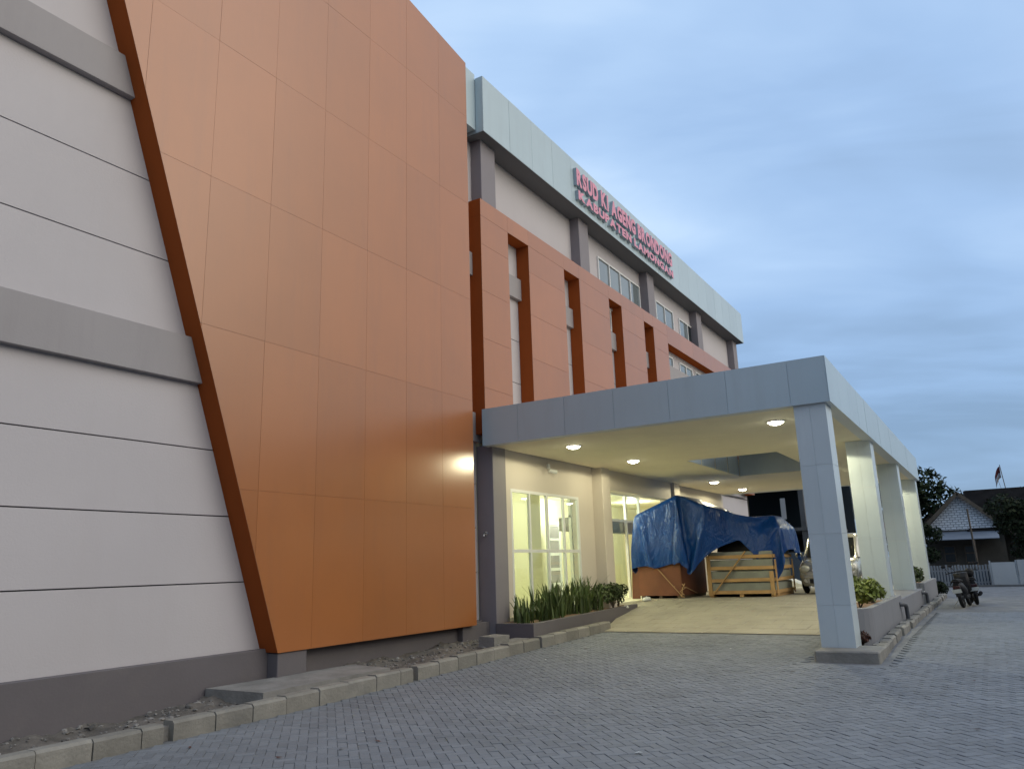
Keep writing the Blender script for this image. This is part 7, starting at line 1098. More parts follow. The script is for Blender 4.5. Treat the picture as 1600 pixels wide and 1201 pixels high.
-13,-13,-13,-101,13,14,13,14,13,14,13,14,13,14,13,14,13,14,13,14,13,14,13,13,14,13,14,13,14,11,6,2,0,0,0,1,0,0,0,0,0,0,0,1,0,0,0,0,0,0,0,1,0,0,0,0,0,0,0,0,0,0,
1,-1,-5,-10,-13,-13,-13,-13,-14,-13,-13,-13,-13,-14,-13,-13,-13,-13,-13,-14,-13,-13,-13,-13,-13,-105,14,13,14,13,14,13,14,13,14,13,14,13,14,13,13,14,13,14,13,
14,13,13,14,13,14,10,6,2,0,0,0,0,0,1,0,0,0,0,0,0,1,0,0,0,0,0,0,0,0,1,0,0,0,0,0,0,0,0,1,-1,-6,-10,-13,-13,-13,-13,-13,-14,-13,-13,-13,-13,-13,-14,-13,-13,-13,
-13,-13,-13,-13,-14,-13,-108,14,13,13,14,13,14,13,14,13,14,13,14,13,14,13,14,14,13,14,13,14,12,13,13,13,11,5,2,0,0,0,0,0,0,1,0,0,0,0,0,0,0,1,0,0,0,0,0,0,0,1,0,
0,0,0,0,0,0,1,-2,-5,-10,-14,-13,-13,-13,-13,-13,-14,-13,-13,-13,-13,-13,-13,-14,-13,-13,-13,-13,-13,-13,-13,-111,13,14,13,14,13,14,13,14,13,14,13,14,14,13,14,
14,13,14,12,13,13,12,13,13,13,11,5,2,0,0,0,0,0,0,0,1,0,0,0,0,0,0,0,1,0,0,0,0,0,0,0,0,1,0,0,0,0,0,1,-2,-6,-11,-12,-13,-12,-13,-13,-13,-14,-13,-13,-14,-13,-13,
-13,-14,-13,-13,-13,-13,-13,-13,-13,-114,14,13,14,13,14,14,13,14,14,13,14,14,14,13,14,13,13,13,13,12,13,12,13,12,12,11,5,2,-1,0,1,0,0,0,0,1,0,0,0,0,1,0,0,0,0,0,
0,0,0,0,0,1,0,0,0,0,0,0,1,-3,-7,-10,-13,-12,-13,-12,-13,-12,-13,-13,-13,-13,-13,-14,-13,-14,-13,-13,-14,-13,-13,-13,-13,-115,13,14,13,14,14,14,14,13,14,14,13,
13,13,13,13,13,12,13,12,13,12,12,12,12,12,10,6,0,0,1,0,0,0,1,0,0,0,0,1,0,0,0,1,0,0,0,0,0,1,0,0,0,0,1,0,0,0,-1,1,-2,-7,-12,-13,-12,-12,-12,-13,-12,-13,-13,-12,
-13,-12,-13,-13,-13,-14,-13,-13,-14,-13,-14,-13,-116,14,14,14,13,14,14,13,13,13,13,12,13,13,12,13,12,13,13,12,13,12,11,11,12,12,10,0,1,0,1,0,0,1,0,0,1,0,0,1,0,
0,1,0,0,0,1,0,0,1,0,0,0,1,0,0,0,0,0,0,-1,-6,-12,-12,-13,-12,-12,-12,-12,-13,-12,-13,-12,-13,-13,-12,-13,-12,-13,-13,-14,-13,-14,-13,-109,13,13,13,14,13,12,12,
13,12,13,13,13,12,12,13,12,13,11,12,12,12,10,12,12,10,1,1,0,0,1,0,1,0,1,0,0,1,0,0,1,0,0,1,0,0,1,0,0,1,0,0,1,0,0,1,0,-1,0,1,-2,-7,-7,-13,-12,-12,-12,-12,-12,-12,
-12,-12,-13,-12,-12,-13,-12,-13,-13,-12,-13,-13,-13,-13,-106,13,13,13,13,12,12,12,13,13,12,13,12,12,12,12,12,11,12,12,11,11,12,11,9,3,0,1,0,0,1,0,0,1,0,1,0,0,1,
0,0,1,0,0,1,0,0,1,0,0,1,0,0,1,0,0,1,0,1,-2,-2,-4,-9,-7,-12,-13,-12,-12,-12,-12,-12,-12,-12,-12,-12,-12,-12,-13,-12,-13,-12,-13,-12,-13,-103,13,12,13,12,12,12,
13,12,12,12,12,12,11,12,12,12,11,12,11,10,12,10,9,3,2,0,0,1,0,0,1,0,0,1,0,0,1,0,0,1,0,0,1,0,0,1,0,0,1,0,0,1,0,1,0,0,1,1,-3,-2,-3,-5,-10,-8,-12,-12,-12,-12,-12,
-12,-12,-12,-12,-12,-12,-12,-12,-12,-12,-12,-13,-12,-13,-102,13,12,13,12,12,12,12,12,11,12,11,12,12,12,11,11,11,11,11,11,10,8,4,2,0,1,0,0,1,0,0,1,0,0,1,0,0,1,0,
0,1,0,0,1,0,0,1,0,0,1,0,0,1,0,1,0,1,0,-2,-3,-2,-5,-6,-11,-8,-12,-12,-12,-12,-12,-12,-11,-12,-12,-12,-12,-12,-11,-12,-12,-12,-12,-13,-100,13,12,11,12,11,12,11,
12,12,12,11,12,11,11,11,11,11,11,10,9,8,4,3,1,0,0,1,0,0,0,1,0,1,0,0,1,0,0,1,0,0,1,0,0,1,0,0,1,0,0,1,0,0,1,0,1,0,1,-3,-3,-2,-3,-5,-9,-11,-8,-11,-12,-12,-12,-12,
-12,-11,-12,-12,-12,-12,-11,-12,-12,-11,-12,-12,-99,11,12,11,12,11,12,12,11,12,11,11,11,11,11,11,10,11,9,9,7,5,3,2,0,0,1,0,0,1,0,0,1,0,0,1,0,0,1,0,0,1,0,0,1,0,
0,1,0,0,1,0,1,0,0,1,0,1,1,-4,-2,-2,-3,-5,-6,-10,-11,-7,-12,-12,-11,-12,-12,-12,-11,-12,-12,-11,-12,-12,-11,-12,-12,-11,-100,12,11,11,12,12,11,11,11,11,11,11,11,
11,11,10,10,9,8,7,5,3,3,1,0,0,0,1,0,0,1,0,0,1,0,0,1,0,0,1,0,0,1,0,0,1,0,0,1,0,0,1,0,0,1,0,1,1,0,-3,-3,-2,-3,-4,-5,-8,-10,-10,-8,-11,-12,-11,-12,-12,-12,-11,-12,
-11,-12,-11,-12,-12,-11,-12,-100,11,11,12,11,11,11,11,11,10,11,11,11,11,10,9,9,7,7,5,4,3,1,0,0,1,0,0,1,0,0,1,0,0,1,0,0,1,0,0,1,0,0,1,0,0,1,0,0,1,0,0,1,0,0,1,0,
1,1,-4,-3,-2,-3,-3,-5,-6,-9,-10,-10,-8,-10,-12,-11,-12,-11,-12,-12,-11,-12,-11,-12,-11,-12,-11,-101,11,12,11,10,11,11,10,11,11,10,11,11,9,9,8,7,7,5,4,3,2,1,0,0,
0,1,0,0,1,0,0,1,0,0,1,0,0,1,0,0,1,0,0,0,1,0,0,1,0,0,1,0,1,0,0,1,1,0,-3,-3,-2,-3,-3,-4,-7,-7,-9,-10,-9,-8,-10,-11,-12,-11,-12,-11,-12,-12,-11,-11,-12,-11,-12,
-102,11,11,10,11,10,11,11,10,11,10,10,10,8,7,8,6,5,4,4,2,1,0,0,1,0,0,0,1,0,0,1,0,0,1,0,0,1,0,0,1,0,0,1,0,0,1,0,0,1,0,0,1,0,1,0,1,1,-1,-3,-3,-2,-3,-3,-3,-6,-7,
-7,-10,-9,-9,-8,-10,-11,-11,-12,-11,-12,-11,-12,-11,-11,-12,-11,-104,11,10,11,10,11,11,10,11,10,9,9,8,7,7,6,5,4,4,3,1,1,0,0,0,1,0,0,0,1,0,0,1,0,0,1,0,0,1,0,0,1,
0,0,1,0,0,1,0,0,1,0,0,1,0,1,1,0,0,-3,-3,-3,-2,-3,-4,-4,-6,-7,-9,-9,-9,-9,-8,-10,-10,-12,-11,-11,-12,-11,-12,-11,-11,-11,-106,11,10,11,10,11,10,10,10,9,8,8,6,7,
6,5,4,4,4,1,1,0,0,1,0,0,0,1,0,0,1,0,0,1,0,0,1,0,0,1,0,0,1,0,0,1,0,0,1,0,0,1,0,0,1,0,1,1,-1,-3,-2,-3,-3,-3,-3,-4,-5,-7,-7,-9,-9,-10,-8,-9,-9,-10,-11,-11,-11,-12,
-11,-11,-12,-11,-108,11,10,11,10,10,10,9,9,7,7,7,6,6,5,4,4,4,2,1,1,0,0,0,0,1,0,0,1,0,0,1,0,0,1,0,0,1,0,0,0,1,0,0,1,0,0,1,0,0,1,0,0,1,0,1,1,1,-1,-3,-2,-4,-3,-3,
-3,-3,-5,-6,-7,-8,-8,-10,-9,-8,-9,-9,-9,-10,-12,-11,-11,-12,-11,-11,-110,11,10,10,10,10,8,8,7,7,7,6,6,5,3,4,4,3,2,0,0,0,1,0,0,0,1,0,0,1,0,0,1,0,0,0,1,0,0,1,0,0,
1,0,0,1,0,0,1,0,0,1,0,0,1,1,1,0,-1,-2,-2,-4,-3,-3,-3,-4,-4,-5,-7,-7,-8,-9,-9,-8,-9,-9,-8,-9,-10,-11,-11,-12,-11,-11,-112,10,11,9,9,8,7,7,7,6,6,6,5,4,4,4,3,2,0,
1,0,0,0,0,1,0,0,1,0,0,0,1,0,0,1,0,0,1,0,0,1,0,0,1,0,0,1,0,0,1,0,0,1,0,1,1,0,1,-2,-2,-2,-3,-4,-3,-3,-3,-4,-4,-7,-6,-8,-8,-9,-8,-9,-9,-8,-9,-9,-9,-11,-11,-11,-11,
-114,10,9,8,8,7,6,7,6,6,6,4,4,4,4,4,2,1,0,0,0,0,1,0,0,1,0,0,0,1,0,0,1,0,0,1,0,0,1,0,0,1,0,0,0,1,0,0,1,0,0,1,0,1,0,1,1,0,-2,-2,-1,-3,-4,-3,-3,-3,-4,-4,-5,-7,-7,
-8,-8,-9,-8,-9,-8,-9,-9,-8,-9,-10,-11,-11,-117,9,7,7,7,6,7,6,6,5,5,4,3,4,4,3,1,0,0,1,0,0,0,1,0,0,0,1,0,0,1,0,0,1,0,0,1,0,0,0,1,0,0,1,0,0,1,0,0,1,0,0,1,0,1,1,1,
0,-2,-2,-2,-3,-3,-4,-3,-3,-3,-4,-5,-6,-7,-7,-8,-8,-8,-9,-9,-8,-9,-8,-9,-8,-10,-10,-122,7,7,6,6,6,7,5,6,4,4,4,4,4,3,1,1,0,0,0,0,1,0,0,0,1,0,0,1,0,0,1,0,0,0,1,0,
0,1,0,0,1,0,0,1,0,0,1,0,0,1,0,0,1,1,1,0,0,-2,-2,-2,-3,-3,-3,-3,-3,-4,-4,-3,-6,-7,-7,-7,-7,-9,-8,-9,-8,-9,-8,-8,-9,-8,-9,-129,6,6,6,7,6,5,5,5,4,3,4,4,3,2,1,0,0,
1,0,0,0,0,1,0,0,1,0,0,1,0,0,0,1,0,0,1,0,0,1,0,0,1,0,0,0,1,0,0,1,0,1,0,1,0,1,1,-1,-2,-2,-1,-3,-3,-4,-2,-4,-3,-4,-3,-5,-6,-7,-7,-7,-8,-8,-9,-8,-8,-9,-8,-9,-8,-8,
-138,6,7,6,6,5,5,5,3,4,4,3,4,2,1,1,0,0,0,0,1,0,0,0,1,0,0,1,0,0,0,1,0,0,1,0,0,1,0,0,0,1,0,0,1,0,0,1,0,0,1,0,1,0,1,1,1,-1,-2,-2,-2,-3,-3,-3,-3,-3,-3,-4,-4,-3,-6,
-7,-7,-7,-7,-7,-9,-8,-8,-9,-8,-8,-9,-8,-146,6,6,6,5,5,4,4,4,3,4,4,2,2,0,0,0,1,0,0,0,0,1,0,0,1,0,0,0,1,0,0,1,0,0,1,0,0,0,1,0,0,1,0,0,1,0,0,1,0,0,1,0,1,1,1,0,-1,
-2,-2,-2,-2,-3,-3,-3,-3,-4,-3,-4,-2,-6,-7,-7,-6,-7,-7,-8,-8,-8,-9,-8,-8,-8,-9,
]
tq = np.cumsum(np.array(TARP).reshape(3, TNY, TNX), axis=2)
tv = (tq.reshape(3, -1).T/TS).astype(float)+np.array([24.0, 8.0, 2.0])
tm = MB(); tm.add(tv, [(j*TNX+i, j*TNX+i+1, (j+1)*TNX+i+1, (j+1)*TNX+i) for j in range(TNY-1) for i in range(TNX-1)], 0, True)
tarp = tm.build('tarpaulin', M['tarp'])
sol = tarp.modifiers.new('thick', 'SOLIDIFY'); sol.thickness = .006; sub = tarp.modifiers.new('sub', 'SUBSURF'); sub.levels = 1; sub.render_levels = 1
tag(tarp, 'wrinkled blue tarpaulin draped over the brown crate and its neighbour', 'tarpaulin')
def bagmesh(c, r, seed):
    r2 = random.Random(seed); mb = MB(); mb.ball(c, r*1.5, r, r*.6, 12, 8); mb.v = [(x+r2.gauss(0,r*.12), y+r2.gauss(0,r*.12), max(c[2]-r*.3, z+r2.gauss(0,r*.12))) for x,y,z in mb.v]; return mb
tag(bagmesh((22.9, 9.35, .52), .13, 1).build('plastic_bag', M['bag']), 'crumpled white plastic bag at the foot of the brown crate', 'bag')
tag(bagmesh((20.7, 9.10, .42), .08, 2).build('plastic_bag', M['bag']), 'small white plastic scrap on the ramp edge below the dark shrub', 'bag')
lp = thing('plywood_sheet', (24.1, 10.2, .5), 'reddish plywood sheet leaning in the doorway left of the brown crate', 'plywood')
MB().hexa([(23.9,9.98,.5),(23.93,9.98,.5),(23.93,10.25,.5),(23.9,10.25,.5),(24.05,9.98,1.6),(24.08,9.98,1.6),(24.08,10.25,1.6),(24.05,10.25,1.6)]).build('board', M['ply'], lp)
pot = thing('potted_plant', (25.5, 8.18, .5), 'dark pot of spiky leaves in the gap between the two crates', 'potted plant')
MB().tube([(26.6,8.15,.5),(26.6,8.15,.95)], [.13,.18], 14).build('pot', M['black'], pot)
mb = MB(); blades((26.6, 8.15, .93), 16, .5, .1, mb); mb.build('leaves', M['lime'], pot, fix=False)

# ------------------------------------------------------------------ parked car
car = thing('parked_car', (25.9, 4.52, FZ), 'silver people carrier parked under the canopy facing the ramp', 'car')
def cp(x, y, z): return (25.9+x, 4.52+y, FZ+z)
st = [(0.0,.60,.30,.62),(.05,.72,.24,.74),(.18,.80,.22,.86),(.5,.85,.22,.95),(1.0,.87,.22,1.02),(1.9,.88,.22,1.05),(3.2,.88,.22,1.07),(4.0,.87,.24,1.08),(4.3,.82,.28,1.06),(4.4,.72,.36,1.0)]
rings = []
for x, w, zb, zt in st:
    rings.append([cp(x, *q) for q in ((-w*.88,zb),(-w*.98,zb+.12),(-w,(zb+zt)/2),(-w*.97,zt-.12),(-w*.88,zt-.02),(-w*.4,zt+.03),(w*.4,zt+.03),(w*.88,zt-.02),(w*.97,zt-.12),(w,(zb+zt)/2),(w*.98,zb+.12),(w*.88,zb))])
body = MB().loft(rings).build('body', M['silver'], car)
def cab(z, x0, x1, w, r): return [cp(x0,-w+r,z), cp(x0+r*.6,-w,z), cp(x1-r*.6,-w,z), cp(x1,-w+r,z), cp(x1,w-r,z), cp(x1-r*.6,w,z), cp(x0+r*.6,w,z), cp(x0,w-r,z)]
MB().loft([cab(1.0,.92,4.36,.82,.12), cab(1.3,1.28,4.32,.77,.12), cab(1.58,1.60,4.2,.73,.10), cab(1.68,1.78,4.08,.69,.12), cab(1.72,2.1,3.8,.56,.2)]).build('cabin', M['silver'], car)
MB().add([cp(.96,-.70,1.05),cp(.96,.70,1.05),cp(1.545,.64,1.58),cp(1.545,-.64,1.58)], [(0,1,2,3)]).add([cp(.93,-.70,1.05),cp(.93,.70,1.05),cp(1.525,.64,1.58),cp(1.525,-.64,1.58)], [(0,1,2,3)]).build('windscreen', M['carglass'], car)
for s in (-1, 1):
    for xa, xb, xc, xd in ((1.45,2.3,1.75,2.3),(2.36,3.25,2.36,3.25),(3.31,4.15,3.31,4.05)):
        MB().add([cp(xa,s*.822,1.08),cp(xb,s*.822,1.08),cp(xd,s*.755,1.54),cp(xc,s*.755,1.54)], [(0,1,2,3)]).build('side_window', M['carglass'], car)
    mr = MB().ball(cp(1.2, s*.97, 1.12), .07, .11, .08, 12, 8).build('mirror', M['silver'], car)
    MB().ball(cp(.10, s*.62, .70), .14, .17, .11, 14, 8).build('headlight', M['lens'], car); MB().disc(cp(.02, s*.6, .38), .06, 'x', .03).build('fog_lamp', M['lens'], car)
    for wx in (.78, 3.45):
        wh = MB().disc(cp(wx, s*.76, .29), .18, 'y', .2, 18).build('wheel', M['chrome'], car); MB().torus(cp(wx, s*.76, .29), .225, .075, 'y').build('tyre', M['rubber'], wh)
MB().box(25.89, 25.93, 4.52-.42, 4.52+.42, FZ+.60, FZ+.70, ch=.01).build('grille', M['chrome'], car); MB().box(25.875, 25.93, 4.52-.5, 4.52+.5, FZ+.30, FZ+.42, ch=.01).build('air_intake', M['black'], car)
MB().box(25.86, 25.93, 4.52-.66, 4.52+.66, FZ+.435, FZ+.52, ch=.02).build('bumper', M['silver'], car); MB().box(25.85, 25.859, 4.52-.22, 4.52+.22, FZ+.44, FZ+.53).build('number_plate', M['black'], car)
MB().tube([cp(1.0,.1,1.07),cp(1.15,-.45,1.2)], .008, 5).build('wiper', M['black'], car)

car.scale = (1, 1.05, 1.08); car.location.y += .08
# ------------------------------------------------------------------ motorcycles
def moto(loc, rot, label, helmet=False):
    t = thing('motorcycle', (0,0,0), label, 'motorcycle', 'motorcycles parked by the kerb')
    for x in (0, 1.22):
        w = MB().torus((x,0,.29), .235, .05, 'y', 22, 8).build('wheel', M['rubber'], t); MB().disc((x,0,.29), .06, 'y', .12).torus((x,0,.29), .19, .014, 'y').build('rim', M['pvc'], w)
        sp = MB()
        for k in range(6): a = k*math.pi/3; sp.bar((x,0,.29),(x+.19*math.cos(a),0,.29+.19*math.sin(a)), .02, .012)
        sp.build('spoke', M['pvc'], w)
    MB().loft([[(x,-w,zb),(x,w,zb),(x,w*1.1,(zb+zt)/2),(x,w*.6,zt),(x,-w*.6,zt),(x,-w*1.1,(zb+zt)/2)] for x,w,zb,zt in ((-.28,.06,.62,.74),(-.1,.12,.50,.76),(.2,.16,.42,.74),(.45,.15,.36,.62),(.6,.10,.34,.5))]).build('body', M['black'], t)
    MB().loft([[(x,-w,zb),(x,w,zb),(x,w,zt),(x,w*.5,zt+.04),(x,-w*.5,zt+.04),(x,-w,zt)] for x,w,zb,zt in ((-.25,.09,.745,.79),(0,.13,.745,.80),(.35,.12,.73,.78),(.55,.08,.70,.74))]).build('seat', M['rubber'], t)
    MB().loft([[(x,-w,zb),(x,w,zb),(x*1.0+.02,w,zt),(x+.02,-w,zt)] for x,w,zb,zt in ((.9,.13,.42,.86),(1.0,.2,.45,.98),(1.08,.18,.55,1.0),(1.14,.08,.66,.94))]).build('front_shield', M['black'], t)
    MB().box(.5, .98, -.12, .12, .25, .36, ch=.02).build('footboard', M['black'], t)
    MB().tube([(1.22,-.07,.29),(1.10,-.08,.7),(1.02,-.05,.98)], .022).tube([(1.22,.07,.29),(1.10,.08,.7),(1.02,.05,.98)], .022).build('fork', M['black'], t)
    MB().tube([(.86,-.36,1.0),(.98,-.2,1.03),(1.02,0,1.02),(.98,.2,1.03),(.86,.36,1.0)], .016).build('handlebar', M['black'], t)
    for s in (-1, 1):
        MB().tube([(.9,s*.28,1.03),(.92,s*.36,1.2)], .008, 6).ball((.9,s*.38,1.22), .015, .07, .045, 12, 8).build('mirror', M['black'], t)
    MB().tube([(-.2,-.15,.36),(.1,-.15,.30),(.35,-.12,.26)], [.055,.05,.025], 12).build('exhaust', M['black'], t)
    MB().box(-.33,-.2,-.09,.09,.56,.64, ch=.015).build('tail_light', M['tail'], t); MB().hexa([(-.34,-.12,.44),(-.335,-.12,.44),(-.335,.12,.44),(-.34,.12,.44),(-.39,-.12,.55),(-.385,-.12,.55),(-.385,.12,.55),(-.39,.12,.55)]).build('number_plate', M['bag'], t)
    MB().loft([[(x,-.06,z),(x,.06,z),(x,.05,z+.02),(x,-.05,z+.02)] for x,z in ((-.36,.34),(-.3,.5),(-.12,.58),(.1,.58))]).build('mudguard', M['black'], t)
    MB().tube([(.35,.12,.26),(.3,.34,.01)], .012).build('side_stand', M['chrome'], t); MB().tube([(-.15,-.12,.72),(-.36,-.08,.78),(-.36,.08,.78),(-.15,.12,.72)], .014).build('grab_rail', M['black'], t)
    t.location = loc; t.rotation_euler = (math.radians(-7), 0, rot); return t
mo = moto((26.75, 1.09, .03), math.radians(-6), 'dark motorcycle with white number plate leaning on its stand')
m2 = copy_tree(mo); m2.location = (28.3, .78, .03); m2.rotation_euler = (math.radians(-6), 0, math.radians(8)); m2['label'] = 'second dark motorcycle partly hidden behind the first, helmet on its seat'
hm = thing('helmet', (28.3, .84, .86), 'dark round crash helmet resting on the rear motorcycle', 'helmet')
MB().ball((28.38,.87,1.0), .15, .13, .15, 16, 10).build('shell', M['black'], hm); MB().ball((28.44,.87,.98), .12, .11, .07, 14, 8).build('visor', M['carglass'], hm)

# ------------------------------------------------------------------ fence, house, flag, trees, old frame building
fz = .03
fe = thing('picket_fence', (44, 1.6, fz), 'low pale slatted fence across the end of the yard', 'fence')
k = 0; y = 3.6
while y > -.02:
    box('slat', M['fence'], fe, 43.99+random.gauss(0,.004), 44.02, y-.085, y, fz+.04, 1.03+random.gauss(0,.012)); y -= .128
for z in (.15, .70): box('rail', M['fence'], fe, 44.021, 44.05, -.05, 3.6, fz+z, fz+z+.07)
for y in (3.5, 1.75, .02): box('post', M['fence'], fe, 44.051, 44.12, y-.04, y+.04, fz, 1.05)
box('back_sheet', M['blue_sheet'], fe, 44.121, 44.13, -.03, 3.6, fz, .72)
pf = thing('panel_fence', (43.6, -2, fz), 'taller blank white panel fence at the right end of the yard', 'fence')
for k in range(5): box('panel', M['fencew'], pf, 43.6+random.gauss(0,.02), 43.66, -1.02-1.05*k+.45, -.06-1.05*k+.45, fz+.03, 1.12+(.10 if k else 0)+random.gauss(0,.01))
for k in range(6): box('post', M['fencew'], pf, 43.68, 43.75, -1.02-1.05*k+1.42, -1.02-1.05*k+1.49, fz, 1.2)
box('rail', M['fence'], pf, 43.69, 43.74, -4.7, .40, .75, .82)
tag(box('fence_footing', M['concrete'], None, 43.3, 43.55, -8, 3.8, -.05, .10), 'low concrete kerb running along the foot of both fences', 'kerb')
ho = thing('old_house', (64, 0, 0), 'old house with whitewashed brick gable and dark tiled roof beyond the fence', 'house')
yc, hw, xw = 1.85, 2.35, 62.0
MB().prism([(yc-hw, 3.15), (yc+hw, 3.15), (yc, 5.5)], 'x', xw, xw+.2).build('gable_wall', M['gable'], ho)
MB().box(xw+.05, 70, yc-hw, yc+hw, 0, 3.149).box(64, 71, -9, yc-hw-.001, 0, 3.4).build('wall', M['darkwall'], ho)
roof = MB()
roof.hexa([(61.5,yc,5.62),(66.5,yc,5.62),(66.5,yc+3.0,2.75),(61.5,yc+3.0,2.75),(61.5,yc,5.74),(66.5,yc,5.74),(66.5,yc+3.0,2.87),(61.5,yc+3.0,2.87)])
roof.hexa([(61.5,yc,5.621),(66.5,yc,5.621),(66.5,yc-3.0,2.75),(61.5,yc-3.0,2.75),(61.5,yc,5.741),(66.5,yc,5.741),(66.5,yc-3.0,2.87),(61.5,yc-3.0,2.87)])
roof.hexa([(67,1.6,5.95),(67,-10,5.95),(61.8,-10,2.9),(61.8,1.6,2.9),(67,1.6,6.08),(67,-10,6.08),(61.8,-10,3.03),(61.8,1.6,3.03)])
roof.hexa([(67.01,1.6,5.95),(67.01,-10,5.95),(72,-10,3),(72,1.6,3),(67.01,1.6,6.08),(67.01,-10,6.08),(72,-10,3.13),(72,1.6,3.13)])
roof = roof.build('roof', M['rooftile'], ho)
tm_ = MB()
for k in range(34): tm_.tube([(66.9-k*.15, -9.9, 6.04-k*.15*.5865+.03), (66.9-k*.15, 1.5, 6.04-k*.15*.5865+.03)], .035, 5)
tag(tm_.build('tile_course', M['rooftile'], roof), kind='stuff')
MB().bar((61.48,yc,5.6),(61.48,yc+3.02,2.72), .06, .24).bar((61.48,yc,5.6),(61.48,yc-3.02,2.72), .06, .24).build('bargeboard', M['wood'], ho)
MB().hexa([(60.2,-.2,2.46),(62,-.2,3.0),(62,4.2,3.0),(60.2,4.2,2.46),(60.2,-.2,2.5),(62,-.2,3.04),(62,4.2,3.04),(60.2,4.2,2.5)]).build('awning', M['zinc'], ho)
for y in (4.1, 1.2): box('awning_post', M['wood'], ho, 60.25, 60.33, y, y+.08, 0, 2.47)
for y in (2.85, 1.6):
    w = MB().box(61.98, 62.04, y-.36, y+.36, .95, 2.1).build('window', M['wood'], ho); box('pane', M['openglass'], w, 61.965, 61.979, y-.29, y+.29, 1.62, 2.03); box('pane', M['openglass'], w, 61.965, 61.979, y-.29, y+.29, 1.02, 1.54)
tag(MB().tube([(58,1.22,0),(58,1.32,4.35)], .055, 8).build('utility_pole', M['wood']), 'thin timber pole standing in front of the whitewashed gable', 'pole')
fl = thing('flagpole', (64, -1.1, 5), 'thin leaning pole with red and white flag above the tiled roof', 'flagpole')
MB().tube([(68,-1.2,5.4),(68,-1.02,7.9)], .03, 6).build('pole', M['wood'], fl); MB().tube([(68,-.98,5.6),(68,-.72,7.0)], .012, 5).build('stay', M['wood'], fl)
def flagpart(z0, z1, m):
    n = 8; vs = []
    for i in range(n+1):
        t = i/n; vs += [(68+.08*math.sin(5*t), -1.0+.42*t, z0-.75*t*t), (68+.08*math.sin(5*t+.6), -1.0+.40*t, z1-.75*t*t)]
    o = MB().add(vs, [(2*i,2*i+2,2*i+3,2*i+1) for i in range(n)], 0, True).build('flag_stripe', m, fl); s = o.modifiers.new('t', 'SOLIDIFY'); s.thickness = .01
flagpart(7.35, 7.78, M['flagred']); flagpart(6.95, 7.35, M['flagwhite'])
def tree(label, base, h, R, n, size, m, seed, nb=9):
    t = thing('tree', base, label, 'tree', 'trees behind the yard'); r = random.Random(seed)
    tr = MB(); tr.tube([base, (base[0]+r.uniform(-.2,.2), base[1]+r.uniform(-.2,.2), base[2]+h*.35), (base[0]+r.uniform(-.3,.3), base[1]+r.uniform(-.3,.3), base[2]+h*.75)], [R*.08,R*.06,R*.02], 8)
    cs = []; rr = []
    for k in range(nb):
        a = r.uniform(0, 6.28); q = r.uniform(.15, .75)*R; zc_ = base[2]+h*r.uniform(.38, .88)
        c = (base[0]+q*math.cos(a), base[1]+q*math.sin(a), zc_); cs.append(c); rr.append(R*r.uniform(.28, .5))
        tr.tube([(base[0],base[1],base[2]+h*.3), (.5*base[0]+.5*c[0], .5*base[1]+.5*c[1], base[2]+h*.3+(c[2]-base[2]-h*.3)*.55), c], [R*.035,R*.025,R*.01], 6)
    tr.build('trunk', M['bark'], t)
    mb = MB(); leafcloud(cs, rr, n, size, mb, .75, seed); mb.build('crown', m, t, fix=False); return t
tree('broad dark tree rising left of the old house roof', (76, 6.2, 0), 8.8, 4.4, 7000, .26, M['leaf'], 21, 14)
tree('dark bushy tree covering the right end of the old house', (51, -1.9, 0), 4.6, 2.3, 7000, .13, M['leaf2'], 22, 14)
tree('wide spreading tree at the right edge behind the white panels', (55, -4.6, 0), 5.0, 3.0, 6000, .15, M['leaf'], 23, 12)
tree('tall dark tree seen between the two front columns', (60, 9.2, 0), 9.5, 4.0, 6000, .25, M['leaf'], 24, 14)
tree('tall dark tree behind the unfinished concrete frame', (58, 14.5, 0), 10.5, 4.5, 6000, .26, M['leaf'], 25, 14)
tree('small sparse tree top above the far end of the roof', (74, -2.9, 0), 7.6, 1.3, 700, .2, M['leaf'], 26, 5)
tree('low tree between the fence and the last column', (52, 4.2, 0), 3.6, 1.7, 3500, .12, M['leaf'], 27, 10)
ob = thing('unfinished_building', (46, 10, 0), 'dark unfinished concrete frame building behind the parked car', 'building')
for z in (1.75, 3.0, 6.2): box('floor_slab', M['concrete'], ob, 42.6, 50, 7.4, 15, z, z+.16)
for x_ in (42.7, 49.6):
    for y in (8.3, 14.6): box('post', M['concrete'], ob, x_, x_+.25, y, y+.25, 0, 6.2)
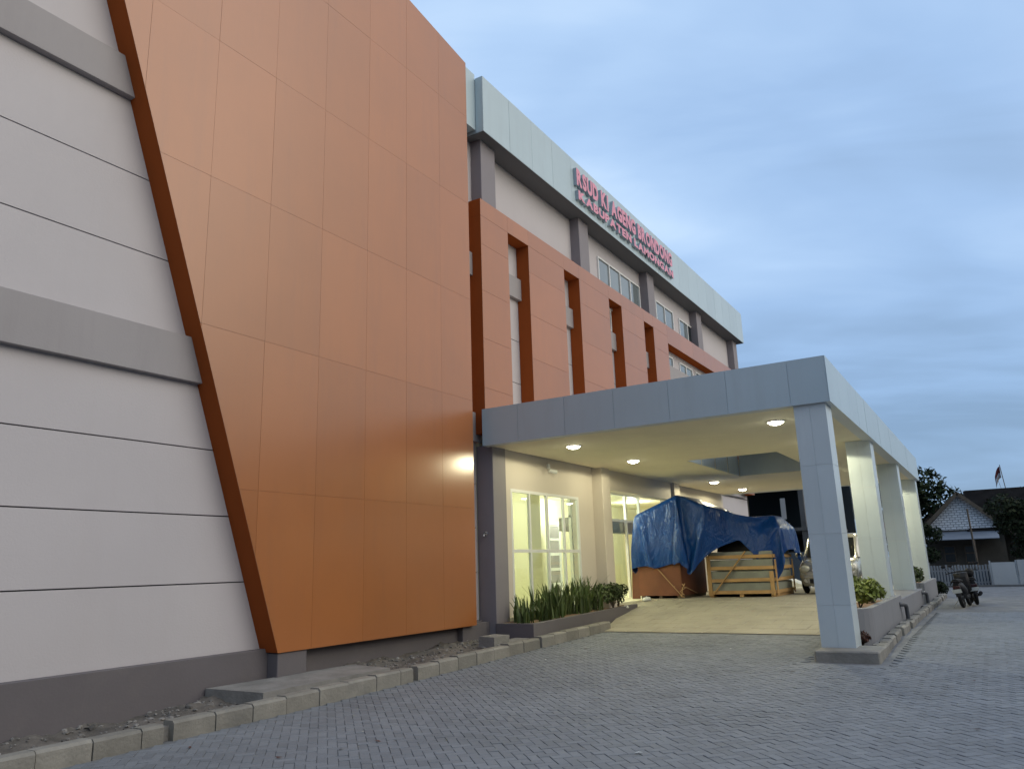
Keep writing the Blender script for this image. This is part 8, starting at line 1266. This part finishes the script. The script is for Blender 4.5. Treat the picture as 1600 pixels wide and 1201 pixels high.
box('back_wall', M['openglass'], ob, 50.1, 50.3, 7.0, 15.0, 0, 6.3); box('infill_wall', M['concrete'], ob, 43.1, 43.2, 7.8, 8.5, 1.911, 2.7); box('infill_wall', M['darkwall'], ob, 43.1, 43.2, 11.3, 14.6, 1.911, 6.19)
tag(box('banner', M['fencew'], None, 41.0, 41.02, 8.88, 9.12, 3.55, 4.6), 'narrow white banner hanging upright on the concrete frame', 'banner')
bf = thing('metal_hoarding', (40, 8.5, 0), 'blue grey metal sheet hoarding behind the crates', 'hoarding')
for k in range(6): box('sheet', M['blue_sheet'], bf, 40+random.gauss(0,.01), 40.04, 5.4+.78*k, 6.17+.78*k, .05, 1.85+random.gauss(0,.02))
for k in range(4): box('post', M['wood'], bf, 40.06, 40.12, 5.5+1.4*k, 5.58+1.4*k, 0, 1.9)
tag(MB().hexa([(31.5,6.3,.5),(32.4,6.35,.5),(32.4,7.2,.5),(31.5,7.2,.5),(31.6,6.4,.55),(32.3,6.45,.62),(32.3,7.1,.9),(31.6,7.1,.85)]).build('plastic_sheet', M['bag']), 'pale plastic sheet lying on the floor right of the crates', 'plastic sheet')
rw = thing('parasol', (48, 5.4, 0), 'small red and white parasol seen between the front columns', 'parasol')
MB().tube([(50,5.55,0),(50,5.55,3.3)], .03, 6).build('pole', M['wood'], rw); MB().tube([(50,5.55,3.05),(50,5.55,3.5)], [.7,.03], 12).build('canopy', M['flagred'], rw); MB().tube([(50,5.55,2.88),(50,5.55,3.049)], [.74,.7], 12).build('trim', M['flagwhite'], rw)
# unseen trees: one row mirrored in the cladding, another added to block light
tl = MB(); r_ = random.Random(5); cs = []; rr = []
for k in range(150):
    cs.append((-35+95*k/149+r_.uniform(-1,1), -23+r_.uniform(-2.5,2.5), r_.uniform(1.5, 8.5 if k % 3 else 5))); rr.append(r_.uniform(2.0, 3.4))
for k in range(60): cs.append((-30+r_.uniform(-2,2), -26+42*k/59, r_.uniform(1.5, 8.5))); rr.append(r_.uniform(2, 3.4))
leafcloud(cs, rr, 30000, .62, tl, .9, 77)
tag(tl.build('treeline', M['leaf2'], fix=False), 'dark unseen treeline across the yard, with a row added behind the camera to block light', 'trees', kind='stuff')
